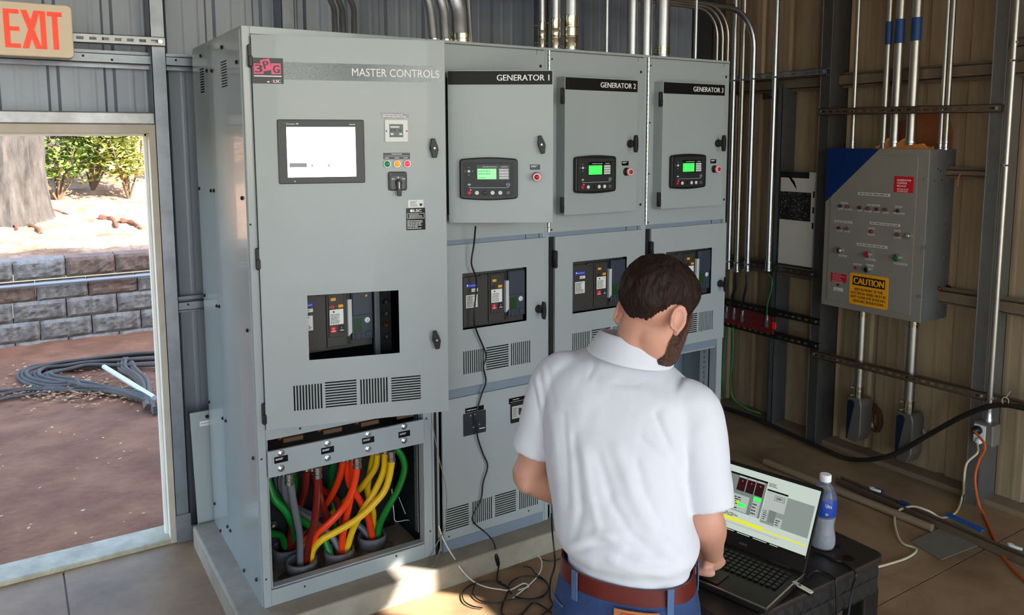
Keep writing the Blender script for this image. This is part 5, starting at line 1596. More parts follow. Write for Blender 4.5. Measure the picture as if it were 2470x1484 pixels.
# --- conduits and fittings below the relay panel
LBg = M('lb_grey', (112, 106, 98), .45, .4, var=(8, .4)); blue_dk = M('fitting_blue', (10, 24, 46), .4)
for k, (u0, v0, u1, v1, r, lb) in enumerate(((2080, 760, 2074, 955, .0265, 'left'), (2203, 782, 2194, 990, .029, 'right'))):
    x_ = 3.56
    t = onx(u0, v0, x_); b = onx(u1, v1, x_)
    e = conduit(lb + ' conduit under the relay panel with a blue-marked pull elbow', [Vector((x_, t.y, b.z)), Vector((x_, t.y, .945))], r, cond_w, [((x_, t.y, b.z - .01), (x_, t.y, b.z + .06), 1.18), ((x_, t.y, .895), (x_, t.y, .94), 1.15)], group='conduits under the relay panel')
    clamp(e, Vector((x_, t.y, .61)), Z3, r, X3)
    zb = b.z - .01; L = .27 if k == 0 else .29; w = .088 if k == 0 else .095
    m = MB(); m.prism([(-w / 2, 0), (w / 2, 0), (w * .62, -.04), (w * .60, -L * .8), (w * .35, -L), (-w * .35, -L), (-w * .5, -L * .75)], (3.51, t.y, zb), U_, V_, Vector((.12, 0, 0)))
    m.build('pull_elbow', LBg, e, bevel=.008, seg=3)
    poly = []
    for q in range(9):
        a = math.pi * q / 8
        poly.append((-.012 + .024 * math.cos(a) , -.035 + .024 * math.sin(a)))
    poly += [(-.036, -.12), (-.036, -L * .97), (-.030, -L * .97)]
    m = MB(); m.prism(poly, (3.51, t.y, zb), U_, V_, Vector((-.006, 0, 0))); m.build('blue_mark', blue_dk, e, bevel=.002)
q = onx(2107, 1015, 3.64)
m = MB(); nA = 26
rs = random.Random(3)
ring = [Vector((3.665, q.y + (.028 + rs.uniform(0, .006)) * math.cos(2 * math.pi * k / nA), q.z + (.062 + rs.uniform(0, .012)) * math.sin(2 * math.pi * k / nA))) for k in range(nA)]
m.tube(ring, .016, 7, closed=True)
m.prism([(-.02, 0), (.02, 0), (.012, .03), (0, .055), (-.01, .03)], (3.66, q.y, q.z + .055), U_, V_, Vector((-.01, 0, 0)))
tag(m.build('sealant_ring', M('foam_brown', (92, 60, 40), .25, var=(20, .5), bump=(40, .4)), smooth=True), 'lumpy brown sealant ring on the wall between the two pull elbows', 'sealant')
q = onx(2229, 1050, 3.60)
m = MB().cyl((3.60, q.y, q.z - .01), (3.69, q.y, q.z - .01), .017, 12); m.box(3.60, 3.62, q.y - .014, q.y + .014, q.z - .015, q.z + .035)
m.prism([(-.012, -.03), (.016, -.045), (.02, -.038), (-.006, .005)], (3.598, q.y, q.z + .03), U_, V_, Vector((-.004, 0, 0)))
tag(m.build('pipe_nipple', M('bright_metal', (235, 236, 238), .12, 1.0), bevel=.002), 'small shiny metal pipe stub on the wall under the black cable', 'fitting')
# --- outlet box, plug and cords
ob = empty('outlet_box', (3.47, yR, .4), 'grey outlet box with a black plug low on the far right post', 'outlet')
m = MB().box(3.44, 3.52, yR - .055, yR + .045, .375, .49); m.build('box', M('outlet_grey', (132, 124, 112), .45, .3, var=(8, .4)), ob, bevel=.008, seg=3)
m = MB().box(3.436, 3.44, yR - .02, yR + .04, .385, .48); m.build('cover_plate', label_white, ob, bevel=.002)
m = MB().lathe([(.022, 0), (.024, .01), (.02, .03), (.012, .042)], (3.436, yR + .015, .452), (-1, .15, .1), 14); m.build('plug', black_plastic, ob, smooth=True)
m = MB().lathe([(.016, 0), (.016, .02), (.008, .03)], (3.436, yR + .005, .40), (-1, 0, -.2), 12); m.build('white_plug', label_white, ob, smooth=True)
MB().lathe([(.02, 0), (.02, .02), (.017, .025), (.017, .06)], (3.5, yR, .488), Z3, 12).build('hub', zinc, ob, smooth=True)
org = M('cord_orange', (196, 84, 24), .5); wht = M('cord_white', (206, 190, 160), .5)
wire('orange extension cord hanging from the outlet onto the floor', [(3.40, yR + .02, .455), rx(2376, 1075, 3.37), rx(2362, 1110, 3.36), rx(2352, 1150, 3.34), rx(2356, 1195, 3.31), rx(2364, 1225, 3.30), onz(2372, 1240, .012), onz(2398, 1300, .008), onz(2425, 1350, .008), onz(2470, 1398, .008), onz(2540, 1450, .008)], .0065, org, 'extension_cord', 'cord')
wire('white cord from the outlet winding across the floor to the table', [(3.41, yR + .005, .39), rx(2358, 1092, 3.36), rx(2332, 1118, 3.33), rx(2325, 1160, 3.3), onz(2322, 1195, .03), onz(2306, 1236, .010), onz(2272, 1249, .012), onz(2238, 1232, .05), onz(2200, 1222, .05), onz(2165, 1234, .012), onz(2158, 1262, .01), onz(2174, 1308, .01), onz(2210, 1325, .01), onz(2190, 1345, .01), onz(2140, 1362, .01), onz(2100, 1372, .01)], .0055, wht, 'white_cord', 'cord')
# thick black cable draped along the wall
wire('thick black cable sagging along the right wall to the floor', [rx(2560, 1000, 3.40), rx(2470, 985, 3.40), rx(2420, 977, 3.41), rx(2370, 985, 3.42), rx(2310, 1010, 3.45), rx(2230, 1055, 3.48), rx(2170, 1090, 3.48), rx(2115, 1107, 3.46), rx(2050, 1108, 3.47), onz(1990, 1085, .03), onz(1900, 1045, .03), onz(1830, 1012, .03), onz(1750, 985, .03)], .014, M('cable_thick_black', (34, 28, 25), .5), 'black_cable', 'cable')
m = MB(); zt = rx(2425, 970, 3.40); m.tube([zt + Vector((0, .016 * math.cos(a), .02 * math.sin(a) + .005)) for a in [2 * math.pi * k / 12 for k in range(12)]], .002, 5, closed=True); m.tube([zt + Vector((0, 0, .02)), zt + Vector((0, -.02, .06))], .002, 5)
tag(m.build('cable_tie', wht), 'pale cable tie holding the black cable at the far right', 'tie')
# bit of red string at the panel edge
wire('short pink string hanging from the girt beside the relay panel', [rx(2317, 418, 3.58), rx(2312, 430, 3.575), rx(2310, 450, 3.58)], .003, M('string_pink', (196, 96, 90), .6), 'string', 'string')
# --- things on the floor along the right wall
p0, p1 = onz(1845, 1113, .022), onz(2248, 1274, .022)
m = MB(); m.tube([p0, p1], .021, 14); 
tag(m.build('loose_pipe', M('pipe_dull', (150, 126, 102), .45, .35), smooth=True), 'long loose steel pipe lying on the floor behind the table', 'pipe')
p0, p1 = onz(2016, 1152, .04), onz(2480, 1352, .04)
cu = (p1 - p0).normalized(); cn = Vector((-cu.y, cu.x, 0))
if cn.x < 0: cn = -cn
lc = empty('loose_channel', p0, 'long dark loose steel channel lying on the floor by the right wall', 'channel')
Lc = (p1 - p0).length
m = MB(); m.obox(Vector((p0.x, p0.y, 0)), cu * Lc, cn * .003, Z3 * .041); m.obox(Vector((p0.x, p0.y, 0)) + cn * .041, cu * Lc, cn * .003, Z3 * .041); m.obox(Vector((p0.x, p0.y, 0)), cu * Lc, cn * .041, Z3 * .003)
m.build('channel', M('channel_brown', (110, 92, 74), .55, .3, var=(8, .4)), lc)
for u, v in ((2105, 1185), (2165, 1215)):
    q = onz(u, v, .03); m = MB().obox(q, cu * .05, cn * .03, Z3 * .014); m.build('tape_scrap', M('tape_blue', (30, 60, 110), .5), lc)
for k, (u0, v0, u1, v1) in enumerate(((2280, 1245, 2366, 1285),)):
    a, b = onz(u0, v0, .045), onz(u1, v1, .045)
    m = MB().obox(a, (b - a), cn * .03, Z3 * .012); m.build('blue_strip', M('tape_blue_bright', (28, 84, 150), .5), lc)
for u, v, lb in ((2110, 1184, 'scrap of pale foam on the loose channel behind the table'), (2447, 1322, 'scrap of pale foam on the channel at the right edge')):
    q = onz(u, v, .05)
    m = MB(); pts = [(-.035, 0), (-.02, -.010), (.005, -.008), (.035, 0), (.03, .012), (0, .006), (-.02, .016)]
    m.prism(pts, q, cu, cn, Z3 * .012); tag(m.build('foam_scrap', label_white, bevel=.003), lb, 'scrap', 'foam scraps on the channel')
pts = [onz(2196, 1309, 0), onz(2270, 1353, 0), onz(2382, 1309, 0), onz(2300, 1262, 0)]
m = MB(); m.add([(p.x, p.y, .002) for p in pts] + [(p.x, p.y, .006) for p in pts], [(3, 2, 1, 0), (4, 5, 6, 7), (0, 1, 5, 4), (1, 2, 6, 5), (2, 3, 7, 6), (3, 0, 4, 7)])
fo = m.build('floor_plate', M('floor_plate_grey', (118, 112, 98), .6, var=(6, .3))); tag(fo, 'flat grey metal cover plate lying on the floor behind the table', 'plate')
# ================================================================== cables in the master cabinet
def cab(pts, y_off=0.0):
    return [ony(630 + a / 4.365, 1080 + b / 4.365, c) for a, b, c in pts]
col_c = {'grey': M('cable_grey', (104, 106, 114), .38), 'brown': M('cable_brown', (112, 26, 22), .3), 'orange': M('cable_orange', (236, 62, 24), .3), 'yellow': M('cable_yellow', (226, 184, 28), .3), 'green': M('cable_green', (20, 124, 46), .3)}
CB = [
 ('grey', 'thick grey power cable in front, dropping straight into the front conduit', [(295, 300, .02), (318, 430, .03), (345, 600, .06), (385, 800, .10), (408, 950, .13), (412, 1230, .156)], 1),
 ('grey', 'grey power cable passing behind the brown cable to the middle conduit', [(245, 300, .08), (255, 480, .10), (300, 600, .14), (430, 700, .20), (600, 810, .22), (760, 960, .20), (850, 1130, .158)], 0),
 ('grey', 'grey power cable crossing to the right-hand conduit', [(205, 300, .12), (225, 450, .14), (310, 600, .19), (520, 700, .25), (800, 760, .27), (1040, 830, .24), (1180, 1010, .20)], 0),
 ('grey', 'grey power cable at the rear left of the bundle', [(160, 300, .16), (195, 450, .18), (280, 620, .24), (340, 820, .29), (335, 1080, .30)], 0),
 ('green', 'green ground cable curving down the left side behind the grey cable', [(70, 330, .10), (130, 530, .08), (240, 650, .08), (305, 760, .14), (345, 870, .26), (350, 1080, .31)], 0),
 ('green', 'green ground cable crossing behind to the middle conduit', [(70, 380, .15), (190, 560, .13), (330, 700, .15), (460, 790, .18), (640, 930, .20), (740, 1150, .158)], 0),
 ('green', 'short green ground cable entering the rear left conduit low down', [(40, 890, .16), (120, 905, .22), (210, 930, .28), (255, 1050, .31)], 0),
 ('green', 'green ground cable bowing out at the right of the bay', [(1400, -10, .10), (1480, 90, .09), (1508, 230, .10), (1440, 440, .13), (1330, 640, .16), (1240, 840, .19), (1222, 1010, .20)], 0),
 ('green', 'green ground cable half hidden behind the grey lug', [(335, 270, .20), (355, 380, .24), (330, 560, .30), (360, 1050, .33)], 0),
 ('green', 'green ground cable at the back above the brown crossing cable', [(760, 150, .25), (735, 320, .29), (760, 600, .32), (820, 1100, .20)], 0),
 ('brown', 'thick brown power cable in front of the bundle', [(595, 230, .02), (592, 450, .03), (578, 650, .06), (552, 830, .09), (505, 990, .12), (478, 1220, .156)], 1),
 ('brown', 'brown power cable leaning left towards the rear conduit', [(480, 240, .10), (468, 400, .14), (430, 560, .22), (330, 800, .28), (298, 1080, .30)], 0),
 ('brown', 'brown power cable slanting right behind the orange cables', [(540, 240, .12), (615, 420, .18), (790, 550, .26), (830, 800, .24), (800, 1130, .17)], 0),
 ('brown', 'brown power cable with a highlight low behind the front one', [(600, 420, .10), (640, 600, .13), (690, 730, .20), (560, 820, .25), (430, 920, .26), (340, 1100, .29)], 0),
 ('orange', 'orange power cable sweeping left in front to the front conduit', [(1010, 130, .02), (1000, 280, .03), (950, 470, .05), (860, 640, .08), (700, 810, .10), (570, 930, .13), (500, 1190, .156)], 1),
 ('orange', 'orange power cable dropping steeply into the middle conduit', [(970, 130, .06), (965, 400, .09), (905, 700, .13), (855, 960, .16), (850, 1140, .158)], 0),
 ('orange', 'orange power cable turning back behind the brown crossing cable', [(865, 140, .10), (830, 300, .14), (760, 470, .19), (680, 600, .25), (560, 760, .30), (380, 1080, .31)], 0),
 ('orange', 'orange power cable slanting down right to the right-hand conduit', [(905, 140, .12), (930, 380, .14), (1040, 560, .14), (1130, 760, .17), (1180, 1000, .20)], 0),
 ('yellow', 'yellow power cable making the longest sweep across the front', [(1370, 60, .02), (1368, 200, .03), (1310, 430, .04), (1180, 600, .05), (1000, 760, .07), (800, 880, .09), (640, 970, .11), (545, 1080, .14), (520, 1210, .156)], 1),
 ('yellow', 'yellow power cable bending into the middle conduit', [(1305, 60, .06), (1290, 250, .07), (1180, 490, .09), (1060, 680, .10), (960, 880, .14), (890, 1120, .158)], 0),
 ('yellow', 'yellow power cable curving left behind the orange cable', [(1225, 60, .10), (1205, 200, .12), (1110, 350, .16), (1010, 460, .21), (800, 640, .30), (400, 1080, .32)], 0),
 ('yellow', 'yellow power cable furthest back, falling to the right-hand conduit', [(1185, 60, .14), (1150, 250, .17), (1120, 450, .20), (1180, 700, .22), (1175, 1000, .21)], 0),
]
for (c_, lb, pts, lug) in CB:
    P = cab(pts)
    e = empty('power_cable', P[0], lb, 'cable', 'power cables in the open bay')
    MB().tube(smooth_path(P, 7), .0152, 10).build('jacket', col_c[c_], e, smooth=True)
    if lug:
        MB().lathe([(.0185, -.035), (.0185, -.02), (.0165, -.018), (.0165, -.006), (.0185, -.004), (.0185, .012)], P[0], Z3, 14).build('crimp_lug', chrome, e, smooth=True)
    else:
        MB().lathe([(.0165, 0), (.0165, .03)], P[0], Z3, 10).build('crimp_lug', zinc, e, smooth=True)
pvc = M('pvc_grey', (92, 94, 104), .45, var=(12, .4), col2=(150, 140, 130))
for k, ((u, v), lb) in enumerate((((727, 1352), 'front left grey plastic conduit stub in the open bay'), ((818, 1325), 'middle grey plastic conduit stub in the open bay'), ((897, 1290), 'right-hand grey plastic conduit stub in the open bay'), ((692, 1318), 'rear left grey plastic conduit stub in the open bay'))):
    p = onz(u, v, .17)
    e = empty('conduit_stub', (p.x, p.y, .1), lb, 'conduit', 'conduit stubs in the open bay')
    m = MB().lathe([(.063, 0), (.063, .05), (.066, .052), (.066, .072), (.058, .073), (.057, .02), (.002, .018)], (p.x, p.y, .1), Z3, 28)
    m.build('coupling', pvc, e, smooth=True)
    rs = random.Random(k); m = MB()
    n_ = 30
    prof = [Vector((p.x + (.082 + .016 * math.sin(3 * a + k) + rs.uniform(0, .008)) * math.cos(a), p.y + (.082 + .012 * math.cos(2 * a)) * math.sin(a), .101)) for a in [2 * math.pi * q / n_ for q in range(n_)]]
    inn = [Vector((p.x + .062 * math.cos(a), p.y + .062 * math.sin(a), .118)) for a in [2 * math.pi * q / n_ for q in range(n_)]]
    m.add(prof + inn, [(q, (q + 1) % n_, n_ + (q + 1) % n_, n_ + q) for q in range(n_)])
    m.build('grout', M('grout', (128, 116, 106), .9, var=(20, .5), bump=(40, .5)), e, smooth=True)
# bay bits: ground bus at left rear and thin control wires
gbx = ony(650, 1245, .12)
m = MB().box(.035, .10, .14, .15, .355, .385); o = m.build('bay_ground_bus', dark_steel); tag(o, 'short ground bus with lugs at the left side of the open bay', 'bus bar')
for k in range(2): MB().lathe([(.012, 0), (.012, .01), (.007, .014)], (.052 + k * .03, .14, .37), (0, -1, 0), 6).build('lug_bolt', chrome, o)
wire('thin white control wire hanging at the right of the open bay', [ony(945, 1180, .2), ony(950, 1235, .2), ony(955, 1258, .22), ony(985, 1255, .24), ony(1012, 1268, .24)], .0022, label_white, 'control_wire', 'wire')
wire('thin white control wire sloping down behind the green cable', [ony(962, 1200, .25), ony(970, 1220, .25), ony(978, 1240, .25)], .002, label_white, 'control_wire', 'wire')

# ================================================================== loose wires in front of the cabinets
blk = M('cord_black', (16, 15, 16), .4)
P = [ony(1147, 546, -.09), ony(1143, 590, -.06), ony(1137, 635, -.05), ony(1148, 670, -.045), ony(1148, 705, -.04), ony(1143, 770, -.04), ony(1150, 800, -.035), ony(1172, 855, -.03), ony(1166, 885, -.03), ony(1172, 920, -.03), ony(1162, 950, -.025), ony(1152, 985, -.025),
     ony(1148, 1012, -.035), ony(1152, 1055, -.03), ony(1165, 1095, -.025), ony(1176, 1125, -.025), ony(1165, 1165, -.025), ony(1160, 1205, -.025), ony(1142, 1240, -.03), ony(1142, 1260, -.035), ony(1172, 1286, -.06), ony(1190, 1308, -.10), onz(1198, 1340, .07), onz(1203, 1365, .02), onz(1199, 1400, .008), onz(1222, 1415, .008), onz(1226, 1425, .008), onz(1210, 1465, .008), onz(1215, 1484, .008), onz(1255, 1484, .008), onz(1285, 1455, .008), onz(1320, 1470, .008), onz(1345, 1495, .008)]
cd_ = empty('hanging_cable', P[0], 'black cord hanging from the GENERATOR 1 door down to the floor', 'cord')
MB().tube(smooth_path(P, 5), .0038, 7).build('cord', blk, cd_, smooth=True)
a, b = onz(1195, 1336, .085), onz(1202, 1366, .018)
MB().tube([a, a.lerp(b, .12), a.lerp(b, .3), a.lerp(b, .85), b], [.005, .009, .011, .011, .005], 10).build('inline_connector', black_plastic, cd_, smooth=True)
wire('black cord dropping beside the man into the floor tangle', [ony(1330, 1240, -.22), ony(1332, 1280, -.30), onz(1337, 1330, .15), onz(1338, 1365, .08), onz(1328, 1400, .02), onz(1326, 1440, .008), onz(1332, 1462, .008), onz(1300, 1490, .008)], .004, blk, 'loose_cable', 'cord')
def loopz(c, ru, rv, n=14, a0=0, a1=6.283, z=.007):
    return [onz(c[0] + ru * math.cos(a0 + (a1 - a0) * k / (n - 1)), c[1] + rv * math.sin(a0 + (a1 - a0) * k / (n - 1)), z) for k in range(n)]
wire('black cord coiled in a round loop on the floor, right side of the tangle', loopz((1275, 1418), 48, 28, 18, 2.6, 2.6 + 6.0, .010), .0035, blk, 'loose_cable', 'cord')
wire('black cord in a wide flat loop on the floor, left side of the tangle', [onz(1262, 1366, .01), onz(1280, 1370, .01), onz(1292, 1385, .01)] + [onz(1310, 1396, .01), onz(1323, 1415, .01), onz(1310, 1440, .01), onz(1280, 1447, .01), onz(1235, 1446, .012), onz(1200, 1455, .008), onz(1160, 1450, .008), onz(1140, 1432, .008), onz(1145, 1410, .008)], .003, blk, 'loose_cable', 'cord')
wire('thin cord arc at the left end of the floor tangle', [onz(1210, 1404, .008), onz(1180, 1402, .008), onz(1145, 1408, .008), onz(1118, 1425, .008), onz(1118, 1448, .008), onz(1138, 1462, .008), onz(1164, 1467, .008)], .0028, blk, 'loose_cable', 'cord')
wire('thin white cord running from the cabinet foot to the floor tangle', [ony(1058, 1268, -.02), ony(1068, 1298, -.03), ony(1082, 1325, -.05), onz(1094, 1344, .106), ony(1110, 1370, -.124), ony(1128, 1391, -.135), onz(1147, 1406, .008), onz(1175, 1417, .008), onz(1205, 1422, .008), onz(1230, 1424, .010), onz(1262, 1408, .012), onz(1275, 1415, .012), onz(1250, 1424, .012)], .003, M('cord_pale', (222, 218, 206), .45), 'loose_cable', 'cord')
wire('thin grey wire hanging down the seam beside the master cabinet', [ony(1040, 1003, -.03), ony(1048, 1050, -.03), ony(1060, 1110, -.035), ony(1075, 1175, -.035), ony(1077, 1230, -.035), ony(1072, 1275, -.04), ony(1055, 1310, -.06), onz(1040, 1340, .11), onz(1036, 1362, .105), onz(1044, 1366, .105), onz(1055, 1345, .11), ony(1064, 1310, -.03), ony(1061, 1280, -.02)], .0022, M('wire_grey', (130, 128, 120), .5), 'loose_wire', 'wire')
wire('white cord end curling up from the floor near the man', [onz(1298, 1340, .02), onz(1306, 1352, .012), onz(1306, 1370, .008), onz(1300, 1385, .008), onz(1285, 1403, .010), onz(1262, 1423, .012), onz(1235, 1445, .008)], .0028, M('cord_pale', (222, 218, 206)), 'loose_cable', 'cord')
wire('black cord running from the pale cord end behind the man', [onz(1306, 1350, .010), onz(1330, 1354, .008), onz(1360, 1345, .008), onz(1400, 1325, .008)], .003, blk, 'loose_cable', 'cord')

# ================================================================== table
TZ = .79
tblk = M('table_black', (40, 34, 32), .42, var=(7, .5), bump=(50, .08), col2=(24, 21, 20))
tside = M('table_side_black', (20, 19, 19), .4, bump=(30, .08))
c_far = onz(2139, 1338, TZ)
XT1 = c_far.x; YT0 = c_far.y
XT0, YT1 = XT1 - .63, YT0 + .52
tb_ = empty('work_cart', ((XT0 + XT1) / 2, (YT0 + YT1) / 2, 0), 'black plastic work cart carrying the laptop and water bottle', 'table')
m = MB(); m.prism(rrect(XT1 - XT0, YT1 - YT0, .03), (XT0, YT0, TZ - .02), X3, Y3, Vector((0, 0, .02))); m.build('top', tblk, tb_, bevel=.005)
# skirt with rows of pyramid pockets
m = MB(); m.box(XT0 + .008, XT1 - .008, YT0 + .02, YT1 - .02, TZ - .10, TZ - .02)
m.build('core', tside, tb_)
def facets(o, u, n, L, H, nu, nv, name):
    o, u, n = Vector(o), Vector(u), Vector(n)
    m = MB()
    du, dv = L / nu, H / nv
    for i in range(nu):
        for j in range(nv):
            a = o + u * (i * du) + Z3 * (j * dv)
            c = a + u * (du * .5) + Z3 * (dv * .5) + n * .014
            q = [a, a + u * du, a + u * du + Z3 * dv, a + Z3 * dv]
            m.add(q + [c], [(0, 1, 4), (1, 2, 4), (2, 3, 4), (3, 0, 4)])
    return m.build(name, tside, tb_)
facets((XT0 + .02, YT0 + .012, TZ - .115), (1, 0, 0), (0, -1, 0), XT1 - XT0 - .04, .095, 16, 2, 'skirt')
facets((XT1 - .012, YT0 + .02, TZ - .115), (0, 1, 0), (1, 0, 0), YT1 - YT0 - .04, .095, 10, 2, 'skirt')
facets((XT0 + .012, YT1 - .02, TZ - .115), (0, -1, 0), (-1, 0, 0), YT1 - YT0 - .04, .095, 10, 2, 'skirt')
facets((XT1 - .02, YT1 - .012, TZ - .115), (-1, 0, 0), (0, 1, 0), XT1 - XT0 - .04, .095, 16, 2, 'skirt')
for sx_ in (XT0 + .045, XT1 - .045):
    for sy_ in (YT0 + .045, YT1 - .045):
        MB().box(sx_ - .035, sx_ + .035, sy_ - .035, sy_ + .035, .0, TZ - .10).build('leg', tside, tb_, bevel=.006)
MB().box(XT0 + .02, XT1 - .02, YT0 + .02, YT1 - .02, .18, .22).build('lower_shelf', tside, tb_, bevel=.006)
for (u, v, r) in ((2018, 1319, .012), (1967, 1344, .012), (2047, 1347, .016)):
    q = onz(u, v, TZ); MB().lathe([(r, 0), (r, .0012)], (q.x, q.y, TZ), Z3, 18).build('hole', black_gloss, tb_)
# ================================================================== laptop
LZ = .813
FR = onz(1848.6, 1468.6, LZ); BR = onz(1941, 1383, LZ)
lf_ = (BR - FR); lf_.z = 0; LD = lf_.length; lf_.normalize()
lw_ = Vector((-lf_.y, lf_.x, 0)); LW = LD * 1.52
lap = empty('laptop', Vector((FR.x, FR.y, TZ)), 'open black laptop showing generator software on the cart', 'laptop')
lblk = M('laptop_black', (38, 32, 29), .4, .3, var=(20, .15)); ledge = M('laptop_edge', (196, 190, 180), .25, .9)
OB = Vector((FR.x, FR.y, TZ + .003))
m = MB(); m.obox(OB, lf_ * LD, lw_ * LW, Z3 * (LZ - TZ - .005)); m.build('base', lblk, lap, bevel=.004)
m = MB(); m.obox(OB + Z3 * (LZ - TZ - .006) - lf_ * .0008 - lw_ * .0008, lf_ * (LD + .001), lw_ * .003, Z3 * .003); m.obox(OB + Z3 * (LZ - TZ - .006) - lf_ * .0008, lf_ * .003, lw_ * LW, Z3 * .003); m.build('edge_trim', ledge, lap)
def K(a, b, z=0.0): return Vector((FR.x, FR.y, LZ + z)) + lf_ * (a * LD) + lw_ * (b * LW)
# keys
keym = M('key_black', (22, 20, 20), .45)
rows = 6
kb0, kb1, kc0, kc1 = .42, .88, .06, .95
kd = (kb1 - kb0) / rows
for r_ in range(rows):
    b_ = kc0
    ncol = 18
    kw = (kc1 - kc0) / ncol
    c_ = 0
    while c_ < ncol:
        span = 1
        if r_ == 0 and 9 <= c_ <= 13: span = 5 if c_ == 9 else 1
        o = K(kb0 + r_ * kd + kd * .1, kc0 + c_ * kw + kw * .1)
        m = MB(); m.obox(o, lf_ * (kd * .78 * LD), lw_ * (kw * (span - .2) * LW), Z3 * .0022)
        m.build('key', keym, lap, bevel=.0006, seg=1)
        c_ += span
m = MB(); rect(m, K(.06, .42, .0006), lw_, lf_, .19 * LW, .30 * LD); m.f = [tuple(reversed(f)) for f in m.f]
m.build('touchpad', M('touchpad', (44, 38, 34), .35), lap)
kd_ = MB(); rs = random.Random(2)
for r_ in range(rows):
    for c_ in range(18):
        o = K(kb0 + r_ * kd + kd * .45, kc0 + (c_ + .42) * (kc1 - kc0) / 18, .0024)
        kd_.add([o, o + lf_ * .002, o + lf_ * .002 + lw_ * .0022, o + lw_ * .0022], [(0, 1, 2, 3)])
kd_.build('key_legends', M('key_legend', (170, 166, 160), .5), lap, kind='stuff')
# lid
dlid = ray(1990, 1177)
kk = (np.array(BR) - CAM) @ np.array(lw_) / (dlid @ np.array(lw_))
PT = Vector(CAM + dlid * kk)
lid_v = PT - Vector((BR.x, BR.y, LZ))
LH = lid_v.length; lid_u = lid_v.normalized()
lid_n = lw_.cross(lid_u).normalized()
if lid_n.dot(Vector(CAM) - PT) < 0: lid_n = -lid_n
BO = Vector((BR.x, BR.y, LZ)) - lf_ * .004
m = MB(); m.prism(rrect(LW, LH, .008), BO, lw_, lid_u, -lid_n * .006); m.build('lid', M('lid_black', (14, 13, 13), .35), lap, bevel=.0015)
for b_ in (.2, .8):
    c_ = BO + lw_ * (LW * b_)
    MB().cyl(c_ - lw_ * .03, c_ + lw_ * .03, .006, 10).build('hinge', lblk, lap, smooth=True)
def spt(u, v):
    d = ray(u, v); o_ = BO + lid_n * .0006
    t = (np.array(o_) - CAM) @ np.array(lid_n) / (d @ np.array(lid_n))
    q = Vector(CAM + d * t) - o_
    return q.dot(lw_), q.dot(lid_u)
s_r = spt(1981, 1186); s_b = spt(1948, 1350)
SX0, SX1 = s_r[0], LW - s_r[0]
SZ1, SZ0 = s_r[1], s_b[1]
def scr_rect(nm, u0, v0, u1, v1, mat, lift):
    """rectangle on the screen given by its upper-right / lower-left corner pixels"""
    a = spt(u0, v0); b = spt(u1, v1)
    return scr_raw(nm, min(a[0], b[0]), max(a[0], b[0]), min(a[1], b[1]), max(a[1], b[1]), mat, lift)
def scr_raw(nm, x0, x1, z0, z1, mat, lift):
    m = MB(); o = BO + lid_n * lift
    m.add([o + lw_ * x0 + lid_u * z0, o + lw_ * x1 + lid_u * z0, o + lw_ * x1 + lid_u * z1, o + lw_ * x0 + lid_u * z1], [(3, 2, 1, 0)])
    return m.build(nm, mat, lap)
def SM(n, c, e=.55): return M('lcd_' + n, (12, 12, 13), .25, emit=(c, e * .82))
scr_raw('screen', SX0, SX1, SZ0, SZ1, SM('white', (206, 220, 210)), .0010)
SWd = SX1 - SX0; SHt = SZ1 - SZ0
def SR(nm, a0, a1, b0, b1, mat, k): return scr_raw(nm, SX0 + (1 - a1) * SWd, SX0 + (1 - a0) * SWd, SZ0 + b0 * SHt, SZ0 + b1 * SHt, mat, .0010 + .0003 * k)
# a: 0 left .. 1 right, b: 0 bottom .. 1 top
greyd = SM('grey', (128, 140, 134), .5); greyl = SM('light', (190, 200, 194), .5); blk_s = SM('black', (16, 14, 16), .1)
SR('window_left', .02, .545, .32, .90, greyd, 1)
SR('window_bar', .02, .545, .87, .90, blk_s, 2)
for k in range(3): SR('gauge', .28 + k * .085, .355 + k * .085, .64, .84, SM('maroon', (52, 8, 12), .4), 3 + k)
for k in range(3): SR('gauge_head', .28 + k * .085, .355 + k * .085, .845, .87, greyl, 3)
for k in range(3): SR('gauge_dot', .315 + k * .085, .328 + k * .085, .785, .805, SM('red', (240, 40, 60), .6), 6)
SR('panel_box', .10, .42, .33, .58, greyl, 2)
SR('green_field', .33, .40, .40, .46, SM('green', (40, 220, 50), .6), 4); SR('yellow_field', .26, .33, .42, .48, SM('yellow', (240, 236, 40), .6), 4)
SR('green_field', .455, .525, .56, .62, SM('green', (40, 220, 50)), 4); SR('button_column', .455, .525, .32, .555, greyl, 3)
for k in range(4): SR('column_line', .455, .525, .36 + k * .045, .363 + k * .045, greyd, 5)
SR('window_right', .555, .98, .28, .76, SM('mid', (150, 162, 156), .5), 1)
SR('gen_box', .555, .745, .50, .80, SM('pale', (196, 204, 200), .5), 2); SR('gen_box_bar', .555, .745, .775, .80, blk_s, 3)
SR('gen_frame', .635, .725, .66, .735, blk_s, 3); SR('gen_fill', .638, .722, .665, .73, SM('pale', (196, 204, 200)), 4)
mm = MB(); o_ = BO + lid_n * .0027; add_text(mm, 'GEN 1', o_ + lw_ * (SX0 + (1 - .65) * SWd) + lid_u * (SZ0 + .682 * SHt), -lw_, lid_u, w=.06 * SWd, h=.035 * SHt, bold=.0004); mm.build('screen_text', blk_s, lap)
SR('grid_left', .56, .61, .32, .50, greyl, 2); SR('list_box', .68, .745, .28, .42, greyl, 2); SR('dark_block', .62, .68, .32, .50, greyd, 2)
SR('yellow_line', .02, .98, .165, .185, SM('yellow', (240, 236, 40)), 2); SR('yellow_block', .02, .60, .185, .215, SM('yellow', (240, 236, 40)), 2)
SR('grey_line', .02, .75, .12, .135, greyl, 2)
SR('taskbar', 0, 1, 0, .035, blk_s, 3)
mm = MB(); o_ = BO + lid_n * .0030
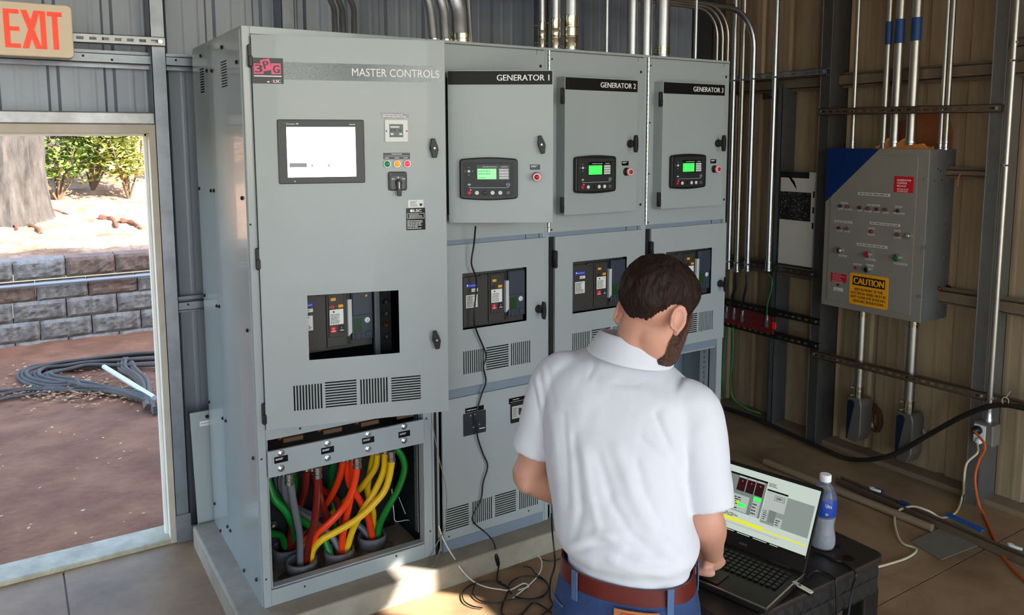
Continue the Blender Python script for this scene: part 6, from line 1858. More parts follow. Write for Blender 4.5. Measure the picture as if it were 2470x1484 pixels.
def sline(a, b, w, h, rows_, seed): print_lines(mm, o_ + lw_ * (SX0 + (1 - a) * SWd) + lid_u * (SZ0 + b * SHt), -lw_, lid_u, w * SWd, h * SHt, rows_, .45, seed)
sline(.56, .84, .10, .06, 3, 3); sline(.57, .33, .035, .15, 5, 4); sline(.69, .30, .045, .10, 3, 5); sline(.12, .35, .25, .2, 6, 6); sline(.05, .22, .4, .06, 3, 7); sline(.46, .34, .05, .19, 4, 9)
mm.build('screen_text_print', blk_s, lap)
mm = MB(); sline(.02, .006, .95, .022, 1, 11); mm.build('taskbar_print', SM('white', (206, 220, 210)), lap)
mm = MB(); add_text(mm, 'ASUS', BO + lid_n * .0012 + lw_ * (LW * .57) + lid_u * (SZ0 * .35), -lw_, lid_u, w=.024, h=.006); mm.build('lid_badge', M('badge_grey', (150, 146, 140), .4, .5), lap)
# usb stick, cables at the laptop side
u0 = K(.46, 0, -.008) - lw_ * .002
us = empty('usb_stick', u0, 'white and black usb stick plugged into the laptop side', 'usb stick')
ud = (onz(1968, 1437, LZ) - onz(1920, 1410, LZ)); ud.z = 0; ud.normalize()
un = Vector((-ud.y, ud.x, 0))
oo = onz(1922, 1412, LZ - .004)
MB().obox(oo - ud * .012 - un * .006, ud * .016, un * .012, Z3 * .005).build('plug', zinc, us)
m = MB(); m.prism(rrect(.05, .018, .006), oo - un * .009 - Z3 * .004, ud, un, Z3 * .006); m.build('body', black_plastic, us, bevel=.001)
m = MB(); m.prism(rrect(.045, .015, .006), oo - un * .0075 + ud * .003 + Z3 * .002, ud, un, Z3 * .0022); m.build('cap', M('usb_white', (226, 216, 190), .4), us, bevel=.0008)
MB().lathe([(.004, 0), (.004, .0008)], oo + ud * .009 + Z3 * .0042, Z3, 12).build('eyelet', black_gloss, us)
wire('thin black cable trailing over the cart top from the laptop', [onz(1958, 1329, TZ + .004), onz(1985, 1338, TZ + .004), onz(2015, 1352, TZ + .004), onz(2035, 1357, TZ + .004), onz(2055, 1372, TZ + .004), onz(2064, 1388, TZ + .003), Vector((onz(2066, 1392, TZ).x, YT0 - .012, TZ - .05)), Vector((onz(2064, 1392, TZ).x - .03, YT0 - .02, TZ - .2)), Vector((onz(2064, 1392, TZ).x - .05, YT0 - .03, .35)), Vector((XT1 - .1, YT0 - .05, .02))], .003, blk, 'loose_cable', 'cord')
wire('second thin cable over the front edge of the cart', [onz(1945, 1395, TZ + .006), onz(1965, 1378, TZ + .004), onz(1990, 1382, TZ + .004), onz(2012, 1396, TZ + .004), Vector((onz(2018, 1404, TZ).x, YT0 - .01, TZ - .02)), Vector((onz(2018, 1404, TZ).x, YT0 - .02, TZ - .2)), Vector((onz(2018, 1404, TZ).x, YT0 - .03, .2)), Vector((onz(2018, 1404, TZ).x, YT0 - .06, .01))], .0028, blk, 'loose_cable', 'cord')
# bottle
bb = onz(1984, 1318, TZ)
bt = empty('water_bottle', (bb.x, bb.y, TZ), 'half-empty clear water bottle with blue label behind the laptop', 'bottle')
bz = ony(1979, 1150, bb.y).z - TZ
s = bz / .20
pet = M('bottle_plastic', (235, 240, 245), .08, 0, trans=.92, ior=1.3)
frost = M('bottle_water', (205, 205, 212), .25, 0, trans=.45, ior=1.33, bump=(40, .5))
prof = [(.012, 0), (.028, .002), (.0315, .012), (.0315, .03), (.027, .055), (.0268, .07), (.031, .092), (.031, .140), (.030, .146), (.022, .165), (.0135, .178), (.0125, .184)]
MB().lathe([(r * s, h * s) for r, h in prof], (bb.x, bb.y, TZ + .001), Z3, 24).build('body', pet, bt, smooth=True)
MB().lathe([(r * s * .96, h * s) for r, h in [(.011, .003), (.027, .005), (.0300, .014), (.0300, .03), (.0258, .055), (.0256, .07), (.0296, .088)]], (bb.x, bb.y, TZ + .001), Z3, 24).build('water', frost, bt, smooth=True)
MB().lathe([(.0313 * s, .094 * s), (.0316 * s, .095 * s), (.0316 * s, .139 * s), (.0313 * s, .140 * s)], (bb.x, bb.y, TZ + .001), Z3, 24).build('label', M('bottle_label', (24, 62, 150), .35), bt, smooth=True)
MB().lathe([(.0145 * s, .183 * s), (.0148 * s, .185 * s), (.0148 * s, .199 * s), (.013 * s, .201 * s), (.006 * s, .2012 * s)], (bb.x, bb.y, TZ + .001), Z3, 20).build('cap', M('cap_white', (236, 234, 230), .4), bt, smooth=True)
mm = MB(); cv = (Vector(CAM) - bb); cv.z = 0; cv.normalize(); rt = Vector((-cv.y, cv.x, 0))
mm_o = bb + Vector((0, 0, TZ - bb.z + .001)) + cv * (.0322 * s)
add_text(mm, 'Ultra', mm_o + rt * (.004) + Z3 * (.122 * s), rt, Z3, w=.016, h=.010); print_lines(mm, mm_o + rt * .004 + Z3 * (.1 * s), rt, Z3, .012, .008, 2, .4, 3)
mm.build('label_print', white_print, bt)
# ================================================================== the man
AX_HEAD = [None]
def ellipsoid(mb, c, ax, rad, n=24, k=16):
    if ax is AX_HEAD[0]: rad = tuple(r * 1.02 for r in rad)
    """ax = 3 unit axes, rad = 3 radii"""
    c = Vector(c); A = [Vector(a) for a in ax]
    vs, fs = [c - A[2] * rad[2]], []
    for j in range(1, k):
        t = -math.pi / 2 + math.pi * j / k
        for i in range(n):
            p = 2 * math.pi * i / n
            vs.append(c + A[0] * (rad[0] * math.cos(t) * math.cos(p)) + A[1] * (rad[1] * math.cos(t) * math.sin(p)) + A[2] * (rad[2] * math.sin(t)))
    vs.append(c + A[2] * rad[2])
    flip = A[0].cross(A[1]).dot(A[2]) < 0
    F = []
    for i in range(n): F.append((0, 1 + (i + 1) % n, 1 + i))
    for j in range(k - 2):
        for i in range(n):
            a = 1 + j * n + i; b = 1 + j * n + (i + 1) % n
            F.append((a, b, b + n, a + n))
    L = len(vs) - 1
    for i in range(n): F.append((L, 1 + (k - 2) * n + i, 1 + (k - 2) * n + (i + 1) % n))
    if flip: F = [tuple(reversed(f)) for f in F]
    return mb.add(vs, F)
def loft(mb, rings, n=32, ex=2.0):
    """rings: (centre, A half-width vec, B half-depth vec[, exponent])"""
    vs, fs = [], []
    for rg in rings:
        c, A, B = Vector(rg[0]), Vector(rg[1]), Vector(rg[2])
        e = rg[3] if len(rg) > 3 else ex
        for i in range(n):
            a = 2 * math.pi * i / n
            ca, sa = math.cos(a), math.sin(a)
            vs.append(c + A * (abs(ca) ** (2 / e) * (1 if ca >= 0 else -1)) + B * (abs(sa) ** (2 / e) * (1 if sa >= 0 else -1)))
    for j in range(len(rings) - 1):
        for i in range(n):
            a, b = j * n + i, j * n + (i + 1) % n
            fs.append((a, b, b + n, a + n))
    fs.append(tuple(range(n - 1, -1, -1))); fs.append(tuple((len(rings) - 1) * n + i for i in range(n)))
    # consistent outward orientation
    c0 = Vector(rings[0][0]); c1 = Vector(rings[-1][0])
    if Vector(rings[0][1]).cross(Vector(rings[0][2])).dot(c1 - c0) < 0: fs = [tuple(reversed(f)) for f in fs]
    return mb.add(vs, fs)
def spline_rings(keys, per=5):
    """interpolate ring keys (c,A,B[,e]) smoothly"""
    C_ = smooth_path([k[0] for k in keys], per); A_ = smooth_path([k[1] for k in keys], per); B_ = smooth_path([k[2] for k in keys], per)
    E_ = smooth_path([Vector((k[3] if len(k) > 3 else 2.0, 0, 0)) for k in keys], per)
    return [(c, a, b, e.x) for c, a, b, e in zip(C_, A_, B_, E_)]
def remesh(mb, voxel, smooth_it=6, name='tmp', fac=.5):
    me = bpy.data.meshes.new(name); me.from_pydata(mb.v, [], mb.f); me.update()
    o = bpy.data.objects.new(name, me); COL.objects.link(o)
    r = o.modifiers.new('r', 'REMESH'); r.mode = 'VOXEL'; r.voxel_size = voxel; r.adaptivity = 0
    if smooth_it:
        s_ = o.modifiers.new('s', 'SMOOTH'); s_.factor = fac; s_.iterations = smooth_it
    dg = bpy.context.evaluated_depsgraph_get(); dg.update()
    out = bpy.data.meshes.new_from_object(o.evaluated_get(dg))
    bpy.data.objects.remove(o); bpy.data.meshes.remove(me)
    out.polygons.foreach_set('use_smooth', [True] * len(out.polygons))
    return out
def place(me, name, mat, parent):
    off = wloc(parent)
    n = len(me.vertices)
    co = np.empty(n * 3); me.vertices.foreach_get('co', co)
    co = co.reshape(-1, 3) - np.array(off)
    me.vertices.foreach_set('co', co.ravel()); me.update()
    me.materials.clear(); me.materials.append(mat)
    return link_mesh(name, me, mat, parent)

AZ = R_(37.0)
F_ = Vector((math.cos(AZ), math.sin(AZ), 0)); Rt = Vector((math.sin(AZ), -math.cos(AZ), 0)); Up = Z3
belt = atd(1513, 1336, 1.86)
skin = M('skin', (200, 150, 128), .5, var=(18, .2), bump=(180, .06), col2=(182, 112, 94), sub=.12)
man = empty('person', (belt.x, belt.y, 0), 'man in a white polo shirt and blue jeans leaning over the laptop', 'person')
# ---- joints
Lsh, Rsh = atd(1352, 905, 1.97), atd(1668, 985, 1.87)
Lel, Rel = atd(1276, 1148, 1.99), atd(1703, 1256, 1.85)
shv = (Rsh - Lsh).normalized()
Hw = onz(1700, 1352, .86)                 # right wrist
lap_rest = K(.28, .66, .0)
Rhand = onz(1722, 1366, LZ + .028)
# wrist placed on the line from elbow to hand at forearm length
Rwr = Rel.lerp(Rhand + Vector((0, 0, .018)), 1 - .062 / (Rhand - Rel).length)
Lhand = K(.45, .74, .025)
Lwr = Lel + (Lhand - Lel).normalized() * min(.30, (Lhand - Lel).length - .07)
neck_b = atd(1520, 850, 1.93)
HAZ = R_(14.0); HP_ = R_(33)
Hf = Vector((math.cos(HAZ) * math.cos(HP_), math.sin(HAZ) * math.cos(HP_), -math.sin(HP_)))
Hr = Vector((math.sin(HAZ), -math.cos(HAZ), 0)); Hu = Hr.cross(Hf).normalized()
HC = atd(1584, 752, 1.88)
AX = (Hr, Hf, Hu)
AX_HEAD[0] = AX
HS = 1.02
def hp(r, f, u): return HC + (Hr * r + Hf * f + Hu * u) * HS
body = MB()
ellipsoid(body, hp(0, -.014, .030), AX, (.074, .095, .083))
ellipsoid(body, hp(0, .028, -.030), AX, (.060, .068, .074))
ellipsoid(body, hp(0, .040, -.072), AX, (.050, .056, .036))
ellipsoid(body, hp(0, .090, -.03), AX, (.011, .020, .024), 12, 8)
ellipsoid(body, hp(0, .103, -.045), AX, (.015, .014, .012), 12, 8)
ellipsoid(body, hp(0, .088, -.064), AX, (.022, .012, .010), 12, 8)
ellipsoid(body, hp(0, .075, .012), AX, (.052, .018, .012), 16, 8)
# ears
for s_ in (1, -1):
    ex_ = (Hr * s_ * .86 - Hf * .50).normalized()
    ey_ = (Hf * .86 + Hr * s_ * .5).normalized()
    c = hp(s_ * .077, -.026, -.020)
    ellipsoid(body, c - ex_ * .002, (ex_, ey_, Hu), (.007, .015, .027), 14, 10)
    rim = [c + ex_ * .008 + ey_ * (.017 * math.cos(a) - .004) + Hu * (.030 * math.sin(a)) for a in [R_(-70 + 20 * q) for q in range(17)]]
    body.tube(rim, .0055, 8)
    ellipsoid(body, c - Hu * .029 + ey_ * .006, (ex_, ey_, Hu), (.006, .009, .009), 10, 8)
# neck
nk0 = hp(0, -.028, -.01); nk3 = neck_b + Vector((0, 0, -.02))
loft(body, spline_rings([(nk0, Hr * .056, Hf * .058), (nk0.lerp(nk3, .35), (Hr * .7 + Rt * .3) * .055, (Hf * .7 + F_ * .3) * .058), (nk0.lerp(nk3, .7), (Hr * .3 + Rt * .7) * .057, (Hf * .3 + F_ * .7) * .060), (nk3, Rt * .066, F_ * .064)], 4), 24)
# trunk inside the shirt
loft(body, spline_rings([(belt + Vector((0, 0, -.12)), Rt * .138, F_ * .096), (belt, Rt * .128, F_ * .090), (atd(1495, 1200, 1.87), Rt * .14, F_ * .10), (atd(1490, 1050, 1.89), Rt * .145, F_ * .105), (atd(1508, 930, 1.92), shv * .15, F_ * .09), (neck_b - Vector((0, 0, .03)), shv * .07, F_ * .06)], 3), 24)
# arms
def limb(mb, pts, rad, n=18): mb.tube(smooth_path(pts, 6), None or [r.x for r in smooth_path([Vector((r, 0, 0)) for r in rad], 6)], n)
limb(body, [Rsh, Rsh.lerp(Rel, .5), Rel.lerp(Rsh, .12), Rel, Rel.lerp(Rwr, .25), Rel.lerp(Rwr, .6), Rwr], [.050, .047, .042, .043, .045, .035, .027])
limb(body, [Lsh, Lsh.lerp(Lel, .5), Lel.lerp(Lsh, .12), Lel, Lel.lerp(Lwr, .25), Lel.lerp(Lwr, .6), Lwr], [.050, .046, .041, .041, .043, .034, .027])
ellipsoid(body, Lel - F_ * .018 + Vector((0, 0, -.012)), (Rt, F_, Up), (.026, .028, .026), 12, 8)
ellipsoid(body, Rel - F_ * .014 + Vector((0, 0, -.012)), (Rt, F_, Up), (.026, .026, .026), 12, 8)
# hands: palm plus five separate fingers lying on the keyboard
def hand(mb, wr, tip_dir, side, z_key, palm=None):
    d = Vector((tip_dir.x, tip_dir.y, 0)).normalized()
    lat = Vector((d.y, -d.x, 0)) * side          # towards the little finger for side=+1 (right hand)
    palm_c = wr + d * .048 + Vector((0, 0, -.010))
    palm_c.z = max(palm_c.z, z_key + .030)
    if palm is not None: palm_c = palm
    loft(mb, [(wr, lat * .026, Up * .021), (wr.lerp(palm_c, .5), lat * .034, Up * .019), (palm_c, lat * .043, Up * .017), (palm_c + d * .036 + Vector((0, 0, .004)), lat * .042, Up * .014)], 16, 2.4)
    for k, (o, L) in enumerate(((-.031, .070), (-.011, .078), (.010, .072), (.030, .056))):
        b = palm_c + d * .034 + lat * o + Vector((0, 0, .002))
        k1 = b + d * (L * .42) + Vector((0, 0, .006))
        k2 = b + d * (L * .74) + Vector((0, 0, -.008)); k2.z = max(k2.z, z_key + .014)
        t = b + d * (L * .95); t.z = z_key + .009
        mb.tube(smooth_path([b - d * .012, b, k1, k2, t], 4), [.0095] * 8 + [.009] * 5 + [.0085] * 2 + [.0075, .006], 9)
    tb0 = palm_c - d * .018 - lat * .034
    t1 = tb0 - lat * .022 + d * .030 + Vector((0, 0, -.004)); t2 = tb0 - lat * .022 + d * .058; t2.z = z_key + .012
    mb.tube(smooth_path([tb0 + lat * .014, tb0, t1, t2], 4), [.013, .013, .013, .0125, .012, .012, .0115, .011, .0105, .010, .0095, .009, .007], 9)
hand(body, Rwr, (lf_ * .35 + lw_ * .95), 1, LZ, Rhand)
hand(body, Lwr, (lf_ * 1.0 - lw_ * .1), -1, LZ)
# legs and feet inside the jeans
pelv = belt + Vector((0, 0, -.10)) + F_ * .005
feet = []
for s_ in (-1, 1):
    hip = pelv + Rt * (s_ * .085)
    foot = Vector((belt.x, belt.y, 0)) + Rt * (s_ * .12) - F_ * (.02 - .03 * s_)
    kn = hip.lerp(foot, .48) + F_ * .03; kn.z = .49
    ank = foot + Vector((0, 0, .10))
    limb(body, [hip + Vector((0, 0, .02)), hip.lerp(kn, .5), kn, kn.lerp(ank, .4), ank], [.078, .068, .052, .050, .036])
    feet.append((hip, kn, ank, foot))
bm_ = remesh(body, .0042, 8)
bo_ = place(bm_, 'body', skin, man)

# ---- eyes, brows (turned away from the camera)
for s_ in (1, -1):
    m = MB(); ellipsoid(m, hp(s_ * .029, .072, -.004), AX, (.011, .010, .009), 12, 8); m.build('eye', label_white, man, smooth=True)
    m = MB(); m.tube([hp(s_ * .018, .090, .012), hp(s_ * .032, .085, .018), hp(s_ * .047, .072, .012)], .005, 6); m.build('eyebrow', M('brow', (48, 32, 24), .8), man, smooth=True)
# ---- hair: shell over the cranium with a hairline, thicker on top and at the front
hair_m = M('hair_brown', (40, 23, 16), .6, var=(26, .55), bump=(70, .9), stretch=(1, 1, .4), col2=(18, 10, 8), spec=.25)
def hair_shell():
    nA, nE = 120, 80
    cen = hp(0, -.014, .030); R0 = (.074, .095, .083)
    vs, idx, fs = [], {}, []
    def info(i, j):
        az = 2 * math.pi * i / nA            # 0 = front(+f), pi/2 = right
        el = -math.pi / 2 + math.pi * j / nE
        f, r, u = math.cos(el) * math.cos(az), math.cos(el) * math.sin(az), math.sin(el)
        a_ = abs(((az + math.pi) % (2 * math.pi)) - math.pi)   # 0 front .. pi back
        # lower hairline elevation by azimuth
        if a_ < R_(38): lo = R_(36)
        elif a_ < R_(62): lo = R_(36) - R_(48) * (a_ - R_(38)) / R_(24)
        elif a_ < R_(82): lo = R_(-12) - R_(20) * (a_ - R_(62)) / R_(20)
        elif a_ < R_(122): lo = R_(-32) + R_(22) * math.sin(math.pi * (a_ - R_(82)) / R_(40)) * .9
        elif a_ < R_(146): lo = R_(-32) - R_(28) * (a_ - R_(122)) / R_(24)
        else: lo = R_(-60)
        lo += R_(1.2) * math.sin(az * 23) + R_(1.0) * math.sin(az * 41)
        d = el - lo
        if d < 0: return None
        k = min(1, d / R_(30))
        th = .0035 + .010 * k + (.004 * max(0, u) ** 2) + .020 * max(0, f) * max(0, u)
        p0 = Vector((r * R0[0], f * R0[1], u * R0[2]))
        nn = Vector((r / R0[0], f / R0[1], u / R0[2])).normalized()
        st = mnoise.noise(Vector((az * 9, el * 2.2, 1))) * .0035 + mnoise.noise(Vector((az * 26, el * 4, 4))) * .0022 + mnoise.noise(Vector((az * 60, el * 7, 9))) * .0012
        q = p0 + nn * (th + st * k)
        # quiff pushed up to the front
        q.y += .012 * max(0, f) * max(0, u) * 2
        return cen + (Hr * q.x + Hf * q.y + Hu * q.z) * HS, cen + (Hr * p0.x + Hf * p0.y + Hu * p0.z) * (.97 * HS)
    grid = {}
    for j in range(nE + 1):
        for i in range(nA):
            v = info(i, j)
            if v is not None: grid[(i, j)] = v
    def vid(i, j, l):
        key = (i % nA, j, l)
        if key not in idx:
            idx[key] = len(vs); vs.append(grid[(i % nA, j)][l])
        return idx[key]
    present = set()
    for j in range(nE):
        for i in range(nA):
            if all(((a % nA), b) in grid for a, b in ((i, j), (i + 1, j), (i + 1, j + 1), (i, j + 1))): present.add((i, j))
    for (i, j) in present:
        fs.append((vid(i + 1, j, 0), vid(i, j, 0), vid(i, j + 1, 0), vid(i + 1, j + 1, 0)))
        fs.append((vid(i, j, 1), vid(i + 1, j, 1), vid(i + 1, j + 1, 1), vid(i, j + 1, 1)))
        for (di, dj, a, b) in ((-1, 0, (0, 0), (0, 1)), (1, 0, (1, 1), (1, 0)), (0, -1, (1, 0), (0, 0))):
            if ((i + di) % nA, j + dj) not in present and j + dj >= 0:
                fs.append((vid(i + a[0], j + a[1], 0), vid(i + b[0], j + b[1], 0), vid(i + b[0], j + b[1], 1), vid(i + a[0], j + a[1], 1)))
    return MB().add(vs, fs)
hs_ = hair_shell()
hs_.build('hair', hair_m, man, smooth=True)
# short strands that break up the outline of the hair on top
rs = random.Random(21); m = MB()
for _ in range(900):
    az = rs.uniform(-1.5, 1.5); el = rs.uniform(.45, 1.4)
    f, r, u = math.cos(el) * math.cos(az), math.cos(el) * math.sin(az), math.sin(el)
    p = hp(r * .084, -.014 + f * .108, .030 + u * .101) if u > .3 else hp(r * .084, -.014 + f * .106, .03 + u * .092)
    dr = (Hf * (.8 + .4 * f) + Hr * (r * .6 + rs.uniform(-.3, .3)) + Hu * (u * .25 + rs.uniform(-.1, .25))).normalized()
    L = rs.uniform(.012, .032)
    m.tube([p - dr * L * .5, p + Hu * .002, p + dr * L * .5 - Hu * .003], [.0012, .0012, .0004], 3, cap=False)
m.build('hair_strands', hair_m, man, kind='stuff')
# ---- beard
bd_m = M('beard', (96, 66, 52), .8, var=(150, .75), bump=(200, .8), col2=(36, 22, 17))
def beard():
    m = MB(); vs, fs, grid = [], [], {}
    nA, nE = 60, 30
    for j in range(nE + 1):
        for i in range(nA + 1):
            a = R_(-108 + 216 * i / nA); t = j / nE
            ad = abs(math.degrees(a))
            top_el = 4 + (26 if ad > 85 else 26 * max(0, ad - 60) / 25)
            el = R_(-72 + (72 + top_el) * t)
            r, f, u = math.sin(a) * math.cos(el), math.cos(a) * math.cos(el), math.sin(el)
            q1 = Vector((r * .0625, .028 + f * .071, -.034 + u * .076))
            q2 = Vector((r * .053, .040 + f * .060, -.072 + u * .040))
            # outermost of the two ellipsoids
            p = q1 if (q1 - Vector((0, .03, -.05))).length > (q2 - Vector((0, .03, -.05))).length else q2
            nrm = Vector((r, f, u))
            edge = min(1, (1 - t) / .2) * min(1, (108 - ad) / 10 + .05)
            p = p + nrm * (.0075 * edge - .001 + .0018 * mnoise.noise(Vector((a * 12, el * 12, 3))))
            grid[(i, j)] = len(vs); vs.append(hp(p.x, p.y, p.z))
    for j in range(nE):
        for i in range(nA): fs.append((grid[(i, j)], grid[(i + 1, j)], grid[(i + 1, j + 1)], grid[(i, j + 1)]))
    b0 = len(vs)
    vs2 = [HC + (v - hp(0, .03, -.05)) * .9 + (hp(0, .03, -.05) - HC) for v in vs]
    fs2 = [tuple(b0 + q for q in reversed(f)) for f in fs]
    return MB().add(vs + vs2, fs + fs2)
beard().build('beard', bd_m, man, smooth=True)
for s_ in (1, -1):   # sideburns
    m = MB(); m.tube([hp(s_ * .0735, .022, .018), hp(s_ * .0725, .024, -.01), hp(s_ * .069, .024, -.04), hp(s_ * .063, .028, -.065)], [.006, .010, .011, .010], 8); m.build('sideburn', bd_m, man, smooth=True)

# ---- shirt
sh = MB()
n_c = neck_b
keys = [
    (belt + Vector((0, 0, -.045)), Rt * .143, F_ * .105, 2.2),
    (atd(1517, 1342, 1.86), Rt * .146, F_ * .108, 2.2),
    (atd(1515, 1318, 1.86), Rt * .160, F_ * .122, 2.2),
    (atd(1512, 1292, 1.865), Rt * .169, F_ * .130, 2.2),
    (atd(1500, 1228, 1.87), Rt * .165, F_ * .126, 2.2),
    (atd(1488, 1140, 1.88), Rt * .168, F_ * .124, 2.3),
    (atd(1486, 1050, 1.895), (Rt * .6 + shv * .4).normalized() * .176, F_ * .124, 2.4),
    (atd(1500, 970, 1.915), shv * .186, F_ * .118, 2.5),
    (atd(1508, 915, 1.925), shv * .178, F_ * .104, 2.5),
    (atd(1512, 882, 1.935), shv * .140, F_ * .088, 2.3),
    (atd(1517, 858, 1.94), shv * .096, F_ * .076, 2.1),
    (atd(1521, 838, 1.94), shv * .070, F_ * .068, 2.0)]
loft(sh, spline_rings(keys, 5), 48)
Rse = atd(1711, 1228, 1.835); Lse = atd(1284, 1092, 1.985)
limb(sh, [Rsh + (Lsh - Rsh) * .14 + Vector((0, 0, .004)), Rsh + Vector((0, 0, -.012)), Rsh.lerp(Rse, .35), Rsh.lerp(Rse, .7), Rse], [.066, .072, .070, .065, .0605], 28)
limb(sh, [Lsh + (Rsh - Lsh) * .14 + Vector((0, 0, .002)), Lsh + Vector((0, 0, -.012)), Lsh.lerp(Lse, .35), Lsh.lerp(Lse, .7), Lse], [.064, .069, .066, .060, .056], 28)
sm_ = remesh(sh, .0055, 9)
nv = len(sm_.vertices)
co = np.empty(nv * 3); sm_.vertices.foreach_get('co', co); co = co.reshape(-1, 3)
no = np.empty(nv * 3); sm_.vertices.foreach_get('normal', no); no = no.reshape(-1, 3)
q = (co - CAM) @ CM.T
uv = np.stack([PCX + FPX * q[:, 0] / q[:, 2], PCY - FPX * q[:, 1] / q[:, 2]], 1)
facing = np.clip(-(no @ CM[2]) * 1.6, 0, 1)
def seg_dist(P, a, b):
    a, b = np.array(a, float), np.array(b, float)
    t = np.clip(((P - a) @ (b - a)) / ((b - a) @ (b - a)), 0, 1)
    d = P - (a + t[:, None] * (b - a))
    return np.hypot(d[:, 0], d[:, 1])
folds = [([(1580, 1000), (1606, 1060), (1628, 1110), (1642, 1175)], 7, -.010), ([(1600, 1005), (1626, 1070), (1645, 1120)], 10, .007),
         ([(1548, 1060), (1590, 1100), (1625, 1125)], 8, -.006), ([(1560, 1050), (1605, 1090)], 9, .005),
         ([(1383, 1050), (1396, 1150), (1402, 1230), (1388, 1290)], 10, -.007), ([(1410, 1090), (1425, 1200), (1445, 1280), (1500, 1318)], 12, .007),
         ([(1445, 1100), (1475, 1210), (1520, 1290), (1580, 1335)], 11, -.007), ([(1490, 1080), (1530, 1200), (1580, 1290), (1640, 1345)], 16, .008),
         ([(1535, 1110), (1560, 1200), (1610, 1290)], 9, -.006), ([(1370, 1338), (1430, 1315), (1490, 1312), (1550, 1330), (1610, 1355)], 9, -.009), ([(1375, 1318), (1440, 1292), (1510, 1292)], 13, .008),
         ([(1312, 1010), (1322, 1130), (1332, 1250)], 7, -.009), ([(1335, 1010), (1345, 1150), (1352, 1270)], 10, .006), ([(1360, 1000), (1368, 1120), (1372, 1220)], 7, -.005),
         ([(1284, 920), (1298, 990), (1306, 1060)], 5, -.007), ([(1300, 890), (1312, 960), (1318, 1030)], 5, -.006), ([(1318, 870), (1330, 930), (1336, 980)], 5, -.004), ([(1292, 905), (1305, 975)], 6, .005),
         ([(1445, 835), (1432, 880), (1420, 910)], 6, -.004), ([(1432, 838), (1418, 870)], 5, .004), ([(1470, 1350), (1530, 1378), (1600, 1385)], 9, .006), ([(1500, 1345), (1560, 1365), (1630, 1362)], 8, -.006),
         ([(1640, 1030), (1660, 1110), (1655, 1170)], 9, -.005), ([(1420, 900), (1470, 925), (1530, 930), (1565, 915)], 2.5, -.0016)]
disp = np.zeros(nv)
for pl_, w_, amp in folds:
    d = np.min([seg_dist(uv, a, b) for a, b in zip(pl_[:-1], pl_[1:])], axis=0)
    disp += .45 * amp * np.exp(-(d / w_) ** 2) * facing
disp += np.array([.0022 * mnoise.noise(Vector(c) * 14) + .0014 * mnoise.noise(Vector(c) * 34) for c in co])
co = co + no * disp[:, None]
sm_.vertices.foreach_set('co', co.ravel()); sm_.update()
shirt_m = M('shirt_white', (210, 212, 220), .85, bump=(9, .15))
# fine vertical rib weave
nt = shirt_m.node_tree
wv = nt.nodes.new('ShaderNodeTexWave'); wv.inputs['Scale'].default_value = 120; wv.inputs['Distortion'].default_value = .6; wv.bands_direction = 'X'
tc = nt.nodes.new('ShaderNodeTexCoord'); mp = nt.nodes.new('ShaderNodeMapping'); mp.inputs['Rotation'].default_value = (0, 0, -AZ + math.pi / 2)
nt.links.new(tc.outputs['Object'], mp.inputs[0]); nt.links.new(mp.outputs[0], wv.inputs['Vector'])
b2 = nt.nodes.new('ShaderNodeBump'); b2.inputs['Strength'].default_value = .10; b2.inputs['Distance'].default_value = .002
nt.links.new(wv.outputs['Fac'], b2.inputs['Height']); nt.links.new(b2.outputs[0], nt.nodes['Principled BSDF'].inputs['Normal'])
shirt_o = place(sm_, 'shirt', shirt_m, man)
# sleeve hems
for (e_, d_, r_) in ((Rse, (Rse - Rsh.lerp(Rse, .7)), .0605), (Lse, (Lse - Lsh.lerp(Lse, .7)), .056)):
    d_ = d_.normalized(); u_, w_ = perp(d_)
    m = MB(); 
    m.tube([e_ - d_ * .024 + (u_ * math.cos(a) + w_ * math.sin(a)) * (r_ - .0002) for a in [2 * math.pi * k / 36 for k in range(36)]], .0012, 5, closed=True)
    m.build('sleeve_hem', shirt_m, man, smooth=True)
# collar: stand and folded leaf round the back of the neck
def collar_ring(u, v, d, a, b, tilt): 
    c = atd(u, v, d)
    out = []
    for k in range(40):
        t = 2 * math.pi * k / 40
        p = c + shv * (a * math.cos(t)) + F_ * (b * math.sin(t)) + Vector((0, 0, tilt * math.sin(t)))
        out.append(p)
    return out
r1 = collar_ring(1524, 842, 1.935, .086, .080, -.006)
r2 = collar_ring(1528, 808, 1.940, .076, .072, -.012)
r3 = collar_ring(1527, 813, 1.938, .083, .079, -.012)
r4 = collar_ring(1520, 858, 1.930, .105, .099, -.004)
m = MB(); n_ = 40
V_all = r1 + r2 + r3 + r4 + [p + Vector((0, 0, -.003)) for p in r4]
fs = []
for a, b in ((0, 1), (1, 2), (2, 3), (3, 4)):
    for k in range(n_):
        if 7 <= k <= 12 and a >= 1: continue      # open at the throat
        fs.append((a * n_ + k, a * n_ + (k + 1) % n_, b * n_ + (k + 1) % n_, b * n_ + k))
m.add(V_all, fs)
co_ = m.build('collar', shirt_m, man, smooth=True)
so_ = co_.modifiers.new('solid', 'SOLIDIFY'); so_.thickness = .003; so_.offset = 0
ss_ = co_.modifiers.new('sub', 'SUBSURF'); ss_.levels = 2; ss_.render_levels = 2

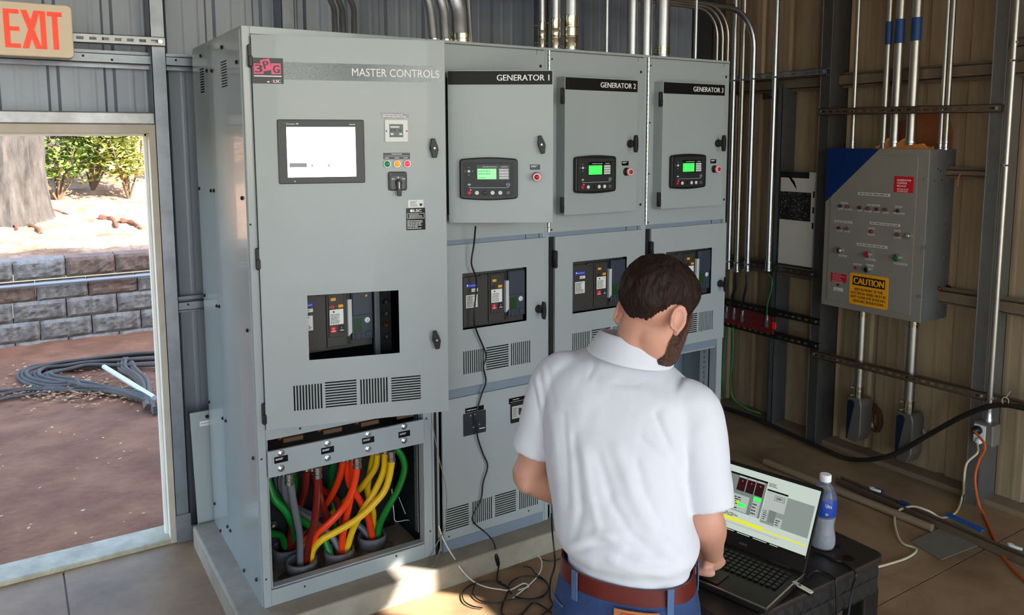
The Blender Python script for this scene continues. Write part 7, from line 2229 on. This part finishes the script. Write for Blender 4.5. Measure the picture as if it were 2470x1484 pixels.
# ---- belt
bl_m = M('belt_leather', (92, 26, 20), .4, var=(12, .3))
def ring_pts(c, a, b, n=60, e=2.2):
    out = []
    for k in range(n):
        t = 2 * math.pi * k / n
        ca, sa = math.cos(t), math.sin(t)
        out.append(c + Rt * (a * abs(ca) ** (2 / e) * (1 if ca >= 0 else -1)) + F_ * (b * abs(sa) ** (2 / e) * (1 if sa >= 0 else -1)))
    return out
tilt = Vector((0, 0, .0))
wc = belt + Vector((0, 0, -.012))
def band(nm, c, z0, z1, a0, b0, a1, b1, mat, th=.004, tl=.0):
    n = 60
    lo = ring_pts(c + Vector((0, 0, z0)), a0, b0, n); hi = ring_pts(c + Vector((0, 0, z1)), a1, b1, n)
    lo_i = ring_pts(c + Vector((0, 0, z0)), a0 - th, b0 - th, n); hi_i = ring_pts(c + Vector((0, 0, z1)), a1 - th, b1 - th, n)
    def ti(L): return [p + Vector((0, 0, tl * (p - c).dot(Rt))) for p in L]
    vs = ti(lo) + ti(hi) + ti(hi_i) + ti(lo_i)
    fs = []
    for r_ in range(4):
        for k in range(n):
            a, b = r_ * n + k, r_ * n + (k + 1) % n
            c_, d_ = ((r_ + 1) % 4) * n + (k + 1) % n, ((r_ + 1) % 4) * n + k
            fs.append((b, a, d_, c_))
    return MB().add(vs, fs).build(nm, mat, man, smooth=True)
TL = -.03
bo2 = band('belt', wc, -.042, -.004, .1605, .1205, .156, .117, bl_m, .005, TL)
# ---- jeans
jm = M('denim', (42, 66, 112), .85, var=(30, .35), bump=(240, .25), col2=(24, 36, 68))
jl = M('denim_light', (76, 104, 142), .85, var=(40, .3))
js = MB()
loft(js, spline_rings([(wc + Vector((0, 0, -.014)), Rt * .150, F_ * .112, 2.2), (wc + Vector((0, 0, -.06)), Rt * .163, F_ * .124, 2.3), (wc + Vector((0, 0, -.13)) - F_ * .004, Rt * .174, F_ * .138, 2.3), (wc + Vector((0, 0, -.20)) - F_ * .004, Rt * .176, F_ * .134, 2.3), (wc + Vector((0, 0, -.25)), Rt * .165, F_ * .112, 2.2)], 5), 40)
for hip, kn, ank, foot in feet:
    limb(js, [hip + Vector((0, 0, -.06)), hip.lerp(kn, .5), kn, kn.lerp(ank, .5), ank + Vector((0, 0, -.03))], [.092, .084, .070, .066, .066], 24)
for s_ in (-1, 1):
    ellipsoid(js, wc + Vector((0, 0, -.17)) + Rt * (s_ * .078) - F_ * .075, (Rt, F_, Up), (.088, .075, .10), 20, 12)
place(remesh(js, .007, 6), 'jeans', jm, man)
band('waistband', wc, -.054, -.010, .158, .118, .1545, .1145, jm, .003, TL)
def on_hip(ang, z, extra=0.0):
    a_, b_ = .1605 + extra, .1205 + extra
    ca, sa = math.cos(ang), math.sin(ang)
    e = 2.2
    p = wc + Rt * (a_ * abs(ca) ** (2 / e) * (1 if ca >= 0 else -1)) + F_ * (b_ * abs(sa) ** (2 / e) * (1 if sa >= 0 else -1))
    p.z += z + TL * (p - wc).dot(Rt)
    return p
def patch(nm, a0, a1, z0, z1, ext, mat, n=6):
    m = MB(); L0 = []
    for k in range(n + 1):
        a = a0 + (a1 - a0) * k / n
        L0.append((on_hip(a, z0, ext), on_hip(a, z1, ext)))
    vs = [p for q_ in L0 for p in q_]
    m.add(vs, [(2 * k, 2 * k + 2, 2 * k + 3, 2 * k + 1) for k in range(n)])
    o = m.build(nm, mat, man)
    s2 = o.modifiers.new('s', 'SOLIDIFY'); s2.thickness = .0025; s2.offset = 0
    return o
for a in (R_(236), R_(313), R_(168), R_(20), R_(90)):
    patch('belt_loop', a - .055, a + .055, -.066, .004, .006, jl, 3)
patch('leather_patch', R_(270), R_(302), -.074, -.046, .012, M('patch_tan', (170, 110, 66), .7, var=(20, .3)))
patch('patch_print', R_(275), R_(285), -.068, -.052, .0142, M('patch_red', (190, 70, 50), .7)); patch('patch_print', R_(290), R_(299), -.066, -.05, .0142, M('patch_red', (190, 70, 50), .7))
for s_, a in ((1, R_(330)), (-1, R_(205))):
    pc = [on_hip(a - .34 * s_, -.088, .013), on_hip(a, -.084, .0135)]
    patch('pocket_edge', min(a - .36 * s_, a + .05 * s_), max(a - .36 * s_, a + .05 * s_), -.094, -.090, .0165, jl, 6)
for a in (R_(338), R_(345)):
    p = on_hip(a, -.075 - .03 * (a > R_(340)), .014); MB().lathe([(.005, 0), (.0045, .002), (.001, .003)], p, p - wc, 10).build('rivet', copper, man)
# ---- shoes
shm = M('shoe_brown', (70, 50, 38), .5)
for hip, kn, ank, foot in feet:
    m = MB(); loft(m, [(foot - F_ * .075 + Z3 * .035, Rt * .030, Z3 * .035), (foot - F_ * .04 + Z3 * .045, Rt * .038, Z3 * .045), (foot + F_ * .03 + Z3 * .045, Rt * .040, Z3 * .045), (foot + F_ * .11 + Z3 * .030, Rt * .046, Z3 * .030), (foot + F_ * .17 + Z3 * .024, Rt * .040, Z3 * .024), (foot + F_ * .195 + Z3 * .020, Rt * .018, Z3 * .016)], 20)
    m.build('shoe', shm, man, smooth=True)
